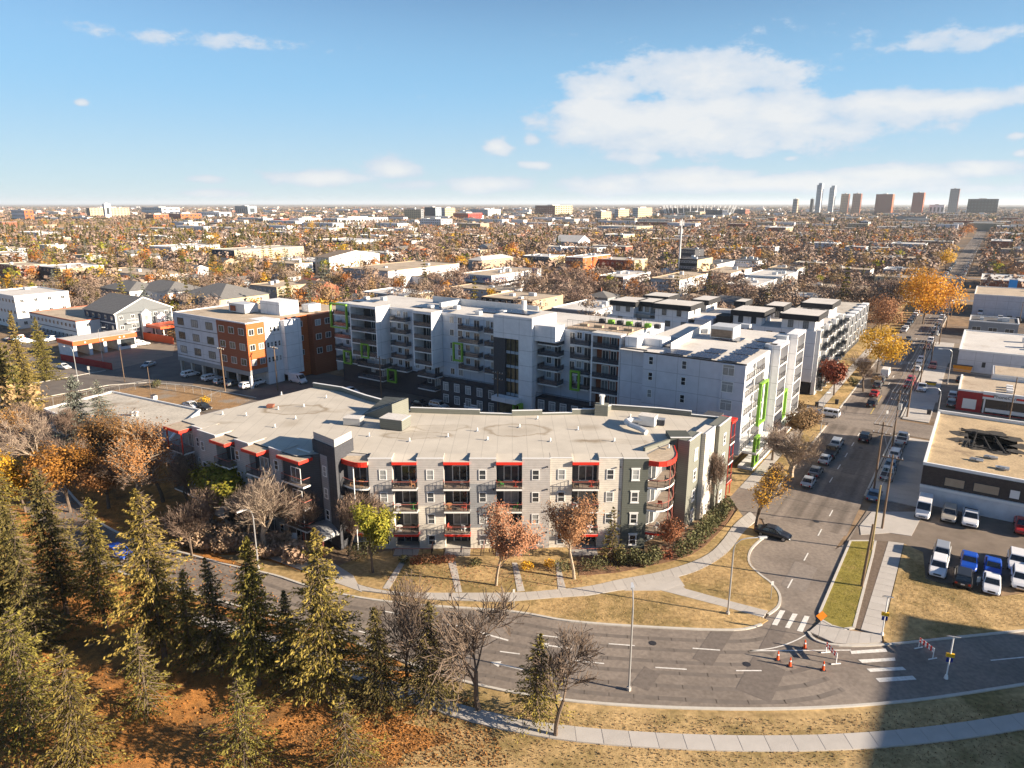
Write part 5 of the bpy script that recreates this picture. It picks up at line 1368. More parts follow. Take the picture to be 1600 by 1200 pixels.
# right wing along the street
ZR = 18.5; SR = 110.6; SE_ = 144.2; ER_ = -30.0
rw = thing('apartment_building', 'pale grey street wing with lime frames and solar panels on its roof', 'apartment building', SE(SR, ER_), GR)
XA = EX(976, 113.5, ZR) - ER_; XB = EX(1008, 111.2, ZR) - ER_
D = SE_ - SR
FR = [0, 3.3, 6.45, 9.6, 12.75, 15.6]
part('wall', [(XB, -2.6, 0, D - 3, 3.0, ZR, 0), (XA, XB, 1.4, D - 8, 3.0, ZR, 0), (XA + .1, -2.7, .12, D - 3.1, -.1, 3.0, 1), (-2.6, 0, 0, .35, 3.0, ZR, 0)], ['lav', 'char'], rw)
part('roof', [(XA + .2, -.2, .2, D - .3, ZR, ZR + .05)], 'roofw', rw)
part('parapet', [(XB - .05, .05, -.05, .2, ZR, ZR + .22, 0), (XA, XB, 1.3, 1.6, ZR, ZR + .22, 0)], ['dtrim'], rw)
part('corner_pier', [(EX(1128, SR, ZR) - ER_, 0, -.25, .0, 3.0, ZR - .02)], 'lav', rw)
for z in FR[1:]:
    window(rw, 'F', -.254, EX(1140, SR, ZR) - ER_, z + .9, 2.0, 1.9, 'transom', gl='glassl')
    if z > 4: window(rw, 'F', -.004, EX(1070, SR, ZR) - ER_, z + .9, .9, 1.5); window(rw, 'F', -.004, EX(1018, SR, ZR) - ER_, z + .9, .9, 1.5)
ys = [SX(p, ER_, ZR) - SR for p in (1166, 1198, 1205, 1219, 1233, 1246)]
def rstack(y0, y1, x0, x1, frame):
    if frame:
        part('frame_bay', [(x0, x1, y0, y0 + .3, 3.0, ZR + .9, 0), (x0, x1, y1 - .3, y1, 3.0, ZR + .9, 0), (x0, x1, y0 + .3, y1 - .3, ZR + .4, ZR + .9, 0)], ['whitep'], rw)
        part('recess_wall', [(x0 - .6, x0 + .05, y0 + .3, y1 - .3, 3.0, ZR + .4)], 'taupe', rw)
    for z in FR[1:]:
        b = MB(); b.box(x0, x1, y0 + .3, y1 - .3, z - .25, z); o = b.build('balcony', M['trim'], rw)
        r = railing_mb([(x1 - .05, y0 + .3), (x1 - .05, y1 - .3)], z, h=1.05, sp=.16); r.build('railing', [M['dtrim'], M['dtrim']], o)
        window(rw, 'R', x0 + (.054 if frame else .004), (y0 + y1) / 2, z + .05, 2.0, 2.2, 'slider', part='sliding_door')
part('wall_side', [(-2.6, -1.9, ys[0], ys[1], 3.0, ZR, 0), (-2.6, 0, ys[1], ys[2], 3.0, ZR, 0), (-2.6, -.5, ys[2], ys[3], 3.0, ZR, 0), (-2.6, 0, ys[3], ys[4], 3.0, ZR, 0), (-2.6, -.5, ys[4], D, 3.0, ZR, 0)], ['whitep'], rw)
part('roof_beam', [(-2.6, 0.02, .35, ys[1], ZR - .5, ZR - .01)], 'trim', rw)
for yy in (ys[0] + .5, (ys[0] + ys[1]) / 2, ys[1] - .2): part('post', [(-.3, -.05, yy, yy + .25, 3.0, ZR - .5)], 'trim', rw)
rstack(ys[0], ys[1] + .2, -1.9, .0, False)
rstack(ys[2], ys[3], -.5, 1.6, True); rstack(ys[4], ys[5], -.5, 1.6, True)
for z in FR[2:]: window(rw, 'R', .004, (ys[3] + ys[4]) / 2, z + .7, 1.0, 1.5)
part('lower_terrace', [(-.5, 2.4, ys[0] + 2, ys[5] - 4, 2.9, 3.2, 0), (-.5, 2.0, ys[0] + 2, ys[5] - 4, -.1, .5, 0)], ['trim'], rw)
r = railing_mb([(2.3, ys[0] + 2), (2.3, ys[5] - 4)], 3.2, sp=.25); railing_mb([(2.0, ys[0] + 2), (2.0, ys[5] - 4)], .5, b=r, sp=.25); r.build('terrace_railing', [M['dtrim'], M['dtrim']], rw)
gframe(SX(1181, ER_, 10) - SR, ys[1] + .4, .25, 6.0, 13.8, rw, 'R', t=.4); gframe(ys[3] + .6, ys[3] + 3.4, 1.0, 3.6, 9.4, rw, 'R', t=.4); gframe(ys[0] + 2.4, ys[0] + 4.9, 1.6, .6, 5.8, rw, 'R', t=.35)
def rxy(px, py, z=ZR): g = G(px, py, z); s, e = to_se(g); return e - ER_, s - SR
for (xx, yy, nx, ny) in ((-12.6, 2.6, 4, 2), (-7.6, 2.6, 4, 2), (-2.8, 3.4, 3, 3), (-2.8, 9.8, 3, 3), (-7.4, 7.2, 3, 2), (-2.8, 16.4, 3, 3), (-2.8, 22.6, 3, 2), (-8.6, 20, 4, 2), (-17.5, 8, 4, 2), (-17.5, 13, 4, 2)):
    array(rw, xx, yy, ZR + .05, nx, ny)
xx, yy = rxy(1137, 530)
part('rooftop_unit', [(xx - 3, xx + 1.4, yy - 1.5, yy + 3.2, ZR + .3, ZR + 2.6)], 'metalw', rw)
part('unit_louvre', [(xx - 2.8, xx + 1.2, yy - 1.62, yy - 1.5, ZR + .5, ZR + 2.0)], 'shingb', rw)
a0 = rxy(1048, 548); a1 = rxy(1110, 512)
b = MB()
for k in range(22):
    t0, t1 = k / 22, (k + .92) / 22
    p = [a0[0] + (a1[0] - a0[0]) * t for t in (t0, t1)]; q = [a0[1] + (a1[1] - a0[1]) * t for t in (t0, t1)]
    b.prism([(p[0], q[0]), (p[1], q[1]), (p[1], q[1] + .12), (p[0], q[0] + .12)], ZR + .05, ZR + 1.5)
b.build('roof_screen', M['metalw'], rw)
for (p, q, h_) in ((1000, 538, .8), (1205, 545, .9), (1222, 532, 1.0), (1100, 520, .9), (1010, 525, 1.1), (1165, 512, .8)):
    xx, yy = rxy(p, q); part('roof_box', [(xx - 1, xx + 1, yy - .7, yy + .7, ZR + .05, ZR + h_)], 'metalw', rw)
part('roof_penthouse', [(XA, XA + 6, 6, 10, ZR, ZR + 1.4, 0), (XA + .0, XA + 2.4, 3, 8, ZR, ZR + 1.9, 0)], ['whitep'], rw)

# ------------------------------------------------------------------ orange and white offices on stilts
SO, EO = 97.0, -144.6
ZO = 16.0
of = thing('office_building', 'white brown and orange office block raised on concrete pillars above parked cars', 'office building', SE(SO, EO), GR)
def ox(px, s=SO, z=ZO): return EX(px, s, z) - EO
def oy(px, z=ZO, e=EO): return SX(px, e, z) - SO
a, c = ox(270), ox(337)
yy = [oy(p) for p in (386, 412, 438, 463, 482, 508, 521)]
yy[0] = 0
yy = [0, 5.0, 9.6, 14.6, 18.2, 25.5, 30]
part('upper_storeys', [(a, c, 0, 22, 4.2, ZO, 0), (c, -.01, 0, 24, 4.2, ZO, 1)], ['lav', 'brown'], of)
part('end_wall', [(-.01, .12, 0, yy[1], 4.6, ZO, 0)], ['orange'], of)
part('stair_block', [(-6, .25, yy[1], yy[2], -.1, ZO + .1, 0), (-6, 1.9, yy[2], yy[3], 1.8, ZO - .3, 0)], ['whitep'], of)
part('rear_block', [(-12, .1, yy[3], yy[4], -.1, ZO, 0), (-12, 2.0, yy[4], yy[5], -.1, ZO, 1), (-12, 2.6, yy[5], yy[6] + 3, -.1, ZO, 2)], ['orange', 'brown', 'whitep'], of)
part('roof', [(a + .3, -.3, .3, 21.7, ZO, ZO + .05), (-12, -.3, 22, yy[6] + 2.5, ZO + .0, ZO + .05)], 'rooft', of)
part('parapet', [(a, 0, -.06, .3, ZO, ZO + .3, 0), (a - .05, a + .3, .3, 22, ZO, ZO + .3, 0), (-.3, .14, .3, yy[1], ZO, ZO + .3, 0)], ['lav'], of)
part('soffit_band', [(a - .03, .15, -.1, 0, 3.2, 4.25, 0), (.12, .2, 0, yy[1], 3.4, 4.6, 0)], ['greyw'], of)
part('deck_slab', [(a, 0, 0.02, 24, 3.3, 4.2)], 'greyw', of)
part('back_wall', [(a, -.5, 10, 10.3, -.1, 3.3)], 'chars', of)
for k in range(7):
    xx = a + .5 + (0 - a - 1.2) * k / 6; part('pillar', [(xx - .35, xx + .35, .2, .9, -.1, 3.3)], 'conc', of)
part('pillar', [(-.5, .1, -.02, .6, -.1, 3.3)], 'trim', of)
for r_ in range(3):
    z = 5.6 + r_ * 3.75
    for k in range(3): window(of, 'F', -.004, a + (c - a) * (k + .5) / 3, z, 2.9, 1.9, 'triple', fr='dtrim')
    for k in range(3): window(of, 'F', -.004, c + (0 - c) * (k + .5) / 3, z, 2.2, 1.7, 'slider')
    for k in range(2): window(of, 'R', .124, yy[1] * (k + .5) / 2, z, 1.5, 1.5, 'slider')
    for k in range(4): window(of, 'R', .254, yy[1] + .6 + k * 1.1, z, .75, 1.4)
    for k in range(2): window(of, 'R', 2.004, yy[4] + 1.8 + k * 3.2, z, 1.8, 1.6, 'slider')
    window(of, 'R', .104, yy[3] + 1.2, z, 1.4, 1.5, 'slider'); window(of, 'R', 2.604, yy[5] + 2.4, z, 1.6, 1.5, 'slider')
    part('band', [(a - .02, c, -.05, -.002, z - .75, z - .62)], 'dtrim', of)
part('rooftop_unit', [(-20, -13, 9, 13, ZO + .3, ZO + 2.6, 0), (-19, -17, 8.7, 9, ZO + .6, ZO + 2, 1)], ['metalw', 'brown'], of)
part('rooftop_unit', [(-4, -1.2, 20, 24, ZO + .3, ZO + 2.2, 0)], ['metalw'], of)
part('penthouse', [(-12, -4, 13, 19, ZO + .05, ZO + 3.4)], 'whitep', of)

# ------------------------------------------------------------------ white townhouses with black roof caps
ST, ET = 168.2, -30.5
th = thing('apartment_building', 'white stepped apartments with black roof caps beside the tree lined street', 'apartment building', SE(ST, ET), GR)
def tx(px, z=19, s=ST): return EX(px, s, z) - ET
part('wall', [(tx(1160), 0, 0, 33, 3.2, 15.4, 0), (tx(950, 19), tx(1160), 0, 24, 3.2, 14.4, 0), (tx(950), -.2, .2, 32, -.1, 3.2, 1)], ['whitep', 'black'], th)
part('terrace', [(tx(950) + .3, -.3, .3, 23.5, 15.42, 15.46)], 'roofw', th)
caps = [(954, 993, 0, 9, 18.6), (993.5, 1019, 2.5, 10, 18.6), (1021, 1079, 0, 9, 18.8), (1006, 1044, 15, 23, 18.6), (1081, 1107, 13, 22, 18.8), (1143, 1194, 0, 9, 18.8), (1219, 1281, 0, 10, 19.0), (1196, 1224, 13, 21, 18.8), (1252, 1300, 22, 33, 19.0), (1148, 1164, 16, 22, 18.8)]
for p0, p1, y0, y1, zt in caps:
    s_ = ST + y0
    x0, x1 = EX(p0, s_, zt) - ET, min(0.02, EX(p1, s_, zt) - ET)
    part('penthouse', [(x0 + .5, x1 - .5, y0 + .25, y1, 13.0, zt - .8, 0)], ['whitep'], th)
    part('roof_cap', [(x0, x1 + .3, y0 - .5, y1 + .3, zt - 1.3, zt, 0), (x0 + .25, x1 + .05, y0 - .25, y1 + .05, zt, zt + .02, 1)], ['black', 'roofw'], th)
    for k in (.3, .7): window(th, 'F', y0 + .246, x0 + (x1 - x0) * k, 15.8, 1.2, 1.7, 'slider', fr='dtrim')
    window(th, 'R', x1 - .496, (y0 + y1) / 2, 15.8, 1.4, 1.7, 'slider')
part('stair_tower', [(tx(1122), tx(1143), -1.0, 4, -.1, 17.2, 0)], ['black'], th)
part('stair_tower', [(tx(1090), tx(1118), -1.6, 4, -.1, 16.2, 0)], ['lav'], th)
for z in (3.9, 7.2, 10.5, 13):
    for p in (970, 1000, 1045, 1070, 1160, 1175, 1205, 1225, 1245): window(th, 'F', -.004, tx(p), z, 1.4, 1.5, 'slider', fr='dtrim')
# right side: a rhythm of brown and white bays with balconies
nb = 7
for k in range(nb):
    y0 = .3 + k * 4.7; y1 = y0 + 4.7
    brownb = k in (0, 3, 6)
    part('side_bay', [(.0, .9 if k % 2 == 0 else .35, y0 + .2, y1 - 1.6, .2, 15.6)], 'white' if k % 2 == 0 else 'bluegs', th)
    for z in (1.0, 4.2, 7.4, 10.6, 13.6):
        window(th, 'R', (.9 if k % 2 == 0 else .35) + .004, y0 + 1.6, z, 1.7, 1.8, 'slider', fr='dtrim', gl='glassl')
        if brownb: part('brown_panel', [(.9, .96, y0 + .5, y0 + 2.7, z - 1.2, z - .1)], 'taupe', th)
        b = MB(); b.box(.36, 1.9, y1 - 1.6, y1 + .1, z - .4, z - .22); o = b.build('balcony', M['trim'], th)
        r = railing_mb([(.4, y1 - 1.55), (1.85, y1 - 1.55), (1.85, y1 + .05), (.4, y1 + .05)], z - .22, sp=.4, glass=2); r.build('railing', [M['dtrim'], M['dtrim'], M['railglass']], o)
t2 = thing('apartment_building', 'dark based three storey apartments with white framed street balconies behind the black capped ones', 'apartment building', SE(ST + 37, -31.5), GR)
part('wall', [(-16, 0, 0, 42, 4, 12.6, 0), (-15.9, -.1, .1, 41.9, -.1, 4, 1)], ['chars', 'black'], t2)
part('roof', [(-15.8, -.2, .2, 41.8, 12.6, 12.7)], 'roofg', t2)
for k in range(6):
    y0 = .5 + k * 7
    part('frame_bay', [(0, 1.8, y0, y0 + .25, 3.6, 13.2), (0, 1.8, y0 + 4, y0 + 4.25, 3.6, 13.2), (0, 1.8, y0 + .25, y0 + 4, 12.8, 13.2)], 'trim', t2)
    for z in (4.2, 7.2, 10.1):
        b = MB(); b.box(0, 1.7, y0 + .25, y0 + 4, z - .2, z); o = b.build('balcony', M['trim'], t2)
        r = railing_mb([(1.65, y0 + .25), (1.65, y0 + 4)], z, sp=.4, glass=2); r.build('railing', [M['dtrim'], M['dtrim'], M['railglass']], o)
        window(t2, 'R', .004, y0 + 2.1, z + .1, 2, 2, 'slider'); window(t2, 'R', .004, y0 + 5.6, z + .6, 1.2, 1.5, 'slider')
for z in (1.0, 4.8, 8.2): window(t2, 'F', -.004, -4, z, 1.2, 1.8, 'slider'); window(t2, 'F', -.004, -10, z, 1.2, 1.8, 'slider')
# ------------------------------------------------------------------ other buildings: one builder, many individuals
FOOT = []                                                 # (s0, s1, e0, e1) kept clear of trees
LAND = []                                                 # (point, short phrase) for naming what stands near
def building(label, cat, xl, yl, xr, z, depth, wall='white', side=None, roof='rooft', storeys=3, nw=8, ns=3, kind='flat', cap=None, name='low_rise_building', units=1, short=None, group=None, xb=None, wh=1.3, ww=1.3, band=None, at=None, w=None, lower=None, winz=None):
    """xl, yl: where the front left roof corner shows; xr: the column of the front right corner"""
    o = at if at is not None else G(xl, yl, z)
    w = w if w is not None else run_to(o, E, xr)
    if xb is not None: depth = run_to(o + E * w, S, xb)
    s, e = to_se(o)
    FOOT.append((s, s + depth, e, e + w)); LAND.append((o + E * w / 2 + S * depth / 2, short or label))
    root = thing(name, label, cat, (o.x, o.y, 0), GR, group)
    dist = math.hypot(o.x, o.y)
    mats = [M[wall], M[side or wall], M[lower or wall]]  # side can be a sunlit tone of the same wall, set by colour
    b = MB()
    pw = .25
    zz = z - (.0 if kind != 'flat' else .35)
    b.box(0, w, 0, depth, -.1, zz, 0)
    b.f.pop(-3 + 0) if False else None
    if side:
        b.box(w, w + .03, 0, depth, 0, zz + .0, 1)
    if lower: b.box(-.02, w + .05, -.03, depth, 0, z * .3, 2)
    b.build('wall', mats, root)
    if kind == 'flat':
        b = MB(); b.box(pw, w - pw, pw, depth - pw, zz, zz + .05, 0); b.build('roof', [M[roof]], root)
        b = MB(); cm = M[cap or 'trim']
        b.box(-.08, w + .08, -.08, pw, zz, z, 0); b.box(-.08, w + .08, depth - pw, depth + .08, zz, z, 0); b.box(-.08, pw, pw, depth - pw, zz, z, 0); b.box(w - pw, w + .08, pw, depth - pw, zz, z, 0)
        b.build('parapet', [cm], root)
    elif kind in ('gable', 'gabley', 'hip'):
        rh = min(w, depth) * (.24 if kind != 'hip' else .2); o_ = .5
        b = MB()
        if kind == 'gable':                                # ridge along the front
            i = b.add([(-o_, -o_, z), (w + o_, -o_, z), (w + o_, depth + o_, z), (-o_, depth + o_, z), (-o_, depth / 2, z + rh), (w + o_, depth / 2, z + rh)])
            for q in ((0, 1, 5, 4), (2, 3, 4, 5)): b.face([i + k for k in q], 0)
            for q in ((1, 2, 5), (3, 0, 4)): b.face([i + k for k in q], 1)
            b.face([i + 3, i + 2, i + 1, i], 0)
        elif kind == 'gabley':
            i = b.add([(-o_, -o_, z), (w + o_, -o_, z), (w + o_, depth + o_, z), (-o_, depth + o_, z), (w / 2, -o_, z + rh), (w / 2, depth + o_, z + rh)])
            for q in ((1, 2, 5, 4), (3, 0, 4, 5)): b.face([i + k for k in q], 0)
            for q in ((0, 1, 4), (2, 3, 5)): b.face([i + k for k in q], 1)
            b.face([i + 3, i + 2, i + 1, i], 0)
        else:
            d_ = min(w, depth) / 2
            if w >= depth: r0, r1 = (d_, depth / 2), (w - d_, depth / 2)
            else: r0, r1 = (w / 2, d_), (w / 2, depth - d_)
            i = b.add([(-o_, -o_, z), (w + o_, -o_, z), (w + o_, depth + o_, z), (-o_, depth + o_, z), (*r0, z + rh), (*r1, z + rh)])
            fs = ((0, 1, 5, 4), (1, 2, 5), (2, 3, 4, 5), (3, 0, 4)) if w >= depth else ((0, 1, 4), (1, 2, 5, 4), (2, 3, 5), (3, 0, 4, 5))
            for q in fs: b.face([i + k for k in q], 0)
            b.face([i + 3, i + 2, i + 1, i], 0)
        b.build('roof', [M[roof], M[side or wall]], root)
        if rng.random() < .6:
            b = MB(); b.box(w * .3, w * .3 + .7, depth * .6, depth * .6 + .6, z, z + rh + 1.1); b.build('chimney', [M['brick']], root)
    if band:
        b = MB()
        for k in range(1, storeys): b.box(-.04, w + .05, -.05, -.004, z * k / storeys - .12, z * k / storeys + .12)
        b.build('band', M[band], root)
    items = []
    sh = z / storeys
    for k in range(storeys):
        zz_ = sh * k + sh * .32
        for j in range(nw): items.append(('F', -.034 if lower else -.004, w * (j + .5) / nw, zz_, ww, min(wh, sh * .55)))
        for j in range(ns): items.append(('R', w + (.055 if lower else .034), depth * (j + .5) / ns, zz_, ww, min(wh, sh * .55)))
    if dist < 210:
        for it in items: window(root, *it[:6], style='slider')
    else:
        windows_joined(root, items)
    if kind == 'flat':
        for k in range(units):
            bx_, by_ = rng.uniform(.15, .8) * w, rng.uniform(.2, .75) * depth
            b = MB(); sx = rng.uniform(.5, 1.4); b.box(bx_ - sx, bx_ + sx, by_ - .8, by_ + .8, zz + .05, z + rng.uniform(.4, 1.3)); b.build('rooftop_unit', [M['metalw']], root)
    return root

# --- east side of the main street
bo = G(1444, 722, 6.4); bw = run_to(bo, E, 1640); sb, eb = to_se(bo)
bs = thing('shop_building', 'flat roofed shop with a collapsed burnt roof and dark stone front', 'shop', (bo.x, bo.y, 0), GR)
FOOT.append((sb, sb + 40, eb, eb + bw + 30)); LAND.append((bo + S * 15 + E * 8, 'the burnt shop'))
bd = 146.5 - sb
burnt = mat('charred_timber', (.012, .011, .011), rough=.9, var=.3)
stone = mat('dark_stone_cladding', (.055, .042, .038), kind='brick', k2=1.2, var=.25)
tanroof = mat('burnt_tan_roof', (.43, .32, .19), rough=.95, var=.2, scale=.35, kind='mix2', k2=((.22, .155, .095), .16, .52, .7))
W_ = bw + 12
hx, hy = run_to(bo, E, 1556), 17
b = MB(); hole = (4.5, 11.8, 13, 23)
b.box(0, W_, 0, bd, -.1, 6.0, 0)
b.f = b.f[:1] + b.f[2:]; b.m = b.m[:1] + b.m[2:]
b.build('wall', [M['greyw']], bs)
b = MB()
for q in ((.2, hole[0], .2, bd - .2), (hole[1], W_ - .2, .2, bd - .2), (hole[0], hole[1], .2, hole[2]), (hole[0], hole[1], hole[3], bd - .2)): b.box(*q, 5.98, 6.04)
b.build('roof', tanroof, bs)
b = MB(); b.box(hole[0] - 1, hole[1] + 1, hole[2] - 1, hole[3] + 1, 4.2, 4.3); b.build('attic_floor', burnt, bs)
b = MB(); r_ = random.Random(5)
for k in range(26):
    x = hole[0] + r_.uniform(-.5, 7.8); y = hole[2] + r_.uniform(-.5, 10.5)
    if k % 2: b.tube((x, hole[2] - .6, 6.1), (x + r_.uniform(-1.5, 1.5), y, r_.uniform(4.5, 6.3)), .11, n=4)
    else: b.tube((hole[0] - .6, y, 6.1), (x, y + r_.uniform(-1, 1), r_.uniform(4.6, 6.4)), .1, n=4)
b.build('charred_rafter', burnt, bs, kind='stuff')
b = MB()
for k in range(9):
    a = k * .7; x = (hole[0] + hole[1]) / 2 + math.cos(a) * 4.4; y = (hole[2] + hole[3]) / 2 + math.sin(a) * 5.6
    pts = [(x + r_.uniform(1, 2.4) * math.cos(t), y + r_.uniform(.8, 1.8) * math.sin(t)) for t in np.linspace(0, 5.5, 7)]
    b.prism(pts, 6.04, 6.06 + k * .004)
b.build('scorched_patch', mat('scorched_roofing', (.04, .035, .03), rough=.95, var=.4, scale=1.5), bs)
b = MB(); b.box(-.1, W_, -.16, .2, 6.0, 6.45, 0); b.box(-.12, .25, .2, bd, 6.0, 6.4, 0); b.box(-.1, W_, bd - .3, bd + .1, 6.0, 6.6, 0); b.build('parapet', M['trim'], bs)
b = MB(); b.box(-.02, W_, -.22, -.0, 3.0, 6.0); b.build('stone_front', stone, bs)
b = MB(); b.box(0, W_, -.5, -.0, -.1, 2.6, 0); b.box(-.05, W_, -.62, .0, 2.6, 3.0, 1); b.build('white_base', [M['whiteb'], M['trim']], bs)
for (x0, x1, m_) in ((3.0, 5.4, 'tanw'), (6.6, 9.6, 'tanw'), (10.9, 12.0, 'trim'), (13.8, 17.5, 'tanw'), (19, 23, 'tanw')):
    b = MB(); b.box(x0, x1, -.30, -.221, 3.5, 4.7, 0); b.box(x0 - .15, x1 + .15, -.26, -.2215, 3.35, 4.85, 1); b.build('boarded_window', [M[m_], M['dtrim']], bs)
for (x, y, lb) in ((8.2, 8.6, 'right'), (6.4, 6.2, 'middle'), (9.8, 4.2, 'front')):
    t = obj('roof_debris', None, None, (bo + E * x + S * y) + Vector((0, 0, 6.05 - 6.4 + .0)), GR, label=f'heap of wrecked metal vents lying on the burnt shop roof, {lb} one', category='debris')
    t.location.z = 6.05
    b = MB()
    for k in range(7): b.box(r_.uniform(-1, .3), r_.uniform(.4, 1), r_.uniform(-.6, .1), r_.uniform(.2, .6), .0 + k * .04, .12 + k * .05)
    b.build('scrap', M['metal'], t)

# red shop with lettered fascia
so = G(1498, 607, 4.8); ss, se_ = to_se(so)
rs_ = thing('shop_building', 'low red shop with a white lettered sign band and tan gravel roof', 'shop', (so.x, so.y, 0), GR)
FOOT.append((ss, ss + 20, se_, se_ + 40)); LAND.append((so + E * 8, 'the red shop'))
redw = mat('brick_red_wall', (.33, .025, .03), var=.15)
w1 = run_to(so, E, 1537); w2 = w1 + 9.2
b = MB(); b.box(0, 30, 0, 16, -.1, 4.4, 0); b.build('wall', redw, rs_)
b = MB(); b.box(.3, 29.8, .3, 15.7, 4.4, 4.46); b.build('roof', M['rooft'], rs_)
b = MB(); b.box(-.1, .3, -.05, 16, 4.4, 4.75, 0); b.box(.3, w1, -.05, .2, 4.4, 4.75, 0); b.build('parapet', M['trim'], rs_)
b = MB(); b.box(w1, 30, -.3, .3, 3.3, 4.9, 0); b.box(w1, w1 + 1.9, -.32, -.302, 3.8, 4.25, 1); b.box(w1 + 5.9, 30, -.32, -.302, 3.8, 4.25, 1); b.build('sign_band', [M['trim'], M['red']], rs_)
b = MB(); b.box(w1 + .05, w2, -.05, -.002, .2, 3.3, 0); b.box(w1 + .3, w1 + .6, -.1, -.051, .2, 3.2, 1); b.box(w2 - .9, w2 - .2, -.1, -.051, .1, 3.2, 1); b.box(w1 + .8, w2 - 1.2, -.09, -.051, .5, 1.3, 1); b.build('shop_front', [M['cglass'], M['trim']], rs_)
b = MB(); b.box(1.1, 3.6, -.06, -.002, .6, 2.8, 0); b.build('shutter', M['trim'], rs_)
def text(s, parent, loc, size, m, rz=0.0, name='lettering', label=None):
    cu = bpy.data.curves.new(name, 'FONT'); cu.body = s; cu.size = size; cu.extrude = .012; cu.align_x = 'CENTER'; cu.resolution_u = 2
    tmp = bpy.data.objects.new(name, cu); COL.objects.link(tmp)
    dg = bpy.context.evaluated_depsgraph_get(); me = bpy.data.meshes.new_from_object(tmp.evaluated_get(dg)); COL.objects.unlink(tmp); bpy.data.objects.remove(tmp)
    me.transform(Matrix.Rotation(R(90), 4, 'X'))
    me.materials.clear(); me.materials.append(m)
    return obj(name, me, parent, loc, rz, label=label)
text('PhoneCan', rs_, (w1 + 3.9, -.32, 3.75), 1.0, M['dtrim'])
text('24', rs_, (w2 + 1.0, -.02, 1.2), 1.4, M['trim'])
b = MB(); b.box(6, 28, 16, 27, -.1, 5.6, 0); b.build('rear_wall', M['trim'], rs_)
b = MB(); b.box(6.3, 27.7, 16.3, 26.7, 5.6, 5.66); b.build('rear_roof', M['rooft'], rs_)
for k in range(3):
    b = MB(); b.box(8.6, 9.8, 3 + k * 2.4, 4 + k * 2.4, 4.5, 5.1); b.build('skylight', M['trim'], rs_)
# pale warehouse
wh = building('long pale lavender warehouse with a flat cream roof beside the street', 'warehouse', 1499, 545, 1600, 6.0, 36, wall='lav', roof='roofw', storeys=1, nw=0, ns=0, units=9, w=46, name='warehouse', short='the lavender warehouse')
b = MB(); b.box(14, 17, -.05, -.002, 0, 3.2, 0); b.box(21, 25, -.05, -.002, 0, 3.2, 0); b.box(5.6, 6.4, -.06, -.002, 1.6, 3.0, 1); b.box(29, 33, -.05, -.002, 0, 3.2); b.build('loading_door', [M['bluew'], M['dtrim']], wh)
text('EAST MAIN HALL' if False else '', wh, (18, -.02, 4), .7, M['dtrim']) if False else None
b = MB(); b.box(17.8, 22.6, -.03, -.003, 3.7, 4.3); b.build('sign_strip', M['dtrim'], wh)
gs = building('small dark grey shop building with blue door behind the lavender warehouse', 'shop', 1515, 500, 1592, 5.0, 14, wall='greyw', roof='roofd', storeys=1, nw=3, ns=0, ww=2.6, wh=1.4, units=3, w=14, short='the small grey shop')
w2_ = building('big white warehouse with panelled walls on the east side of the street', 'warehouse', 1523, 459, 1600, 8.5, 34, wall='lav', roof='rooft', storeys=1, nw=0, ns=0, units=3, w=60, name='warehouse', short='the big white warehouse')
building('low white shop row with a green striped roof and red fascia', 'shop', 1533, 436, 1600, 5.0, 38, wall='brick', roof='roofw', storeys=1, nw=10, ns=0, units=9, w=60, short='the red fascia shop row')
bb = building('bright blue box shaped kiosk behind the big white warehouse', 'kiosk', 1578, 436, 1591, 7.5, 6, wall='navy', roof='roofw', storeys=1, nw=0, ns=0, units=0, short='the blue kiosk')
for ch in bb.children:
    if ch.name.startswith('wall'): ch.data.materials[0] = mat('bright_blue_panel', (.03, .30, .75), var=.05)
building('dark brown windowless hall at the far end of the tan field', 'hall', 1549, 376, 1583, 11, 40, wall='brick', roof='roofw', storeys=1, nw=0, ns=0, units=4, short='the dark brown hall')
for (x0, y0, x1, z, d, wl, rf, lb) in (
        (1556, 364, 1580, 8, 40, 'navy', 'roofw', 'navy blue shop with pale roof just beyond the dark brown hall'), (1581, 366, 1612, 9, 45, 'greyw', 'roofg', 'grey two storey shop right of the navy blue shop'),
        (1558, 353, 1578, 9, 50, 'bluew', 'roofw', 'pale blue shop third beyond the dark brown hall'), (1580, 352, 1606, 9, 60, 'whiteb', 'roofd', 'white block with dark roof right of the pale blue shop'),
        (1557, 346, 1580, 9, 60, 'navy', 'roofw', 'dark navy hall near the far end of the street'), (1582, 344, 1612, 8, 60, 'brick', 'roofd', 'brick hall right of the navy hall at the far end'),
        (1584, 388, 1640, 7, 24, 'navy', 'roofd', 'dark low shop right of the brown hall'), (1600, 402, 1650, 6, 24, 'red', 'roofd', 'red sided low shop at the edge of the tan field'),
        (1560, 339, 1582, 8, 60, 'whiteb', 'roofw', 'small white hall at the very end of the street')):
    building(lb, 'shop', x0, y0, x1, z, d, wall=wl, roof=rf, storeys=2, nw=6, ns=2, units=2)

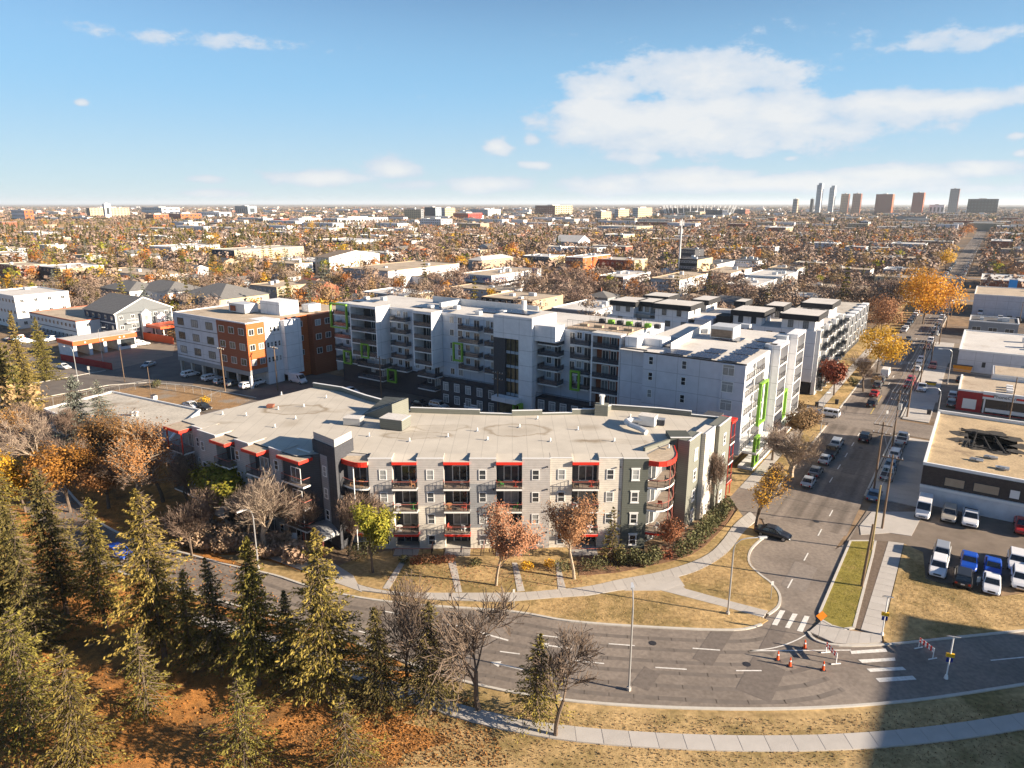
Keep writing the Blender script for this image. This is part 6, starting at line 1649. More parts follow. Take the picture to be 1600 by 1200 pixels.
# --- left side of the picture
building('white and grey three storey flats at the far left behind the spruces', 'apartment building', -40, 466, 66, 12, 18, wall='white', side='white', roof='roofw', storeys=3, nw=9, ns=4, short='the white flats on the left', at=SE(100, -312, 12), w=26)
b_ = building('two storey motel with brown roof edge between white flats and the gabled block', 'motel', 45, 487, 118, 7.2, 22, wall='white', roof='rooft', cap='brick', storeys=2, nw=12, ns=3, lower='greyw', band='dtrim', short='the motel')
bg = building('blue grey four storey apartments under a big grey gable roof', 'apartment building', 118, 486, 178, 9.4, 19, wall='navy', side='bluegs', roof='shing', storeys=3, nw=5, ns=5, kind='gable', band='trim', short='the gabled blue grey apartments', at=SE(107.5, -251, 9.4), w=20.5)
rd = random.Random(11)
for k in range(2):
    b = MB(); x = 20.55; y = 8 + k * 5
    b.box(x, x + 1.4, y, y + 3, 0, 8.6 - k * 1.6, 0); z_ = 8.6 - k * 1.6; i = b.add([(x, y - .3, z_), (x + 1.5, y - .3, z_), (x + 1.5, y + 3.3, z_), (x, y + 3.3, z_), (x, y + 1.5, z_ + 1.5), (x + 1.5, y + 1.5, z_ + 1.5)])
    for q in ((0, 1, 5, 4), (2, 3, 4, 5), (1, 2, 5)): b.face([i + j for j in q], 0)
    b.build('gabled_bay', [M['trim']], bg)
    for z in (.8, 3.8, 6.4)[:3 - k]: window(bg, 'R', x + 1.405, y + 1.5, z, 1.2, 1.5, 'slider', fr='dtrim')
# car wash, turned to face its forecourt
for z in (.0, 3.0, 6.0):
    b = MB(); b.box(20.54, 22.0, 3.0, 6.6, z, z + .2); o = b.build('balcony', [M['trim']], bg)
    r = railing_mb([(21.95, 3.0), (21.95, 6.6)], z + .2, sp=.3); r.build('railing', [M['trim'], M['trim']], o)
b = MB()
for y, zz in ((.0, 9.4), (18.7, 9.4)): b.box(20.54, 20.75, y, y + .35, 0, zz)
b.build('corner_board', [M['trim']], bg)
b = MB()
for (y0, z0, y1, z1) in ((-.5, 9.3, 9.5, 13.9), (19.5, 9.3, 9.5, 13.9)): b.tube((21.05, y0, z0), (21.05, y1, z1), .22, n=4)
b.build('verge_board', [M['trim']], bg)
ca, cb = SE(88.9, -218.2, 4.6), SE(107.2, -218.2, 4.6)
cd = (cb - ca); cw_ = cd.length; crz = math.atan2(cd.y, cd.x)
cwb = thing('car_wash', 'white car wash with three open bays and a bright orange red roof band', 'car wash', (ca.x, ca.y, 0), crz)
b = MB()
b.box(0, cw_, 9.5, 9.7, -.1, 3.5); b.box(0, .3, 0, 9.5, -.1, 3.5); b.box(cw_ - 5, cw_ - .01, .3, 9.5, -.1, 3.5)
for x in (0, 4.3, 8.5, 12.6): b.box(x, x + .9, 0.01, .5, -.1, 3.5); b.box(x + .3, x + .5, .5, 9.5, -.1, 3.5)
b.build('wall', M['whiteb'], cwb)
b = MB(); b.box(-.2, cw_ + .2, -.4, 9.9, 3.5, 4.7, 0); b.box(.1, cw_ - .1, 0, 9.6, 4.7, 4.76, 1); b.build('roof', [mat('orange_red_band', (.70, .10, .02), rough=.5, var=.05), M['roofw']], cwb)
b = MB(); b.box(cw_ - 4.6, cw_ - .4, .18, .298, 1.0, 3.2); b.build('shop_window', M['cglass'], cwb)
b = MB()
for x in (3, 8, 13, cw_ - 4): b.box(x, x + .4, -.5, -.402, 3.9, 4.3)
b.build('sign_letter', M['trim'], cwb)
LAND.append((ca, 'the car wash')); s_, e_ = to_se(ca); FOOT.append((s_ - 4, s_ + 20, e_ - 4, e_ + 24))
cp = thing('petrol_canopy', 'orange red filling station canopy right of the car wash', 'canopy', (cb.x + 5, cb.y + 6, 0), crz)
b = MB(); b.box(0, 14, 0, 9, 4.6, 5.4); b.build('canopy_top', MATS['orange_red_band'], cp)
for x in (2, 12):
    for y in (2, 7): b = MB(); b.tube((x, y, 0), (x, y, 4.6), .18, n=8); b.build('post', M['trim'], cp)
fr_ = thing('board_fence', 'dark red board fence between the side road and the car wash forecourt', 'fence', G(96, 563), 0)
fa, fz = G(96, 563), G(176, 578); fd = (fz - fa); n = 26
for k in range(n):
    b = MB(); b.box(0, fd.length / n * .94, -.05, .05, 0, 1.9); b.build('board', mat('fence_red', (.30, .02, .02), var=.15), fr_, fd * (k / n), math.atan2(fd.y, fd.x))
fo = thing('board_fence', 'orange red board fence behind the filling station left of the orange offices', 'fence', G(225, 530), 0)
fa, fz = G(225, 530), G(272, 538); fd = fz - fa
for k in range(14):
    b = MB(); b.box(0, fd.length / 14 * .94, -.05, .05, 0, 2.4); b.build('board', MATS['orange_red_band'], fo, fd * (k / 14), math.atan2(fd.y, fd.x))
# chain link fence round the empty lot
def chain_fence(p0, p1, lb, h=1.8, n=None):
    L = (p1 - p0).length; n = n or int(L / 3); t = thing('chain_fence', lb, 'fence', p0, 0)
    d = (p1 - p0) / n
    for k in range(n + 1):
        b = MB(); b.tube((0, 0, 0), (0, 0, h), .045, n=5); b.build('post', M['metal'], t, d * k)
    b = MB(); b.tube((0, 0, h), tuple(p1 - p0 + Vector((0, 0, h))), .03, n=4)
    m_ = int(L / .35)
    for k in range(m_): q = (p1 - p0) * (k / m_); b.tube((q.x, q.y, .05), (q.x, q.y, h), .008, n=3, cap=False)
    b.build('wire', M['metal'], t)
chain_fence(G(110, 628), G(235, 604), 'chain link fence along the avenue at the empty lot')
chain_fence(G(235, 604), G(345, 622), 'chain link fence across the back of the empty lot')
chain_fence(G(300, 640), G(345, 622), 'short chain link fence at the right end of the empty lot')
chain_fence(G(0, 648), G(110, 628), 'chain link fence left of the empty lot beside the big spruce')

# --- named blocks behind, read off the picture: (label, short, xl, yl, xr, z, depth, wall, side, roof, storeys, nw, ns, kind); some wall/side pairs put shade and sun into the colour
B = [
 ('grey hip roofed flats behind the gabled blue grey apartments, left one', 'the left hip roofed flats', 156, 449, 202, 7, 16, 'greyw', 'white', 'shing', 2, 8, 3, 'hip'),
 ('grey hip roofed flats with a pale terrace behind the motel', 'the right hip roofed flats', 204, 450, 262, 7, 18, 'white', 'white', 'shing', 2, 8, 3, 'hip'),
 ('yellowish flats under a broad grey hip roof behind the orange offices', 'the broad hip roofed flats', 278, 460, 342, 9, 22, 'greyw', 'yel', 'shing', 3, 7, 3, 'hip'),
 ('dark low annex beside the broad hip roofed flats', 'the dark annex', 337, 472, 384, 6, 14, 'chars', 'greyw', 'roofg', 2, 6, 2, 'flat'),
 ('pale yellow apartment block with flat tan roof left of the tan oak tree', 'the pale yellow block', 388, 444, 432, 8, 20, 'greyw', 'yel', 'rooft', 2, 6, 3, 'flat'),
 ('dark brown gabled house left of the bushy tan tree', 'the dark brown house', 456, 450, 492, 6, 14, 'brick', 'brick', 'shingb', 2, 4, 2, 'gable'),
 ('small grey gabled house in front of the white warehouse', 'the small grey house', 528, 466, 560, 5.5, 10, 'greyw', 'greyw', 'shing', 2, 3, 2, 'hip'),
 ('tan two storey apartments with flat white roof behind the left end of the grey apartments', 'the tan two storey block', 567, 455, 632, 8, 18, 'greyw', 'yel', 'roofw', 2, 8, 4, 'flat'),
 ('dark three storey apartments with tan end wall behind the grey stair tower', 'the dark tan ended block', 752, 463, 832, 9.5, 22, 'black', 'tanw', 'rooft', 3, 8, 2, 'flat'),
 ('long white row with many windows right of the dark tan ended block', 'the long white row', 862, 480, 928, 8, 26, 'greyw', 'white', 'roofw', 2, 8, 8, 'flat'),
 ('white warehouse with a tall blank wall and tan roof', 'the blank white warehouse', 535, 418, 606, 9.5, 60, 'bluew', 'whiteb', 'rooft', 1, 0, 0, 'flat'),  # bluish front is shade painted onto a white wall
 ('low tan roofed workshop joined to the blank white warehouse', 'the low workshop', 622, 429, 716, 5.5, 38, 'lav', 'white', 'rooft', 1, 7, 3, 'flat'),
 ('pinkish apartment block with light hip roof behind the dealership', 'the dealership hip roofed block', 732, 406, 753, 10, 34, 'greyw', 'tanw', 'roofw', 3, 4, 6, 'hip'),
 ('navy ended apartment slab with long cream window side', 'the dark ended slab', 330, 389, 366, 11, 62, 'navy', 'yel', 'roofg', 3, 3, 14, 'flat'),  # dark end is shade put into the wall colour
 ('low white roofed building right of the dark ended slab', 'the low white roofed building', 412, 404, 446, 5, 30, 'bluew', 'white', 'roofw', 1, 6, 3, 'flat'),
 ('low blue walled building left of the cream gabled flats', 'the low blue walled building', 446, 406, 492, 6, 20, 'navy', 'white', 'roofw', 2, 8, 2, 'flat'),
 ('four storey cream flats with brown gabled roofs', 'the cream gabled flats', 492, 401, 514, 11, 44, 'cream', 'trim', 'shingb', 4, 3, 7, 'gable'),
 ('modern white and dark school building with long white roof', 'the modern white school', 490, 374, 548, 9, 44, 'navy', 'whiteb', 'roofw', 2, 8, 3, 'flat'),
 ('orange domed small hall among bare trees', 'the orange hall', 633, 388, 652, 6, 14, 'orange', 'orange', 'tanw', 1, 2, 1, 'hip'),
 ('white gabled cottage left of the orange hall', 'the white cottage', 615, 389, 628, 6, 12, 'white', 'white', 'shing', 2, 2, 2, 'gabley'),
 ('grey roofed long flats with lit white gable end', 'the white ended long flats', 865, 377, 903, 9, 24, 'bluew', 'whiteb', 'roofw', 3, 9, 3, 'gable'),  # bluish front paints the shade, white end the sun
 ('dark long flats with yellow lit end wall', 'the yellow ended flats', 817, 399, 858, 9, 22, 'chars', 'yel', 'roofw', 3, 9, 3, 'flat'),
 ('brick office with bright orange lit side', 'the orange sided brick office', 883, 401, 911, 11, 38, 'brick', 'orange', 'roofw', 3, 6, 5, 'flat'),  # brick front and orange side: shaded and sunlit tones of one brick
 ('long brown strip mall with a yellow sign tower', 'the brown strip mall', 932, 404, 990, 9, 22, 'brick', 'yel', 'roofg', 2, 8, 3, 'flat'),
 ('black office block with cream lit end beside the mast', 'the black office block', 1062, 404, 1090, 13, 26, 'black', 'yel', 'roofd', 4, 7, 1, 'flat'),
 ('dark upper office behind the black block', 'the dark upper office', 1062, 389, 1086, 14, 18, 'chars', 'chars', 'roofd', 4, 6, 1, 'flat'),
 ('low white building at the foot of the mast', 'the low white building by the mast', 1033, 420, 1074, 6, 18, 'white', 'whiteb', 'roofw', 1, 6, 2, 'flat'),
 ('white apartments with window rows in front of the mast', 'the white mast apartments', 1017, 434, 1062, 8.5, 44, 'bluew', 'whiteb', 'rooft', 2, 7, 9, 'flat'),
 ('two storey flats with brown and white front left of the mast', 'the brown and white flats', 935, 430, 974, 8, 34, 'brick', 'whiteb', 'roofw', 2, 6, 5, 'flat'),
 ('pale stuccoed walk up right behind the black block', 'the pale walk up', 1092, 411, 1120, 9, 42, 'bluew', 'whiteb', 'roofd', 3, 6, 6, 'flat'),
 ('long pale walk up, second from the mast', 'the long pale walk up', 1146, 406, 1182, 9, 26, 'lav', 'whiteb', 'roofd', 3, 9, 4, 'flat'),
 ('walk up with dark brown balcony bays and bright white end', 'the brown balconied walk up', 1096, 424, 1142, 9, 38, 'brick', 'whiteb', 'rooft', 3, 7, 4, 'flat'),
 ('pale blue walk up with white end, right of the brown balconied one', 'the pale blue walk up', 1163, 429, 1222, 9, 34, 'bluew', 'whiteb', 'roofw', 3, 9, 4, 'flat'),
 ('broad white roofed walk up behind the white townhouses', 'the broad white roofed walk up', 1133, 443, 1182, 8, 38, 'brick', 'whiteb', 'roofw', 2, 8, 5, 'flat'),
 ('peaked dark house right of the broad white roofed walk up', 'the peaked dark house', 1216, 450, 1242, 7, 16, 'chars', 'white', 'shing', 2, 3, 2, 'gabley'),
 ('long pinkish flats with white dividing walls', 'the long pinkish flats', 1284, 418, 1360, 8, 14, 'pink', 'white', 'rooft', 2, 12, 3, 'flat'),
 ('white flat roofed walk up left of the long pinkish flats', 'the white walk up', 1200, 418, 1246, 8.5, 20, 'lav', 'whiteb', 'rooft', 3, 8, 3, 'flat'),
 ('tan brick flats with bright window row behind the black capped apartments', 'the tan brick flats', 1253, 446, 1352, 8, 16, 'tanw', 'yel', 'rooft', 2, 11, 3, 'flat'),
 ('yellow banded low building with dark front', 'the yellow banded building', 1372, 402, 1432, 7, 26, 'chars', 'greyw', 'rooft', 1, 4, 2, 'flat'),
 ('grey gabled house beside the bright yellow tree', 'the grey gabled house', 1426, 408, 1452, 7, 18, 'greyw', 'tanw', 'shingb', 2, 3, 2, 'gabley'),
 ('flat white roofed block right of the long pinkish flats', 'the flat white roofed block', 1380, 420, 1432, 7, 20, 'greyw', 'whiteb', 'roofw', 2, 8, 3, 'flat'),
 ('white ended terrace with tall white piers', 'the piered terrace', 1392, 380, 1446, 9, 26, 'bluew', 'whiteb', 'roofw', 3, 10, 3, 'flat'),
 ('dark roofed terrace nearest the street trees', 'the dark roofed terrace', 1428, 376, 1488, 9, 22, 'chars', 'whiteb', 'roofg', 3, 10, 3, 'flat'),
 ('pale flats left of the white piered terrace', 'the pale flats', 1342, 379, 1384, 8, 20, 'lav', 'whiteb', 'rooft', 2, 8, 3, 'flat'),
 ('white flats with shaded front left of the pale flats', 'the shaded white flats', 1262, 379, 1308, 8, 24, 'lav', 'whiteb', 'roofw', 3, 8, 3, 'flat'),
 ('brick flats with cream corner below the tall pale towers', 'the cream cornered brick flats', 1200, 355, 1228, 12, 44, 'brick', 'tanw', 'roofw', 3, 6, 5, 'flat'),
 ('navy gabled house with bright white side', 'the navy gabled house', 1343, 347, 1357, 11, 30, 'navy', 'whiteb', 'roofd', 2, 2, 0, 'gabley'),
 ('long dark topped mansion block near the brick towers', 'the dark topped mansion block', 1400, 338, 1447, 13, 30, 'greyw', 'greyw', 'roofd', 4, 12, 3, 'flat'),
 ('long grey blue office with cream end in the middle distance', 'the grey blue office', 933, 353, 995, 10, 60, 'bluew', 'yel', 'roofg', 2, 14, 5, 'flat'),
 ('white and grey flats just right of centre among bare trees', 'the white grey flats', 943, 366, 974, 10, 30, 'greyw', 'yel', 'roofw', 3, 7, 3, 'flat'),
 ('white flats with two long balconies rows on the left', 'the balconied white flats', 233, 384, 268, 9, 44, 'whiteb', 'whiteb', 'roofw', 2, 8, 6, 'flat'),
 ('long tan roofed school with pale end wall on the left', 'the tan roofed school', 145, 421, 232, 5.5, 24, 'white', 'trim', 'rooft', 1, 16, 3, 'flat'),
 ('dark flats with a yellow corner far left', 'the yellow cornered flats', 60, 415, 94, 8, 24, 'chars', 'yel', 'roofw', 2, 6, 2, 'flat'),
 ('white gabled church house among trees left of the school', 'the white church house', 190, 396, 204, 6, 12, 'white', 'white', 'shing', 1, 2, 2, 'gabley'),
 ('white low flats behind the spruces at the far left', 'the low white flats far left', 28, 362, 60, 8, 30, 'whiteb', 'whiteb', 'roofw', 2, 6, 2, 'flat'),
]
for (lb, sh, xl, yl, xr, z, d, wl, sd, rf, st, nw, ns, kd) in B:
    building(lb, 'apartment building' if 'apart' in lb or 'flats' in lb or 'walk up' in lb else 'building', xl, yl, xr, z, d, wall=wl, side=sd, roof=rf, storeys=st, nw=nw, ns=ns, kind=kd, short=sh, units=2 + (nw > 7), cap={'roofg': 'roofg', 'rooft': 'tanw', 'roofd': 'dtrim'}.get(rf, 'trim'))
# car dealership with lettering and oval badge
de = building('white car dealership with blue lettering and a banded glass side', 'dealership', 717, 427, 768, 9.5, 46, wall='bluew', side='whiteb', roof='rooft', storeys=1, nw=0, ns=0, units=5, short='the dealership')  # white walls: front tinted blue for shade, side left sunlit white
dw = [o for o in de.children if o.name.startswith('wall')][0].dimensions.x
b = MB(); b.box(.1, dw, -.08, -.003, .2, 5.6, 0); b.build('show_window', M['cglass'], de)
for k, (y0, y1) in enumerate(((2, 28), (35, 45.5))):
    for z in (.6, 2.6, 4.6): b = MB(); b.box(dw + .035, dw + .1, y0, y1, z, z + 1.0); b.build('glass_band', M['cglass'], de)
b = MB(); b.box(dw + .03, dw + 1.4, 29.5, 34, 0, 9.0); b.build('entrance_pylon', M['trim'], de)
bl = mat('navy_letter', (.01, .03, .22), rough=.4, var=.0)
text('WATERLOO', de, (dw * .52, -.1, 6.7), 2.3, bl)
b = MB(); b.prism([(dw * .86 + 1.9 * math.cos(t * math.pi / 10), 7.5 + .85 * math.sin(t * math.pi / 10)) for t in range(20)], 0, .1); b.v = [(x, -.1 - z_, y) for x, y, z_ in b.v]; b.build('oval_badge', bl, de)
text('Ford', de, (dw * .86, -.22, 7.15), 1.1, M['trim'])
t = text('WATERLOO', de, (dw + .05, 8, 6.9), 1.9, bl, R(90))
py = thing('sign_pylon', 'white pylon sign with blue top right of the dealership', 'sign', G(835, 452), GR)
b = MB(); b.box(-1.2, 1.2, -.4, .4, 0, 8); b.build('pylon', M['trim'], py)
b = MB(); b.box(-1.4, 1.4, -.45, .45, 8, 11); b.build('sign_box', bl, py)

# --- on and near the horizon
def far_block(lb, cat, x0, x1, yt, yb, dist=None, wall='whiteb', side=None, frac=.6, rows=4, cols=8, name='office_building', depth=None, base=None):
    """a large far building: yt its roof line, distance from the row where it meets the ground"""
    g = G((x0 + x1) / 2, yb) if dist is None else None
    D_ = dist or g.y
    k = D_ * CP + CAM_H * SP
    cx = ((x0 + x1) / 2 - 800) / F_PX * k
    w_tot = (x1 - x0) / F_PX * k
    b_ = (600 - yt) / F_PX; zt = CAM_H + D_ / (CP + b_ * SP) * (-SP + b_ * CP)
    zt = max(6, zt)
    w = w_tot * frac / max(.3, (E.x)) ; dp = depth or max(10, w_tot * (1 - frac) / max(.3, S.x))
    w = max(6, w)
    o = Vector((cx - w_tot / 2, D_, 0))
    s, e = to_se(o); FOOT.append((s, s + dp, e, e + w)); LAND.append((o, lb))
    root = thing(name, lb, cat, o, GR)
    b = MB(); b.box(0, w, 0, dp, -.5, zt, 0); b.box(w, w + .1, 0, dp, 0, zt, 1); b.build('wall', [M[wall], M[side or wall]], root)
    b = MB(); b.box(.5, w - .5, .5, dp - .5, zt, zt + .3); b.box(w * .35, w * .6, dp * .3, dp * .7, zt + .3, zt + 3); b.build('roof', M['roofw'], root)
    sh = zt / max(1, rows); items = []
    for r_ in range(rows):
        for j in range(cols): items.append(('F', -.05, w * (j + .5) / cols, sh * (r_ + .3), w / cols * .5, sh * .45))
        for j in range(max(1, int(cols * (1 - frac) / frac * .8))): n_ = max(1, int(cols * (1 - frac) / frac * .8)); items.append(('R', w + .15, dp * (j + .5) / n_, sh * (r_ + .3), dp / n_ * .5, sh * .45))
    windows_joined(root, items, fr='greyw')
    return root
FB = [  # on pale buildings the bluish wall is painted shade, the side sunlit
 ('pale office with orange brick end towers at the far left', 20, 66, 328, 346, 'whiteb', 'orange', .85, 3, 16), ('dark low hall left of the pale hospital tower', 50, 110, 339, 346, 'navy', 'navy', .9, 1, 10),
 ('long white low hall left of the pale hospital tower', 112, 160, 339, 346, 'whiteb', 'whiteb', .9, 1, 14), ('pale gridded hospital block with dark end', 137, 180, 325, 341, 'navy', 'yel', .2, 6, 4),
 ('slim white tower on the gridded hospital block', 163, 173, 318.5, 342, 'whiteb', 'trim', .5, 1, 2), ('orange brick school with several blocks', 228, 262, 335, 346, 'brick', 'orange', .6, 2, 8),
 ('dark and orange brick school wing', 264, 312, 334, 345, 'brick', 'orange', .6, 2, 10), ('teal and white recreation centre', 222, 286, 324, 335, 'bluew', 'whiteb', .75, 2, 12),
 ('grey arena with pale roof', 368, 404, 322, 336, 'greyw', 'bluew', .75, 1, 6), ('white low sheds behind the orange school', 310, 368, 331, 340, 'whiteb', 'whiteb', .8, 1, 12),
 ('tan brick low hall with white roof', 352, 380, 347, 354, 'tanw', 'tanw', .85, 1, 6), ('white long low hall left of the tan brick one', 270, 330, 346, 352, 'whiteb', 'whiteb', .85, 1, 14),
 ('small red store among white sheds', 428, 452, 342, 350, 'red', 'red', .7, 1, 4), ('white shed left of the red store', 400, 426, 341, 350, 'greyw', 'whiteb', .6, 1, 8), ('white shed right of the red store', 454, 496, 341, 350, 'whiteb', 'whiteb', .4, 1, 10),
 ('long white shed in the middle distance', 506, 594, 341, 350, 'bluew', 'whiteb', .3, 1, 10), ('cream wing of the big hospital', 632, 664, 327, 345, 'yel', 'greyw', .9, 6, 9),
 ('dark glass core of the big hospital', 664, 690, 324, 344, 'navy', 'bluew', .7, 7, 6), ('white right wing of the big hospital', 690, 710, 325, 342, 'bluew', 'yel', .3, 6, 4),
 ('bright white four storey flats in front of the hospital', 656, 707, 342, 357, 'whiteb', 'whiteb', .7, 4, 10), ('orange red stepped building right of the hospital', 708, 753, 333, 344, 'orange', 'red', .55, 3, 8),
 ('white flats behind the orange red building', 735, 782, 327, 338, 'bluew', 'whiteb', .6, 4, 9), ('cream and brown slab on the horizon', 836, 896, 321, 337, 'brown', 'yel', .5, 5, 9),
 ('cream institute wing, first from the left', 930, 958, 331, 345, 'greyw', 'yel', .3, 4, 4), ('cream institute wing, second from the left', 960, 987, 327, 343, 'bluew', 'yel', .2, 5, 3),
 ('cream institute wing, third from the left', 988, 1026, 325, 342, 'bluew', 'yel', .2, 5, 4), ('white low block right of the institute', 1030, 1056, 328, 336, 'navy', 'whiteb', .6, 2, 6),
 ('cream low block left of the navy roofs', 1070, 1103, 331, 338, 'yel', 'yel', .6, 2, 6), ('navy roofed campus hall', 1102, 1138, 328, 340, 'navy', 'navy', .6, 2, 6), ('dark blue campus hall, right one', 1142, 1172, 327, 337, 'navy', 'brick', .6, 2, 6),
 ('small grey tower far right of the stadium', 1237, 1248, 311, 326, 'greyw', 'tanw', .5, 6, 3), ('small dark tower left of the pale glass towers', 1264, 1271, 311, 326, 'chars', 'greyw', .5, 5, 2),
 ('low white tent roofed hall by the grey tower', 1450, 1474, 320, 325, 'whiteb', 'whiteb', .7, 1, 4), ('wide black office slab near the end of the street', 1509, 1547, 311, 327, 'black', 'black', .85, 5, 9),
]
for (lb, x0, x1, yt, yb, wl, sd, fr__, rows, cols) in FB:
    far_block(lb, 'building', x0, x1, yt, yb, dist=(None if yb > 330 else 2900), wall=wl, side=sd, frac=fr__, rows=rows, cols=cols)
for (lb, x0, x1, yt, wl, sd, fr__, rows, cols) in (
        ('pale glass tower with slanted top, left of the pair', 1272, 1285, 289, 'bluew', 'whiteb', .45, 20, 4), ('pale glass tower with slanted top, right of the pair', 1292, 1305, 293, 'bluew', 'whiteb', .45, 18, 4),
        ('brown apartment slab right of the glass towers', 1311, 1326, 303, 'tanw', 'brown', .6, 12, 5), ('brown apartment slab, second right of the glass towers', 1329, 1345, 302.5, 'tanw', 'brown', .6, 12, 5),
        ('wide red brick apartment tower', 1365, 1397, 303.5, 'brick', 'orange', .6, 12, 9), ('red brick apartment tower right of the wide one', 1422, 1447, 301, 'brick', 'orange', .5, 13, 6), ('grey apartment tower with stepped top', 1479, 1496, 295, 'greyw', 'brown', .6, 16, 5)):
    t = far_block(lb, 'tower block', x0, x1, yt, 330, dist=2900, wall=wl, side=sd, frac=fr__, rows=rows, cols=cols, name='tower_block')
    if 'slanted' in lb:
        w = [o for o in t.children if o.name.startswith('wall')][0]; zt = w.dimensions.z; wx, wy = w.dimensions.x, w.dimensions.y
        b = MB(); b.box(wx * .3, wx, 0, wy, zt - .5, zt + 7); b.build('crown_wall', M['bluew'], t)
# stadium: a ring of ribs on the horizon
st = thing('stadium', 'oval stadium with a ring of pale ribs on the horizon', 'stadium', (G(1078, 336).x * 1.0, G(1078, 336).y, 0), 0)
st.location = (((1078 - 800) / F_PX) * 2700, 2650, 0)
b = MB(); b.prism([(125 * math.cos(t * math.pi / 16), 70 * math.sin(t * math.pi / 16)) for t in range(32)], 0, 27); b.build('bowl', M['chars'], st)
for k in range(32):
    a = k * math.pi / 16; b = MB(); b.tube((125 * math.cos(a), 70 * math.sin(a), 0), (137 * math.cos(a), 80 * math.sin(a), 38), 1.8, n=4); b.build('rib', M['trim'], st)
# --- the streets beyond: detached houses and walk-ups on their lots
hs = []
WALLS = ['white', 'cream', 'tanw', 'pink', 'bluew', 'greyw', 'yel', 'whiteb', 'taupe', 'brick']
def clear(s, e, ms, me):
    return all(not (s + ms > f[0] - 3 and s < f[1] + 3 and e + me > f[2] - 3 and e < f[3] + 3) for f in FOOT)
HR = random.Random(21)
crossings = [148, 262, 380, 500, 640, 800]
for bi, s0 in enumerate([172, 204, 234, 274, 306, 340, 392, 426, 460, 512, 546, 580, 612, 655, 690, 725, 760, 815, 850, 890, 930, 970, 1010, 1060]):
    e = -900
    while e < 900:
        w = HR.choice([8, 9, 10, 11, 16, 28, 34]) ; d = HR.choice([9, 10, 12]) if w < 15 else HR.choice([14, 16])
        s = s0 + HR.uniform(-2, 3)
        ctr = SE(s, e + w / 2)
        hw = any(abs(e + w / 2 - (x_ + 4.5)) < w / 2 + 6 for x_ in (-130, -238, -346, -454, -562, 92, 200)) or (-30 - w < e < 2)
        if -2 <= e <= 75 and s < 420: hw = True
        px_, py_ = PX(ctr)
        if not hw and ctr.y > 100 and -60 < px_ < 1660 and py_ < 500 and clear(s, e, d, w) and HR.random() < (.42 if e < -150 else .56):
            hs.append((s, e, w, d))
            FOOT.append((s, s + d, e, e + w))
        e += w + HR.uniform(5, 12)
hs.sort(key=lambda h: h[0] * h[0] + h[1] * h[1])
ORD = ['first', 'second', 'third', 'fourth', 'fifth', 'sixth', 'seventh', 'eighth', 'ninth', 'tenth', 'eleventh', 'twelfth', 'thirteenth', 'fourteenth', 'fifteenth', 'sixteenth', 'seventeenth', 'eighteenth', 'nineteenth', 'twentieth'] + ['%dth' % k for k in range(21, 200)]
SHORTS = [(p, s_) for p, s_ in LAND if s_.startswith('the ')]
def nearest(p):
    return min(SHORTS, key=lambda q: (q[0].x - p.x) ** 2 + (q[0].y - p.y) ** 2)[1]
WCOL = dict(white='white', cream='cream', tanw='tan', pink='rosy', bluew='pale blue', greyw='grey', yel='pale yellow', whiteb='bright white', taupe='taupe', brick='brick red')
todo = []
for (s, e, w, d) in hs[:290]:
    wl = HR.choice(WALLS); kd = 'flat' if w > 15 else HR.choice(['gable', 'gabley', 'hip', 'flat'])
    todo.append((s, e, w, d, wl, kd, nearest(SE(s, e))))
cnt = {}
for t in todo:
    k = (t[4], t[5], t[6], t[2] > 15); cnt.setdefault(k, []).append(t)
for k, L_ in cnt.items():
    L_.sort(key=lambda t: PX(SE(t[0], t[1]))[0])
    for i_, (s, e, w, d, wl, kd, near) in enumerate(L_):
        if w > 15: z, st_ = (8.4, 3) if (int(s + e) % 2) else (6.4, 2)
        else: z, st_ = (5.6, 2) if (int(s * 3 + e) % 3) else (3.4, 1)
        what = ('walk up' if w > 15 else 'house'); rk = {'flat': 'flat roofed', 'gable': 'long ridged', 'gabley': 'gabled', 'hip': 'hip roofed'}[kd]
        lb = f"{WCOL[wl]} {rk} {what} by {near}" + (f", {ORD[i_]} from the left" if len(L_) > 1 else '')
        if len(lb.split()) > 15: lb = lb.replace(rk + ' ', '')
        if len(lb.split()) > 16: lb = lb.replace('from the left', 'from left')
        rf = HR.choice(['rooft', 'roofw', 'roofg', 'roofd', 'rooft', 'roofw']) if kd == 'flat' else HR.choice(['shing', 'shingb', 'shing', 'roofd', 'brick'])
        n0 = len(LAND)
        building(lb, what, 0, 0, 0, z, d, wall=wl, side=(HR.choice(['whiteb', 'white', wl]) if w > 15 else wl), roof=rf, storeys=st_, nw=max(2, int(w / 3.6)), ns=max(1, int(d / 4)), kind=kd, units=1, at=SE(s, e, z), w=w, name='house' if w < 15 else 'walk_up_building', group='houses and walk ups in the blocks beyond', cap=HR.choice(['trim', 'tanw', 'roofg']))
        FOOT.pop(); LAND.pop()
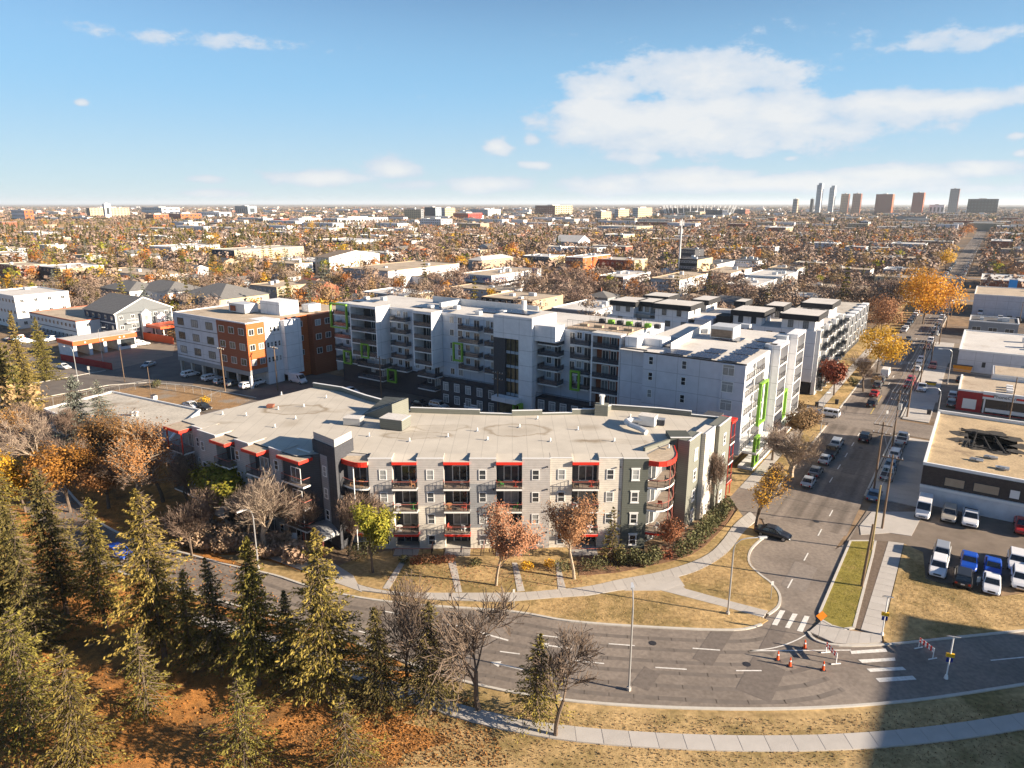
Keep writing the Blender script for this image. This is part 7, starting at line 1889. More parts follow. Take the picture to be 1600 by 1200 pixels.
# past those, far roofs that only read as a mass
def far_mass():
    b = MB(Matrix.Rotation(GR, 4, 'Z')); r2 = random.Random(9)
    rest = hs[290:]
    for (s, e, w, d) in rest:
        z = r2.choice([5, 6, 8]); m_ = r2.randint(0, 4); b.box(e, e + w, s, s + d, -.1, z, m_); b.box(e + .3, e + w - .3, s + .3, s + d - .3, z, z + .1, 5)
    for k in range(950):
        D_ = 1050 * math.exp(r2.uniform(0, 2.05)); a = r2.uniform(-.66, .66); p = Vector((D_ * math.tan(a), D_, 0)); s, e = to_se(p)
        if -30 < e < 0 and s < 2500: continue
        if a < -.45 and 1300 < D_ < 2200: continue
        if D_ > 1100 and not clear(s, e, 30, 30): continue
        w = r2.choice([10, 14, 30, 50, 80]) * (1 if D_ < 2500 else 1.5); d = r2.choice([10, 14, 24]); z = r2.choice([6, 7, 9, 12]) if w > 12 else 6
        m_ = r2.randint(0, 4); b.box(e, e + w, s, s + d, -.1, z, m_); b.box(e + .3, e + w - .3, s + .3, s + d - .3, z, z + .1, 5)
    b.build('far_rooftops', [M['whiteb'], M['tanw'], M['lav'], M['cream'], M['brick'], M['roofw']], kind='stuff')
far_mass()
# ------------------------------------------------------------------ vehicles
def facing(a, b_): return (G(*b_) - G(*a)).normalized()
CARS = [
 # kind, colour, px, heading, label
 ('van', 'white', (1442, 803), -S, 'white delivery van parked nose out by the shop base'),
 ('suv', 'beige', (1482, 810), -S, 'cream off road vehicle between the white van and white pickup'),
 ('pickup', 'white', (1515, 816), -S, 'white pickup truck with dark bed by the shop base'),
 ('pickup', 'red', (1597, 828), -S, 'red pickup truck at the edge of the car park'),
 ('suv', 'silver', (1470, 872), -S, 'silver estate behind the front silver vehicle'),
 ('suv', 'white', (1465, 893), -S, 'pearl white vehicle with roof rack at the lawn edge'),
 ('sedan', 'blue', (1513, 883), -S, 'blue car left of the other blue car'),
 ('sedan', 'blue', (1550, 892), -S, 'blue car right of the other blue car'),
 ('suv', 'black', (1504, 908), S, 'dark brown vehicle seen from behind at the lawn edge'),
 ('sedan', 'white', (1548, 918), -S, 'white saloon at the lawn edge in front of the blue car'),
 ('suv', 'white', (1587, 884), -S, 'white suv in the rear row right of the blue cars'),
 ('suv', 'white', (1593, 912), -S, 'white suv with dark roof at the front row right end'),
 ('suv', 'white', (1632, 900), -S, 'white suv just past the right end of the front row'),
 ('sedan', 'black', (1208, 838), E, 'black hatchback turning in from the left onto the street'),
 ('sedan', 'silver', (1263, 757), S, 'silver saloon parked first on the left kerb'),
 ('sedan', 'grey', (1274, 741), S, 'dark grey saloon parked second on the left kerb'),
 ('sedan', 'silver', (1289, 722), S, 'silver saloon half in shade parked third on the left kerb'),
 ('pickup', 'black', (1298, 711), S, 'black pickup parked fourth on the left kerb'),
 ('suv', 'silver', (1307, 697), S, 'silver suv parked last before the crossing on the left kerb'),
 ('suv', 'black', (1351, 688), S, 'black suv driving towards the crossing in the left lane'),
 ('sedan', 'bluegrey', (1365, 778), S, 'blue grey car alone at the right kerb in the shade'),
 ('pickup', 'silver', (1386, 746), S, 'silver pickup parked at the right kerb in the shade'),
 ('suv', 'bluegrey', (1392, 730), S, 'blue grey suv parked ahead of the silver pickup'),
 ('suv', 'white', (1398, 714), S, 'white suv in the shade of the burnt shop'),
 ('sedan', 'grey', (1403, 702), S, 'grey saloon parked near the corner in the shade'),
 ('pickup', 'white', (1409, 690), S, 'white pickup parked nearest the crossing on the right kerb'),
 ('minivan', 'white', (1292, 650), -E, 'white minivan crossing on the cross street'),
 ('suv', 'black', (1362, 634), S, 'black suv parked first on the left kerb beyond the crossing'),
 ('sedan', 'red', (1366, 618), S, 'red car parked second on the left kerb beyond the crossing'),
 ('suv', 'grey', (1371, 605), S, 'dark grey suv parked third on the left kerb beyond the crossing'),
 ('suv', 'grey', (1376, 597), S, 'charcoal suv parked behind the white van'),
 ('van', 'white', (1383, 588), S, 'white van parked on the left kerb under the golden tree'),
 ('pickup', 'white', (1440, 610), -S, 'white pickup coming down the right lane'),
 ('suv', 'red', (1457, 575), -S, 'red suv coming down in front of the yellow patch'),
 ('sedan', 'grey', (1419, 532), -S, 'dark car crossing under the golden tree'),
 ('suv', 'red', (1524, 577), E, 'dark red pickup in the warehouse yard'),
 ('suv', 'silver', (1488, 622), S, 'silver suv beside the red shop wall'),
 ('suv', 'grey', (1486, 634), S, 'grey suv nearest the red shop corner'),
 ('sedan', 'black', (1500, 596), S, 'black car in the shade behind the red shop corner'),
 ('sedan', 'blue', (185, 868), facing((185, 868), (205, 876)), 'blue hatchback on the curving road behind the spruces'),
 ('sedan', 'white', (100, 576), facing((100, 576), (140, 583)), 'white hatchback on the side road by the dark red fence'),
 ('sedan', 'silver', (232, 573), facing((232, 573), (180, 590)), 'silver saloon driving in the shade of the orange offices'),
 ('suv', 'white', (222, 540), facing((210, 540), (240, 536)), 'white suv at the filling station'),
 ('suv', 'white', (298, 588), S, 'white suv under the orange offices, first from the left'),
 ('suv', 'white', (330, 594), S, 'white suv under the orange offices, second from the left'),
 ('suv', 'silver', (349, 599), S, 'silver suv under the orange offices, third from the left'),
 ('sedan', 'grey', (366, 602), S, 'grey car under the orange offices, fourth from the left'),
 ('suv', 'white', (389, 606), S, 'white suv at the right corner pillar under the orange offices'),
 ('suv', 'white', (404, 601), S, 'white suv just outside the orange offices'),
 ('van', 'white', (466, 598), E, 'white passenger van behind the parapet of the beige block'),
 ('sedan', 'white', (300, 637), E, 'white car in the empty lot next to the garage'),
 ('sedan', 'black', (318, 639), E, 'black car in the empty lot next to the garage'),
 ('sedan', 'white', (548, 614), E, 'white car in the lane left of the roof monitor'),
 ('sedan', 'black', (657, 634), E, 'black car in the shaded lane right of the roof monitor'),
 ('suv', 'silver', (686, 638), E, 'silver suv in the shaded lane'),
 ('van', 'white', (744, 642), E, 'white van in the shaded lane below the stair tower'),
 ('van', 'white', (1531, 492), -S, 'white cube van in front of the big white warehouse'),
]
sc_fix = {'van': .92}
for (kind, col, p, hd, lb) in CARS:
    car(kind, col, G(*p), hd, lb, group='cars and trucks', sc=sc_fix.get(kind, 1.0))
kr = random.Random(4)
cw_ = ['white', 'silver', 'grey', 'black', 'white', 'bluegrey', 'red', 'beige']
nL = nR = 0
for s in list(range(190, 262, 7)) + list(range(275, 378, 7)) + list(range(392, 498, 7)) + list(range(512, 636, 7)):
    if kr.random() < (.8 if s > 270 else .0):
        c = kr.choice(cw_); k = kr.choice(['sedan', 'suv', 'suv', 'pickup']); nL += 1
        car(k, c, SE(s, EL + 1.3), S, f'{c} {CATS[k]} on the far left kerb, {ORD[nL - 1]} beyond the second crossing', 'cars and trucks', detail=s < 330)
    if kr.random() < .72:
        c = kr.choice(cw_); k = kr.choice(['sedan', 'suv', 'suv', 'pickup']); nR += 1
        car(k, c, SE(s, ER - 1.4), S, f'{c} {CATS[k]} on the right kerb, {ORD[nR - 1]} beyond the first crossing', 'cars and trucks', detail=s < 330)
# car parks further out
lots = [((880, 432), 4, 10, 'the dealership car park'), ((575, 446), 2, 7, 'the blank white warehouse'), ((740, 452), 3, 7, 'the dark tan ended block'), ((20, 530), 3, 6, 'the white flats on the left'), ((1562, 500), 1, 6, 'the small grey shop'), ((1550, 398), 2, 7, 'the dark brown hall')]
for (p, r_, n, near) in lots:
    g = G(*p); s, e = to_se(g)
    sheet('car_park', [SE(s - 3, e - 3), SE(s - 3, e + n * 2.9 + 2), SE(s + r_ * 6.5, e + n * 2.9 + 2), SE(s + r_ * 6.5, e - 3)], .03, M['asphd'])
    FOOT.append((s - 3, s + r_ * 6.5, e - 3, e + n * 2.9))
    for i_ in range(r_):
        for j in range(n):
            if kr.random() < .8:
                c = kr.choice(cw_); k = kr.choice(['sedan', 'suv', 'pickup'])
                car(k, c, SE(s + i_ * 6.3, e + j * 2.9), S if kr.random() < .5 else -S, f'{c} {CATS[k]} by {near}, {"front second third rear".split()[i_]} row, {ORD[j]} from the left', 'cars and trucks', detail=False)

# ------------------------------------------------------------------ poles, lamps, wires, signs
def street_lamp(px, yb, h, lb, arm=(1, .2), reach=2.6, tall=True):
    g = G(px, yb); t = thing('street_lamp', lb, 'street lamp', g, 0, 'street lamps')
    b = MB(); b.tube((0, 0, 0), (0, 0, h - 1.3), .11, .08, n=8); b.build('pole', M['metal'], t)
    b = MB(); b.tube((0, 0, 0), (0, 0, .35), .22, n=8); b.build('base', M['conc'], t)
    a = Vector((*arm, 0)).normalized()
    pts = [Vector((0, 0, h - 1.3)), Vector((0, 0, h - .6)) + a * .15, Vector((0, 0, h - .15)) + a * .7, Vector((0, 0, h)) + a * 1.4, Vector((0, 0, h)) + a * reach]
    b = MB(); b.path(pts, .055, n=6); b.build('arm', M['metal'], t)
    b = MB(); e = pts[-1]; q = a * .45; n = Vector((-a.y, a.x, 0)) * .17
    b.prism([(v.x, v.y) for v in (e - q - n, e + q - n * .6, e + q + n * .6, e - q + n)], h - .1, h + .08); b.build('lamp_head', M['metalw'], t)
    return t
street_lamp(1137, 960, 9.2, 'tall curved street lamp on the dry grass island', arm=(1, .12), reach=3.2)
g = G(990, 930, 10.0)
b_ = PX(Vector((g.x, g.y, 0)))
street_lamp(b_[0], b_[1], 10.0, 'straight street lamp south of the curving road seen from above', arm=(.1, 1), reach=1.6)
street_lamp(404, 890, 8.5, 'street lamp near the entrance path left of the tall spruce', arm=(-.6, -.8), reach=1.6)
street_lamp(122, 596, 9, 'curved street lamp on the avenue verge by the white hatchback', arm=(-1, .3), reach=3)
street_lamp(1282, 640 + 34, 8, 'slim street lamp on the verge lawn before the crossing', arm=(.3, .1), reach=.8)
street_lamp(1462, 665, 8, 'street lamp on the east pavement reaching over the street', arm=(-1, .1), reach=3.2)
street_lamp(162, 572, 11, 'tall twin lamp in front of the car wash', arm=(1, 0), reach=1.6)
street_lamp(1480, 600, 9, 'street lamp beside the orange container', arm=(-1, .1), reach=3)
def pole(px, yb, h, lb, arms=1, m='wood', r=.16, lean=0, p=None, transformer=False, group='utility poles'):
    g = p if p is not None else G(px, yb)
    t = thing('utility_pole', lb, 'utility pole', g, GR, group)
    b = MB(); b.tube((0, 0, -.2), (lean, 0, h), r, r * .7, n=8); b.build('pole', M[m], t)
    for k in range(arms):
        z = h - .5 - k * 1.3
        b = MB(); b.box(-1.3 + lean, 1.3 + lean, -.08, .04, z - .07, z + .07); c = b.build('crossarm', M[m], t)
        for x in (-1.15, -.5, .5, 1.15):
            q = MB(); q.tube((x + lean, 0, z + .07), (x + lean, 0, z + .3), .05, n=5); q.build('insulator', M['trim'], c)
    if transformer:
        b = MB(); b.tube((.35, -.2, h - 3.4), (.35, -.2, h - 2.3), .3, n=8); b.build('transformer', M['metal'], t)
    return t
TH_ = 12.0
pole(1346, 917, 8.2, 'dark leaning pole on the green verge nearest the camera', arms=0, m='wood', r=.17, lean=.25)
pole(1361, 860, 9.2, 'yellowish wooden pole at the back of the green verge', arms=0, m='woody', r=.14)
pole(1378, 826, 11.0, 'dark tall pole on the corner apron', arms=1, m='wood', r=.15)
chain = [SE(113, ER + 1.0), SE(135, ER + 1.0), SE(162, ER + 1.0), SE(190, ER + 1.0)] + [SE(s, ER + 1.2) for s in range(222, 720, 34)]
pl = ['beside the burnt shop wall', 'at the near corner of the crossing', 'at the far corner of the crossing', 'in front of the red shop'] + [f'{o_} along the warehouse row' for o_ in ORD]
for k, p in enumerate(chain):
    pole(0, 0, TH_, 'wooden utility pole with crossarms ' + pl[k], arms=2, p=p, transformer=k % 3 == 1)
for s, e, lb in ((166, 8, 'thin wooden pole standing before the red shop sign'), (230, 14, 'thin pole behind the lavender warehouse'), (300, 12, 'thin pole beyond the small grey shop')):
    pole(0, 0, 10.5, lb, arms=0, p=SE(s, e), r=.13)
pole(352, 612, 11, 'wooden pole in front of the orange offices', arms=1)
pole(434, 610, 11, 'wooden pole beside the white stair block of the offices', arms=1)
pole(597, 640, 12, 'wooden pole with crossarms in the lane behind the roof monitor', arms=3)
pole(778, 660, 11, 'wooden pole with crossarms below the stair tower', arms=2)
pole(195, 597, 9, 'dark signal pole on the avenue near the empty lot', arms=0, r=.1)
pole(237, 622, 7.5, 'slim lamp pole in the empty lot', arms=0, r=.08)
wires = thing('overhead_wires', 'overhead power wires strung along the right side of the main street', 'power line', (0, 0, 0))
def wire(p, q, sag=.7, r=.022, parent=wires):
    b = MB(); pts = [p.lerp(q, k / 8) - Vector((0, 0, sag * 4 * (k / 8) * (1 - k / 8))) for k in range(9)]; b.path(pts, r, n=3); b.build('wire', M['metal'], parent)
for a, c in zip(chain[:-1], chain[1:]):
    for x in (-1.15, -.5, .5, 1.15):
        wire(a + E * x + Vector((0, 0, TH_ - .2)), c + E * x + Vector((0, 0, TH_ - .2)))
    for x in (-.5, .5): wire(a + E * x + Vector((0, 0, TH_ - 1.5)), c + E * x + Vector((0, 0, TH_ - 1.5)))
w3 = thing('overhead_wires', 'overhead wires crossing the main street at the crossing', 'power line', (0, 0, 0))
for e_, z_ in ((-1.1, 11.8), (.3, 11.8), (1.1, 11.8)):
    wire(SE(162 + e_, ER + 1, z_), SE(158 + e_, -60, z_), parent=w3); wire(SE(162 + e_, ER + 1, z_), SE(160 + e_, 40, z_), parent=w3)
wire(G(1378, 826) + Vector((0, 0, 10.6)), chain[0] + Vector((0, 0, 11.4)), parent=wires)
wire(G(1361, 860) + Vector((0, 0, 9)), G(1378, 826) + Vector((0, 0, 10.4)), parent=wires)
# mast
mg = G(1060, 431)
ms = thing('telecom_mast', 'tall pale telecommunications mast in the middle distance', 'mast', mg, 0)
mh = hgt(1060, 431, 342)
b = MB(); b.tube((0, 0, 0), (0, 0, mh), .75, .4, n=10); b.build('pole', M['metalw'], ms)
for k in range(6):
    a = k * math.pi / 3; b = MB(); b.box(-.3, .3, -.15, .15, mh - 4 - (k % 2) * 5, mh - 1 - (k % 2) * 5); b.build('antenna', M['trim'], ms, (1.3 * math.cos(a), 1.3 * math.sin(a), 0))
LAND.append((mg, 'the mast')); SHORTS.append((mg, 'the mast'))
# solar powered crossing lights
def beacon(px, yb, h, lb):
    g = G(px, yb); t = thing('crossing_beacon', lb, 'traffic signal', g, -.3)
    b = MB(); b.tube((0, 0, 0), (0, 0, h), .07, n=8); b.build('post', M['trim'], t)
    b = MB(); b.tube((0, 0, 0), (0, 0, .4), .2, .12, n=8); b.build('base', M['trim'], t)
    b = MB(); b.box(-.45, .45, -.3, .3, 0, .06); o = b.build('solar_panel', M['solar'], t, (0, 0, h)); o.rotation_euler = (R(-35), 0, 0)
    f = MB(); f.box(-.5, .5, -.35, .35, -.04, -.005); f.build('panel_frame', M['trim'], o)
    b = MB(); b.box(-.35, .35, -.1, .1, h * .52, h * .6); b.build('light_bar', mat('amber_lens', (.8, .45, .02), rough=.3, var=0), t)
    b = MB(); b.box(-.28, .28, -.05, -.0, h * .40, h * .5); b.build('walk_sign', bl, t)
beacon(1378, 993, 4.6, 'white beacon post with solar panel at the corner pavement')
beacon(1478, 1060, 4.6, 'white beacon post with solar panel at the bottom right')
def sign(px, yb, h, lb, shape='diamond', col='orange_sign', c=(.75, .22, .02), cat='sign', w=.45):
    g = G(px, yb); t = thing('road_sign', lb, cat, g, 0)
    b = MB(); b.tube((0, 0, 0), (0, 0, h), .04, n=6); b.build('post', M['metal'], t)
    b = MB(); m_ = mat(col, c, rough=.4, var=.03)
    if shape == 'diamond': b.v = [(0, -.06, h - 2 * w), (w, -.06, h - w), (0, -.06, h), (-w, -.06, h - w), (0, -.04, h - 2 * w), (w, -.04, h - w), (0, -.04, h), (-w, -.04, h - w)]
    else: b.v = [(-w * .6, -.06, h - w * 2), (w * .6, -.06, h - w * 2), (w * .6, -.06, h), (-w * .6, -.06, h)] + [(-w * .6, -.04, h - w * 2), (w * .6, -.04, h - w * 2), (w * .6, -.04, h), (-w * .6, -.04, h)]
    for q in ((0, 1, 2, 3), (7, 6, 5, 4), (0, 4, 5, 1), (1, 5, 6, 2), (2, 6, 7, 3), (3, 7, 4, 0)): b.face(q)
    b.build('plate', m_, t)
sign(1279, 996, 3.2, 'orange diamond warning sign on the corner pad', w=.6)
sign(1204, 937, 2.4, 'small pale sign on the dry grass island by the kerb', 'rect', 'pale_sign', (.7, .7, .68), w=.25)
sign(803, 950, 2.4, 'small pale sign on the grass strip by the curving road', 'rect', 'pale_sign', w=.2)
sign(140, 586, 2.4, 'white rectangular sign on the avenue verge', 'rect', 'pale_sign', w=.5)
sign(1384, 660, 2.6, 'white road sign at the near left corner of the crossing', 'rect', 'pale_sign', w=.35)
sign(1527, 915, 1.2, 'small white notice at the edge of the car park lawn', 'rect', 'pale_sign', w=.35)
sign(461, 856, 2.2, 'white real estate notice by the entrance path', 'rect', 'pale_sign', w=.7)
# cones and barricades
cone_m = mat('cone_orange', (.75, .10, .02), rough=.5, var=.05)
def cone(px, yb, lb):
    t = thing('traffic_cone', lb, 'traffic cone', G(px, yb), 0, 'orange traffic cones')
    b = MB(); b.box(-.22, .22, -.22, .22, 0, .06, 0); b.build('foot', M['dtrim'], t)
    b = MB(); b.tube((0, 0, .06), (0, 0, 1.0), .16, .05, n=9); b.build('cone', cone_m, t)
    b = MB(); b.tube((0, 0, .55), (0, 0, .7), .115, .095, n=9); b.build('stripe', M['trim'], t)
for (x, y, lb) in ((1215, 1031, 'orange traffic cone furthest left on the curving road'), (1234, 1041, 'orange traffic cone second from the left'), (1257, 1013, 'orange traffic cone nearest the corner pad'), (1286, 1047, 'orange traffic cone beside the left barricade')): cone(x, y, lb)
def barricade(p0, p1, lb):
    a, c = G(*p0), G(*p1); d = c - a; t = thing('barricade', lb, 'barricade', a, math.atan2(d.y, d.x), 'red and white barricades'); L = d.length
    for x in (0, L):
        b = MB(); b.tube((x, -.5, .06), (x, .5, .06), .06, n=5); b.tube((x, 0, .06), (x, 0, 1.25), .05, n=5); b.build('leg', M['trim'], t)
    n = 8; st_m = M['red']
    for zz in (.75, 1.05):
        for k in range(n):
            b = MB(); b.box(L * k / n, L * (k + 1) / n - .002, -.04, .0, zz, zz + .22); b.build('stripe', st_m if k % 2 == 0 else M['trim'], t)
barricade((1290, 1020), (1306, 1038), 'red and white barricade in front of the corner pad')
barricade((1435, 1013), (1457, 1030), 'red and white barricade at the shaded road edge')
# litter bins, container, hydrant
def small_box(nm, lb, cat, p, w, d, h, m_, rz=GR):
    t = thing(nm, lb, cat, p, rz)
    b = MB(); i = b.add([(-w / 2 * .88, -d / 2, .0), (w / 2 * .88, -d / 2, 0), (w / 2 * .88, d / 2, 0), (-w / 2 * .88, d / 2, 0), (-w / 2, -d / 2, h), (w / 2, -d / 2, h), (w / 2, d / 2, h), (-w / 2, d / 2, h)])
    for q in ((0, 3, 2, 1), (4, 5, 6, 7), (0, 1, 5, 4), (1, 2, 6, 5), (2, 3, 7, 6), (3, 0, 4, 7)): b.face([i + k for k in q])
    b.build('body', m_, t)
    b = MB(); b.box(-w / 2 - .04, w / 2 + .04, -d / 2 - .04, d / 2 + .04, h, h + .06); b.build('lid', M['dtrim'], t)
small_box('dumpster', 'orange waste container with yellow end by the warehouse yard', 'dumpster', G(1503, 580), 4.4, 2.2, 1.7, mat('container_orange', (.72, .28, .02), var=.08))
small_box('dumpster', 'yellow painted kerb container at the street by the utility poles', 'dumpster', SE(196, ER + 3), 2.4, 1.4, .7, mat('container_yellow', (.72, .50, .04), var=.08))
small_box('litter_bin', 'black litter bin at the far left corner of the crossing', 'litter bin', G(1307, 632), .7, .7, 1.1, M['dtrim'])
small_box('litter_bin', 'black litter bin on the apartment lawn', 'litter bin', G(1276, 636), .7, .7, 1.1, M['dtrim'])
small_box('litter_bin', 'black litter bin beside the corner pole on the east pavement', 'litter bin', G(1451, 648), .8, .8, 1.1, M['dtrim'])
small_box('utility_box', 'white utility cabinet in the empty lot by the lamp pole', 'cabinet', G(241, 624), 1.4, .9, 1.0, M['trim'])
# the tower that throws the broad shade on the corner lawn stands just outside the picture
tw = thing('apartment_tower', 'apartment tower just outside the picture at the lower right', 'tower block', (105.8, 47.1, 0), GR)
b = MB(); b.box(0, 30, -45, 0, -.1, 21.0); b.build('wall', M['tanw'], tw)
b = MB(); b.box(-.2, 30.2, -45.2, .2, 21.0, 21.4); b.build('roof', M['roofw'], tw)
# ------------------------------------------------------------------ trees and plants
# --- foreground spruces: column, base row and tip row as they show, radius, label
SPRUCES = [(22, 908, 690, 3.4, 'yellowish spruce at the far left edge of the park'), (105, 960, 728, 4.0, 'broad dark spruce second from the left in the park'), (166, 984, 778, 2.9, 'tall thin topped spruce left of the blue hatchback'),
      (258, 1030, 765, 4.3, 'big yellow tipped spruce right of the blue hatchback'), (303, 1050, 890, 2.4, 'narrow spruce just right of the big yellow tipped one'), (347, 1056, 872, 2.5, 'sparse dark spruce in front of the road bend'),
      (405, 1070, 838, 3.0, 'olive spruce near the entrance path'), (458, 1075, 924, 2.3, 'short dark spruce left of the tallest spruce'), (514, 1095, 826, 3.9, 'tallest golden olive spruce standing before the arched entrance'),
      (598, 1110, 948, 2.8, 'dark spruce right of the tallest spruce'), (672, 1115, 944, 2.9, 'dark pointed spruce in front of the curving road'), (838, 1130, 990, 2.4, 'small spruce among bare trees at the bottom centre'),
      (232, 1112, 985, 2.6, 'young pale spruce at the bottom left'), (50, 1140, 950, 4.4, 'pale bushy spruce in the bottom left corner'),
      (130, 1196, 1010, 3.2, 'spruce at the bottom edge left of the young pale spruce'), (385, 1200, 1060, 3.0, 'spruce at the bottom edge below the entrance path'), (545, 1215, 1085, 3.0, 'spruce at the bottom edge below the tallest spruce'), (8, 1010, 800, 3.4, 'spruce half cut by the left edge of the picture'),
      (60, 1015, 790, 3.0, 'dark spruce behind the pale bushy one')]
SM = {}
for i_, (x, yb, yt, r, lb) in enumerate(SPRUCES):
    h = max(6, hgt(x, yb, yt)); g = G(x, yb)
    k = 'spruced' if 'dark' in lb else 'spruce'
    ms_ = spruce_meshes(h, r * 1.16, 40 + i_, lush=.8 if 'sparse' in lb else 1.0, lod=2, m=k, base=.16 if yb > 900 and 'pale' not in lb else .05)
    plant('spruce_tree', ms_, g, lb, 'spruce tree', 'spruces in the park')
for i_, (x, yb, yt, r, k, lb) in enumerate([(4, 612, 497, 3.4, 'spruce', 'tall spruce at the left edge by the avenue'), (46, 645, 487, 3.5, 'spruce', 'tallest spruce by the avenue at the left'), (73, 594, 496, 3.6, 'spruce', 'spruce just right of the tallest avenue spruce'),
      (128, 706, 586, 5.0, 'bluespruce', 'blue spruce left of the pair before the garage'), (168, 708, 594, 5.2, 'bluespruce', 'blue spruce right of the pair before the garage'), (118, 522, 492, 2.2, 'bluespruce', 'small blue spruce by the motel wall'), (201, 524, 500, 2.0, 'bluespruce', 'small blue spruce beside the gabled apartments'),
      (957, 880, 794, 1.9, 'spruce', 'small olive spruce against the beige block'), (16, 640, 540, 3.6, 'spruce', 'spruce in front of the left edge one')]):
    plant('spruce_tree', spruce_meshes(max(4, hgt(x, yb, yt)), r, 80 + i_, lod=2, m=k, base=.04), G(x, yb), lb, 'spruce tree')
# --- grown deciduous trees near the camera
def dt(x, yb, yt, lb, m=None, seed=1, group=None, sc=None, **k):
    if 1080 < yb < 1192 and x < 900: k['reps'] = 1; k['cover'] = .45; sc = (.9, .9, 1)
    h = max(3, hgt(x, yb, yt))
    plant('deciduous_tree' if m else 'bare_tree', deciduous(h, seed, m, **k), G(x, yb), lb, 'tree', group, sc=sc or 1.0)
dt(583, 895, 788, 'slim yellow green tree in front of the first balcony bay', 'yg', 3, leaf=.34, nper=4, trunk=.13, lo=.26, lspread=.35, spread=.45, up_=.35)
dt(775, 915, 776, 'rust leaved tree in front of the third balcony bay', 'rust', 4, leaf=.26, cover=.7, nper=3, trunk=.15, lo=.26, lspread=.35, spread=.5, up_=.25, bark='barkl')
dt(897, 905, 776, 'rust leaved tree in front of the fourth balcony bay', 'rust', 5, leaf=.26, cover=.75, nper=3, trunk=.15, lo=.26, lspread=.4, spread=.5, up_=.25, bark='barkl')
dt(1052, 872, 812, 'thin reddish sapling by the right curved balconies', 'shrub', 8, leaf=.2, nper=3, trunk=.07, lo=.25, lspread=.3, cover=.6)
dt(1181, 829, 726, 'half bare golden tree on the corner of the front pavement', 'yellow', 10, leaf=.24, nper=2, trunk=.2, lo=.25, lspread=.35, cover=.32, spread=.6)
dt(1235, 748, 664, 'big bare tree beside the lime framed street wing', None, 12, trunk=.3, lo=.26, spread=.85, bark='barkl', sc=(1.25, 1.25, 1))
dt(1206, 720, 664, 'smaller bare tree left of the big bare street tree', None, 13, trunk=.16, lo=.25, spread=.7)
dt(1248, 694, 640, 'small golden tree on the lawn of the street wing', 'ochre', 14, leaf=.4, nper=2, trunk=.14, lo=.25)
dt(1120, 800, 700, 'bare tree against the right end of the beige block', None, 15, trunk=.12, lo=.25, spread=.5)
dt(413, 868, 728, 'large pale barked bare tree near the entrance', None, 16, trunk=.28, lo=.27, spread=.75, bark='barkl', sc=(1.15, 1.15, 1))
dt(362, 812, 728, 'leaning yellow green tree before the left wing', 'yg', 17, leaf=.4, nper=5, trunk=.2, lo=.27, lspread=.5, spread=.8, sc=(1.3, 1.3, 1))
dt(213, 806, 664, 'tall ochre tree standing clear in the park', 'amber', 18, leaf=.3, cover=.7, nper=3, trunk=.26, lo=.36, lspread=.5, spread=.7, bark='barkl')
dt(170, 794, 708, 'short orange tree left of the tall ochre one', 'amber', 19, leaf=.3, nper=3, trunk=.2, lo=.3)
dt(78, 738, 640, 'grey bare tree with pale trunk near the left edge', None, 20, trunk=.26, lo=.36, spread=.8, bark='barkl', sc=(1.2, 1.2, 1))
dt(20, 728, 634, 'half bare ochre tree at the left edge', 'amber', 21, leaf=.34, nper=2, trunk=.25, lo=.35, cover=.6, bark='barkl')
dt(150, 738, 640, 'ochre tree in front of the blue spruces', 'amber', 22, leaf=.3, cover=.6, nper=2, trunk=.2, lo=.3)
dt(196, 752, 648, 'rusty tree below the garage roof', 'amber', 23, leaf=.3, nper=2, trunk=.2, lo=.3, cover=.7)
dt(255, 784, 690, 'bare tree at the left wing end', None, 24, trunk=.2, lo=.3, spread=.75)
dt(300, 800, 705, 'purplish bare tree before the left wing', None, 25, trunk=.16, lo=.25, spread=.7)
dt(235, 745, 665, 'bare tree beside the garage', None, 26, trunk=.18, lo=.28, spread=.8)
dt(455, 840, 742, 'bare tree in front of the last left wing balcony', None, 27, trunk=.15, lo=.25, spread=.7)
dt(545, 868, 775, 'bare sapling under the left curved balconies', None, 28, trunk=.1, lo=.22, spread=.6)
dt(110, 800, 690, 'rusty tree among the park spruces', 'orange', 29, leaf=.4, nper=3, trunk=.2, lo=.32, cover=.8)
dt(40, 800, 700, 'golden tree among the park spruces', 'yellow', 30, leaf=.4, nper=2, trunk=.2, lo=.35, cover=.7)
dt(635, 1090, 905, 'dark bare tree behind the two dark spruces', None, 31, trunk=.15, lo=.22, spread=.7, up_=.2, sc=(1.2, 1.2, 1))
dt(748, 1110, 932, 'wide bare tree at the bottom centre', None, 32, trunk=.16, lo=.18, spread=.95, up_=.1, sc=(1.3, 1.3, 1))
0 and dt(800, 1150, 960, 'bare tree right of the wide bare one', None, 33, trunk=.14, lo=.2, spread=.8)
dt(868, 1150, 985, 'bare tree right of the small spruce', None, 34, trunk=.12, lo=.2, spread=.8)
0 and dt(700, 1190, 1010, 'bare tree at the bottom edge below the wide bare one', None, 37, trunk=.14, lo=.2, spread=.8)
dt(330, 835, 758, 'purplish bare tree before the middle left wing balcony', None, 41, trunk=.12, lo=.22, spread=.75)
dt(480, 850, 770, 'bare tree left of the arched entrance', None, 42, trunk=.1, lo=.22, spread=.7)
dt(385, 850, 770, 'bare tree under the yellow green leaning one', None, 43, trunk=.12, lo=.22, spread=.8)
dt(120, 765, 675, 'bare tree behind the park road bend', None, 44, trunk=.16, lo=.28, spread=.8)
dt(50, 705, 625, 'bare tree near the garage left end', None, 45, trunk=.16, lo=.28, spread=.8)
dt(100, 715, 640, 'bare tree before the garage left corner', None, 46, trunk=.16, lo=.28, spread=.8)
dt(300, 870, 790, 'bare tree on the tan bush bank', None, 38, trunk=.1, lo=.22, spread=.8)
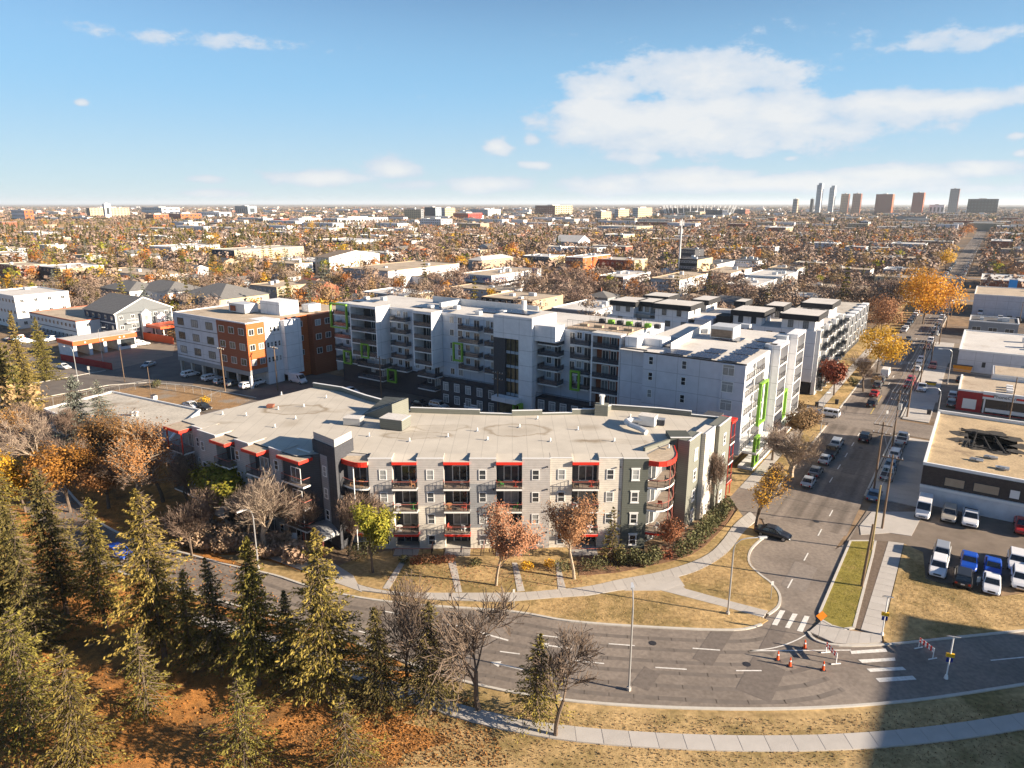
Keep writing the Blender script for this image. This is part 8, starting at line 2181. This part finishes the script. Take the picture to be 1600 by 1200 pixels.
dt(1303, 618, 566, 'plum brown tree in front of the black capped apartments', 'shrub', 35, leaf=.5, nper=4, trunk=.14, lo=.22, lspread=.6)
dt(1349, 612, 548, 'bare street tree beside the parked dark cars', None, 36, trunk=.2, lo=.3, spread=.7)
0 and dt(980, 1190, 1075, 'bare young tree on the lawn south of the road', None, 61, trunk=.1, lo=.25, spread=.7)
0 and dt(1180, 1196, 1090, 'second bare young tree on the lawn south of the road', None, 62, trunk=.1, lo=.25, spread=.7)
def big(x, yb, yt, r, lb, m, seed, n=2600, size=.62, clumps=22):
    h = max(5, hgt(x, yb, yt)); plant('deciduous_tree', crown_cloud(h, r, seed, m, n, size, z0=.22, clumps=clumps), G(x, yb), lb, 'tree')
big(1370, 582, 512, 7.2, 'golden green street tree over the parked white van', 'goldg', 50)
big(1376, 522, 460, 9, 'rust orange street tree behind the golden green one', 'rust', 51)
big(1442, 506, 426, 13.5, 'huge golden orange tree over the street', 'gold', 52, size=.85, n=5200, clumps=34)
big(1477, 420, 386, 6.5, 'bright yellow tree by the street in the distance', 'yellow', 53, n=700, size=1.1)
big(1512, 368, 350, 12, 'orange tree far along the street', 'orange', 54, n=500, size=1.6)
for (x, yb, yt, r, m, lb) in ((721, 424, 400, 7, 'yellow', 'yellow tree left of the hip roofed block'), (335, 386, 360, 12, 'yellow', 'large yellow tree on the left before the sheds'), (485, 368, 345, 11, 'yellow', 'tall orange yellow tree in front of the white sheds'),
      (797, 404, 378, 9, 'orange', 'orange yellow tree right of the hip roofed block'), (143, 394, 382, 9, 'yellow', 'yellow tree among the left spruces'), (160, 398, 378, 4, 'yg', 'slim yellow poplar on the left'), (60, 425, 395, 9, 'orange', 'orange tree left of the yellow cornered flats'),
      (805, 412, 388, 8, 'yellow', 'yellow tree in front of the orange yellow one'), (508, 432, 404, 4, 'yg', 'pair of columnar poplars by the cream gabled flats'), (510, 478, 442, 8, 'ochre', 'bushy tan oak tree by the small grey house'), (622, 450, 428, 6, 'ochre', 'olive tree before the blank white warehouse'),
      (272, 492, 462, 6, 'orange', 'orange tree at the right end of the gabled apartments'), (284, 488, 458, 7, 'ochre', 'ochre tree behind the orange offices roof'), (110, 480, 440, 8, 'orange', 'golden orange tree behind the motel'), (126, 480, 432, 6, 'spruce', 'dark tree behind the motel'),
      (85, 480, 448, 7, 'orange', 'orange tree behind the white flats'), (438, 470, 445, 4, 'shrub', 'red tree by the pale yellow block'), (1060, 455, 430, 0, 'sp', 'dark spruce in front of the white apartments before the mast'), (1445, 400, 378, 0, 'sp', 'dark spruce beside the dark roofed terrace'),
      (235, 432, 388, 0, 'sp', 'tall narrow spruce by the tan roofed school'), (207, 436, 394, 0, 'sp', 'blue grey spruce left of the tall narrow one'), (24, 452, 412, 0, 'sp', 'spruce left of the yellow cornered flats'), (420, 445, 410, 0, 'sp', 'dark spruce near the cream gabled flats'), (438, 442, 405, 0, 'sp', 'second dark spruce near the cream gabled flats')):
    if m == 'sp': plant('spruce_tree', spruce_meshes(max(6, hgt(x, yb, yt)), 3.4, x, lod=1, m='spruced'), G(x, yb), lb, 'spruce tree')
    else: big(x, yb, yt, r, lb, m, x, n=650, size=.95, clumps=14)
# --- hedges and shrubs along the beige block
def shrub(x, y, h, r, lb, m='cedar', n=500, size=.3, grp='shrubs round the beige block', z=.1):
    rs = np.random.RandomState(int(x * 7 + y)); d = rs.normal(size=(n, 3)); d /= np.linalg.norm(d, axis=1)[:, None]
    k = rs.uniform(size=n) ** .35; P = d * k[:, None] * np.array([r, r, h / 2]) + np.array([0, 0, h / 2])
    P[:, 0] += .2 * r * np.sin(P[:, 2] * 3); tr = MB(); tr.tube((0, 0, -.05), (0, 0, h * .7), .05, .02, n=4)
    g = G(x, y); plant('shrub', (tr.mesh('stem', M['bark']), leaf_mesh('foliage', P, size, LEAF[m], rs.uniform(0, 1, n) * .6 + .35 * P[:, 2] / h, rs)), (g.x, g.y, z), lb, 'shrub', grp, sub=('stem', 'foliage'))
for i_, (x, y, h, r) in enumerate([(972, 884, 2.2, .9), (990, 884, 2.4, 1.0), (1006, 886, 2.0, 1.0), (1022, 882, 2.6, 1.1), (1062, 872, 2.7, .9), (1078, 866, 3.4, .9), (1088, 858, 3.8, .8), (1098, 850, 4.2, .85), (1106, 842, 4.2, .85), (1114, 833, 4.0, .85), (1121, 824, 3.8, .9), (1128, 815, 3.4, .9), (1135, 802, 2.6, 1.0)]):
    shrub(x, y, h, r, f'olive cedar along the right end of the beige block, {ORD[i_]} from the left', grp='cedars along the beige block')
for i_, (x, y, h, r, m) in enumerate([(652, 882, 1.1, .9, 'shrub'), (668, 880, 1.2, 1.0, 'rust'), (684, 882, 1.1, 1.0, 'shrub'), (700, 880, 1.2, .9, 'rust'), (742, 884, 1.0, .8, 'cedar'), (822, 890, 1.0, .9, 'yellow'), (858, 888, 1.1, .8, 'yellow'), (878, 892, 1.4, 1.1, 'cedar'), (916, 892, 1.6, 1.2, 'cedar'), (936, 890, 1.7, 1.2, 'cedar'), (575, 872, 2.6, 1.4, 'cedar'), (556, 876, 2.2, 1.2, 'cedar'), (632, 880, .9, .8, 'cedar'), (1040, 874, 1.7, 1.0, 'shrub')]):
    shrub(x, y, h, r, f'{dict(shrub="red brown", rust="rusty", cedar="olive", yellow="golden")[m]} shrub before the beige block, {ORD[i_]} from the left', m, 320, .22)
rr = random.Random(8)
for k in range(44):
    x = rr.uniform(275, 480); y = 834 + (x - 275) * .19 + rr.uniform(-14, 16)
    shrub(x, y, rr.uniform(1.6, 2.8), rr.uniform(1.1, 1.8), f'straw coloured dry bush before the left wing, {ORD[k]} planted', 'brush', 420, .5, 'dry bushes on the bank before the left wing', z=0)
for i_, (x, y, m, lb) in enumerate([(1228, 668, 'shrub', 'reddish shrub near the cross street corner'), (1250, 640, 'ochre', 'golden shrub at the back of the street wing lawn'), (1332, 602, 'cedar', 'green shrub near the plum tree'), (1190, 705, 'bare', 'brown shrub in front of the lime frame'), (1212, 742, 'bare', 'brown shrub under the big bare street tree'), (1368, 600, 'ochre', 'ochre shrub by the left kerb'), (245, 606, 'cedar', 'small green pine shrub in the empty lot'), (320, 632, 'yellow', 'golden sapling in the empty lot')]):
    shrub(x, y, 2.0, 1.3, lb, m, 300, .4, None)
# --- trees further out: kinds share a few meshes, each tree its own object
KM = {}
for k, (m, h, r, n, sz, asp) in dict(bare=('bare', 11, 5.5, 620, 1.1, .24), greyb=('bareg', 10, 5.0, 580, 1.1, .24), ochre=('ochre', 10, 4.2, 340, .8, .5), orange=('orange', 9, 3.8, 340, .8, .5), yellow=('yellow', 9, 3.4, 340, .75, .5), olive=('yg', 9, 3.8, 300, .8, .5)).items():
    KM[k] = [crown_cloud(h * f, r * f2, 300 + j * 7 + len(k), m, n, sz, z0=.18, aspect=asp, clumps=c) for j, (f, f2, c) in enumerate(((1, 1, 10), (.8, .95, 8), (1.15, 1.1, 12), (.9, 1.15, 9)))]
KM['spruce'] = [spruce_meshes(h, r, 500 + j, lod=1, m=m) for j, (h, r, m) in enumerate(((13, 2.8, 'spruced'), (10, 2.5, 'spruced'), (15, 3.0, 'spruce'), (11, 2.8, 'bluespruce')))]
TXT = dict(bare='brown bare', greyb='greyish bare', ochre='ochre', orange='orange', yellow='yellow', olive='olive green', spruce='dark conifer')
def ok_tree(s, e, m=2.2):
    if EL - 7 < e < ER + 7 and s > 96: return False
    if ER < e < 62 and s < 430: return False
    if e >= 0 and s < 300: return False
    for (c0, c1) in ((146, 161), (260, 273), (378, 391), (498, 511), (638, 651), (798, 811)):
        if c0 < s < c1: return False
    for x_ in (-130, -238, -346, -454, -562, 92, 200):
        if x_ - 1 < e < x_ + 10 and s > 262: return False
    for f in FOOT:
        if f[0] - m < s < f[1] + m and f[2] - m < e < f[3] + m: return False
    return True
FOOT += [(50, 118, -150, -28), (113, 136, -135, -38), (104, 146, -56, -28), (95, 132, -182, -140), (166, 206, -84, -24), (204, 250, -50, -22), (60, 112, -400, -150), (82, 118, -255, -180)]
tr_ = random.Random(77); spots = []
tries = 0
while len(spots) < 2300 and tries < 90000:
    tries += 1
    Y = 130 + 560 * tr_.random() ** .62; a = tr_.uniform(-.80, .78); p = Vector((Y * a, Y, 0)); s, e = to_se(p)
    if not ok_tree(s, e): continue
    if any((p.x - q[0].x) ** 2 + (p.y - q[0].y) ** 2 < 16 for q in spots[-260:]): continue
    left = p.x < -.18 * Y
    v = tr_.random()
    cl = mnoise.noise(Vector((p.x * .012, p.y * .012, 3)))
    if left: k = 'spruce' if v < .20 + .2 * cl else 'bare' if v < .45 else 'greyb' if v < .60 else 'ochre' if v < .80 else 'orange' if v < .87 else 'yellow' if v < .92 else 'olive'
    else: k = 'spruce' if v < .06 else 'bare' if v < .55 else 'greyb' if v < .80 else 'ochre' if v < .90 else 'orange' if v < .96 else 'yellow' if v < .975 else 'olive'
    spots.append((p, k))
for s in range(276, 700, 9):                               # the street's own row of trees
    for e in ((EL - 8, EL - 16) if s > 300 else (EL - 7,)):
        if not (262 < s < 275 or 378 < s < 392 or 498 < s < 512 or 638 < s < 652): spots.append((SE(s + tr_.uniform(-2, 2), e + tr_.uniform(-1, 1)), tr_.choice(['bare', 'bare', 'bare', 'greyb', 'ochre'])))
spots.sort(key=lambda t: t[0].length)
byk = {}
for p, k in spots:
    byk.setdefault(k, []).append(p)
rest = []
sel = {}
for k, L_ in byk.items():
    for i_, p in enumerate(L_):
        if i_ < dict(bare=150, greyb=130, ochre=150, orange=90, yellow=40, olive=20, spruce=270)[k]:
            near = nearest(p); sel.setdefault((k, near), []).append(p)
        else: rest.append((p, k))
for (k, near), L_ in sel.items():
    L_.sort(key=lambda p: PX(p)[0])
    for i_, p in enumerate(L_):
        ms_ = tr_.choice(KM[k]); f = tr_.uniform(.85, 1.3)
        lb = f"{TXT[k]}{'' if k == 'spruce' else ' tree'} near {near}" + (f", {ORD[min(i_, 190)]} from the left" if len(L_) > 1 else '')
        plant({'spruce': 'conifer_tree', 'bare': 'bare_tree', 'greyb': 'bare_tree'}.get(k, 'autumn_tree'), ms_, p, lb, 'tree', 'trees of the blocks beyond', sc=(f, f, f * tr_.uniform(.85, 1.1)))
# --- the far urban forest reads as one mass
def mass(name, m, pts, nq, size, hr, wr, tri=False, asp=.7, conic=False):
    rs = np.random.RandomState(len(pts)); n = len(pts)
    if not n: return
    C = np.repeat(np.array(pts), nq, 0); d = rs.normal(size=(n * nq, 3)); d /= np.linalg.norm(d, axis=1)[:, None]
    hh = np.repeat(rs.uniform(hr[0], hr[1], n), nq); ww = np.repeat(rs.uniform(wr[0], wr[1], n), nq); u = rs.uniform(size=n * nq) ** .4
    sc_ = np.repeat(rs.uniform(.8, 1.3, n), nq)
    if conic:
        t = rs.uniform(size=n * nq); P = C + np.stack([d[:, 0] * ww * (1 - t), d[:, 1] * ww * (1 - t), hh * t], 1)
    else: P = C + np.stack([d[:, 0] * ww * u, d[:, 1] * ww * u, hh * .56 + d[:, 2] * u * hh * .42], 1)
    tone = np.clip(rs.uniform(.38, .62, n * nq) + np.repeat(rs.normal(0, .2, n), nq), 0, 1)
    me = leaf_mesh(name, P, size, LEAF[m], tone, rs, aspect=asp, norm=d + np.array([0, 0, .5]))
    obj(name, me, None, kind='stuff')
far = {k: [] for k in TXT}
for p, k in rest: far[k].append((p.x, p.y, 0))
rs = random.Random(5)
def pick(left):
    v = rs.random()
    if left: return 'spruce' if v < .24 else 'bare' if v < .50 else 'greyb' if v < .72 else 'ochre' if v < .88 else 'orange' if v < .94 else 'yellow' if v < .97 else 'olive'
    return 'spruce' if v < .08 else 'bare' if v < .55 else 'greyb' if v < .82 else 'ochre' if v < .93 else 'orange' if v < .98 else 'yellow'
n_ = 0
while n_ < 8500:
    Y = 640 * math.exp(rs.random() ** 1.1 * .95); a = rs.uniform(-.78, .78); p = Vector((Y * a, Y, 0)); s, e = to_se(p)
    if a < -.42 and 1220 < Y < 1420: continue
    if -33 < e < -3: continue
    if 0 < e < 70 and s < 900: continue
    if not clear(s, e, 1, 1): continue
    far[pick(a < -.2)].append((p.x, p.y, 0)); n_ += 1
for k, pts in far.items():
    if k == 'spruce': mass('far_woods', 'spruced', pts, 34, 2.6, (9, 15), (2.5, 3.6), conic=True)
    else: mass('far_woods', {'bare': 'bare', 'greyb': 'bareg', 'olive': 'yg'}.get(k, k), pts, 54, 2.1, (7, 12), (4, 6.8), asp=.75)
vf = {'bare': [], 'bareg': [], 'ochre': [], 'spruced': []}
for k in range(8000):
    Y = 1650 * math.exp(rs.random() * 1.75); a = rs.uniform(-.80, .80)
    if a < -.42 and 1000 < Y < 1420: continue
    vf[rs.choice(['bare', 'bare', 'bareg', 'bareg', 'ochre', 'spruced'])].append((Y * a, Y, 0))
for k, pts in vf.items(): mass('horizon_woods', k, pts, 12, 9.0, (7, 11), (10, 20), asp=.6)
# fallen leaves and grass tufts
def scatter(name, m, poly_px, n, size, seed, z=.12, flat=True):
    rs = np.random.RandomState(seed); pts = gp(poly_px); xs = [p.x for p in pts]; ys = [p.y for p in pts]; out = []
    def inside(x, y):
        c = False
        for i in range(len(pts)):
            a, b_ = pts[i], pts[i - 1]
            if (a.y > y) != (b_.y > y) and x < (b_.x - a.x) * (y - a.y) / (b_.y - a.y) + a.x: c = not c
        return c
    while len(out) < n:
        x, y = rs.uniform(min(xs), max(xs)), rs.uniform(min(ys), max(ys))
        if inside(x, y): out.append((x, y, z + rs.uniform(0, .04)))
    P = np.array(out); me = leaf_mesh(name, P, size, LEAF[m], rs.uniform(0, 1, n), rs, nrm=np.repeat([[0, 0, 1.0]], n, 0) * 0)
    obj(name, me, None, kind='stuff')
scatter('fallen_leaves', 'orange', [(0, 700), (280, 800), (500, 990), (560, 1060), (700, 1195), (0, 1195)], 9000, .22, 1, z=.02)
scatter('fallen_leaves', 'ochre', [(560, 1100), (860, 1110), (1240, 1125), (1600, 1090), (1600, 1198), (560, 1198)], 6000, .16, 9, z=.0)
scatter('fallen_leaves', 'amber', [(480, 1070), (740, 1090), (800, 1198), (400, 1198)], 5000, .2, 11, z=-.005)
scatter('fallen_leaves', 'rust', [(560, 890), (940, 870), (920, 915), (640, 922)], 1400, .16, 2, z=.10)
scatter('grass', 'straw', [(820, 942), (1010, 925), (1190, 966), (1140, 982), (1010, 977), (890, 968)], 5000, .08, 3, z=.13)
scatter('grass', 'straw', [(1060, 908), (1160, 850), (1180, 890), (1210, 935), (1190, 952)], 3500, .08, 4, z=.13)
scatter('grass', 'straw', [(1420, 860), (1450, 905), (1560, 936), (1640, 925), (1640, 975), (1385, 1000)], 7000, .09, 6, z=.13)
scatter('grass', 'strawg', [(1331, 850), (1364, 850), (1335, 976), (1288, 965)], 2600, .08, 7, z=.15)
# ------------------------------------------------------------------ the air
hm = bpy.data.materials.new('haze_air'); hm.use_nodes = True
nt = hm.node_tree; nt.nodes.clear()
pv = nt.nodes.new('ShaderNodeVolumePrincipled'); pv.inputs['Color'].default_value = (.80, .90, 1.0, 1); pv.inputs['Density'].default_value = HAZE; pv.inputs['Anisotropy'].default_value = .1
om = nt.nodes.new('ShaderNodeOutputMaterial'); nt.links.new(pv.outputs[0], om.inputs['Volume'])
b = MB(); b.box(-46000, 46000, -3100, 61000, -1.1, 185)
b.build('haze', hm, kind='stuff')
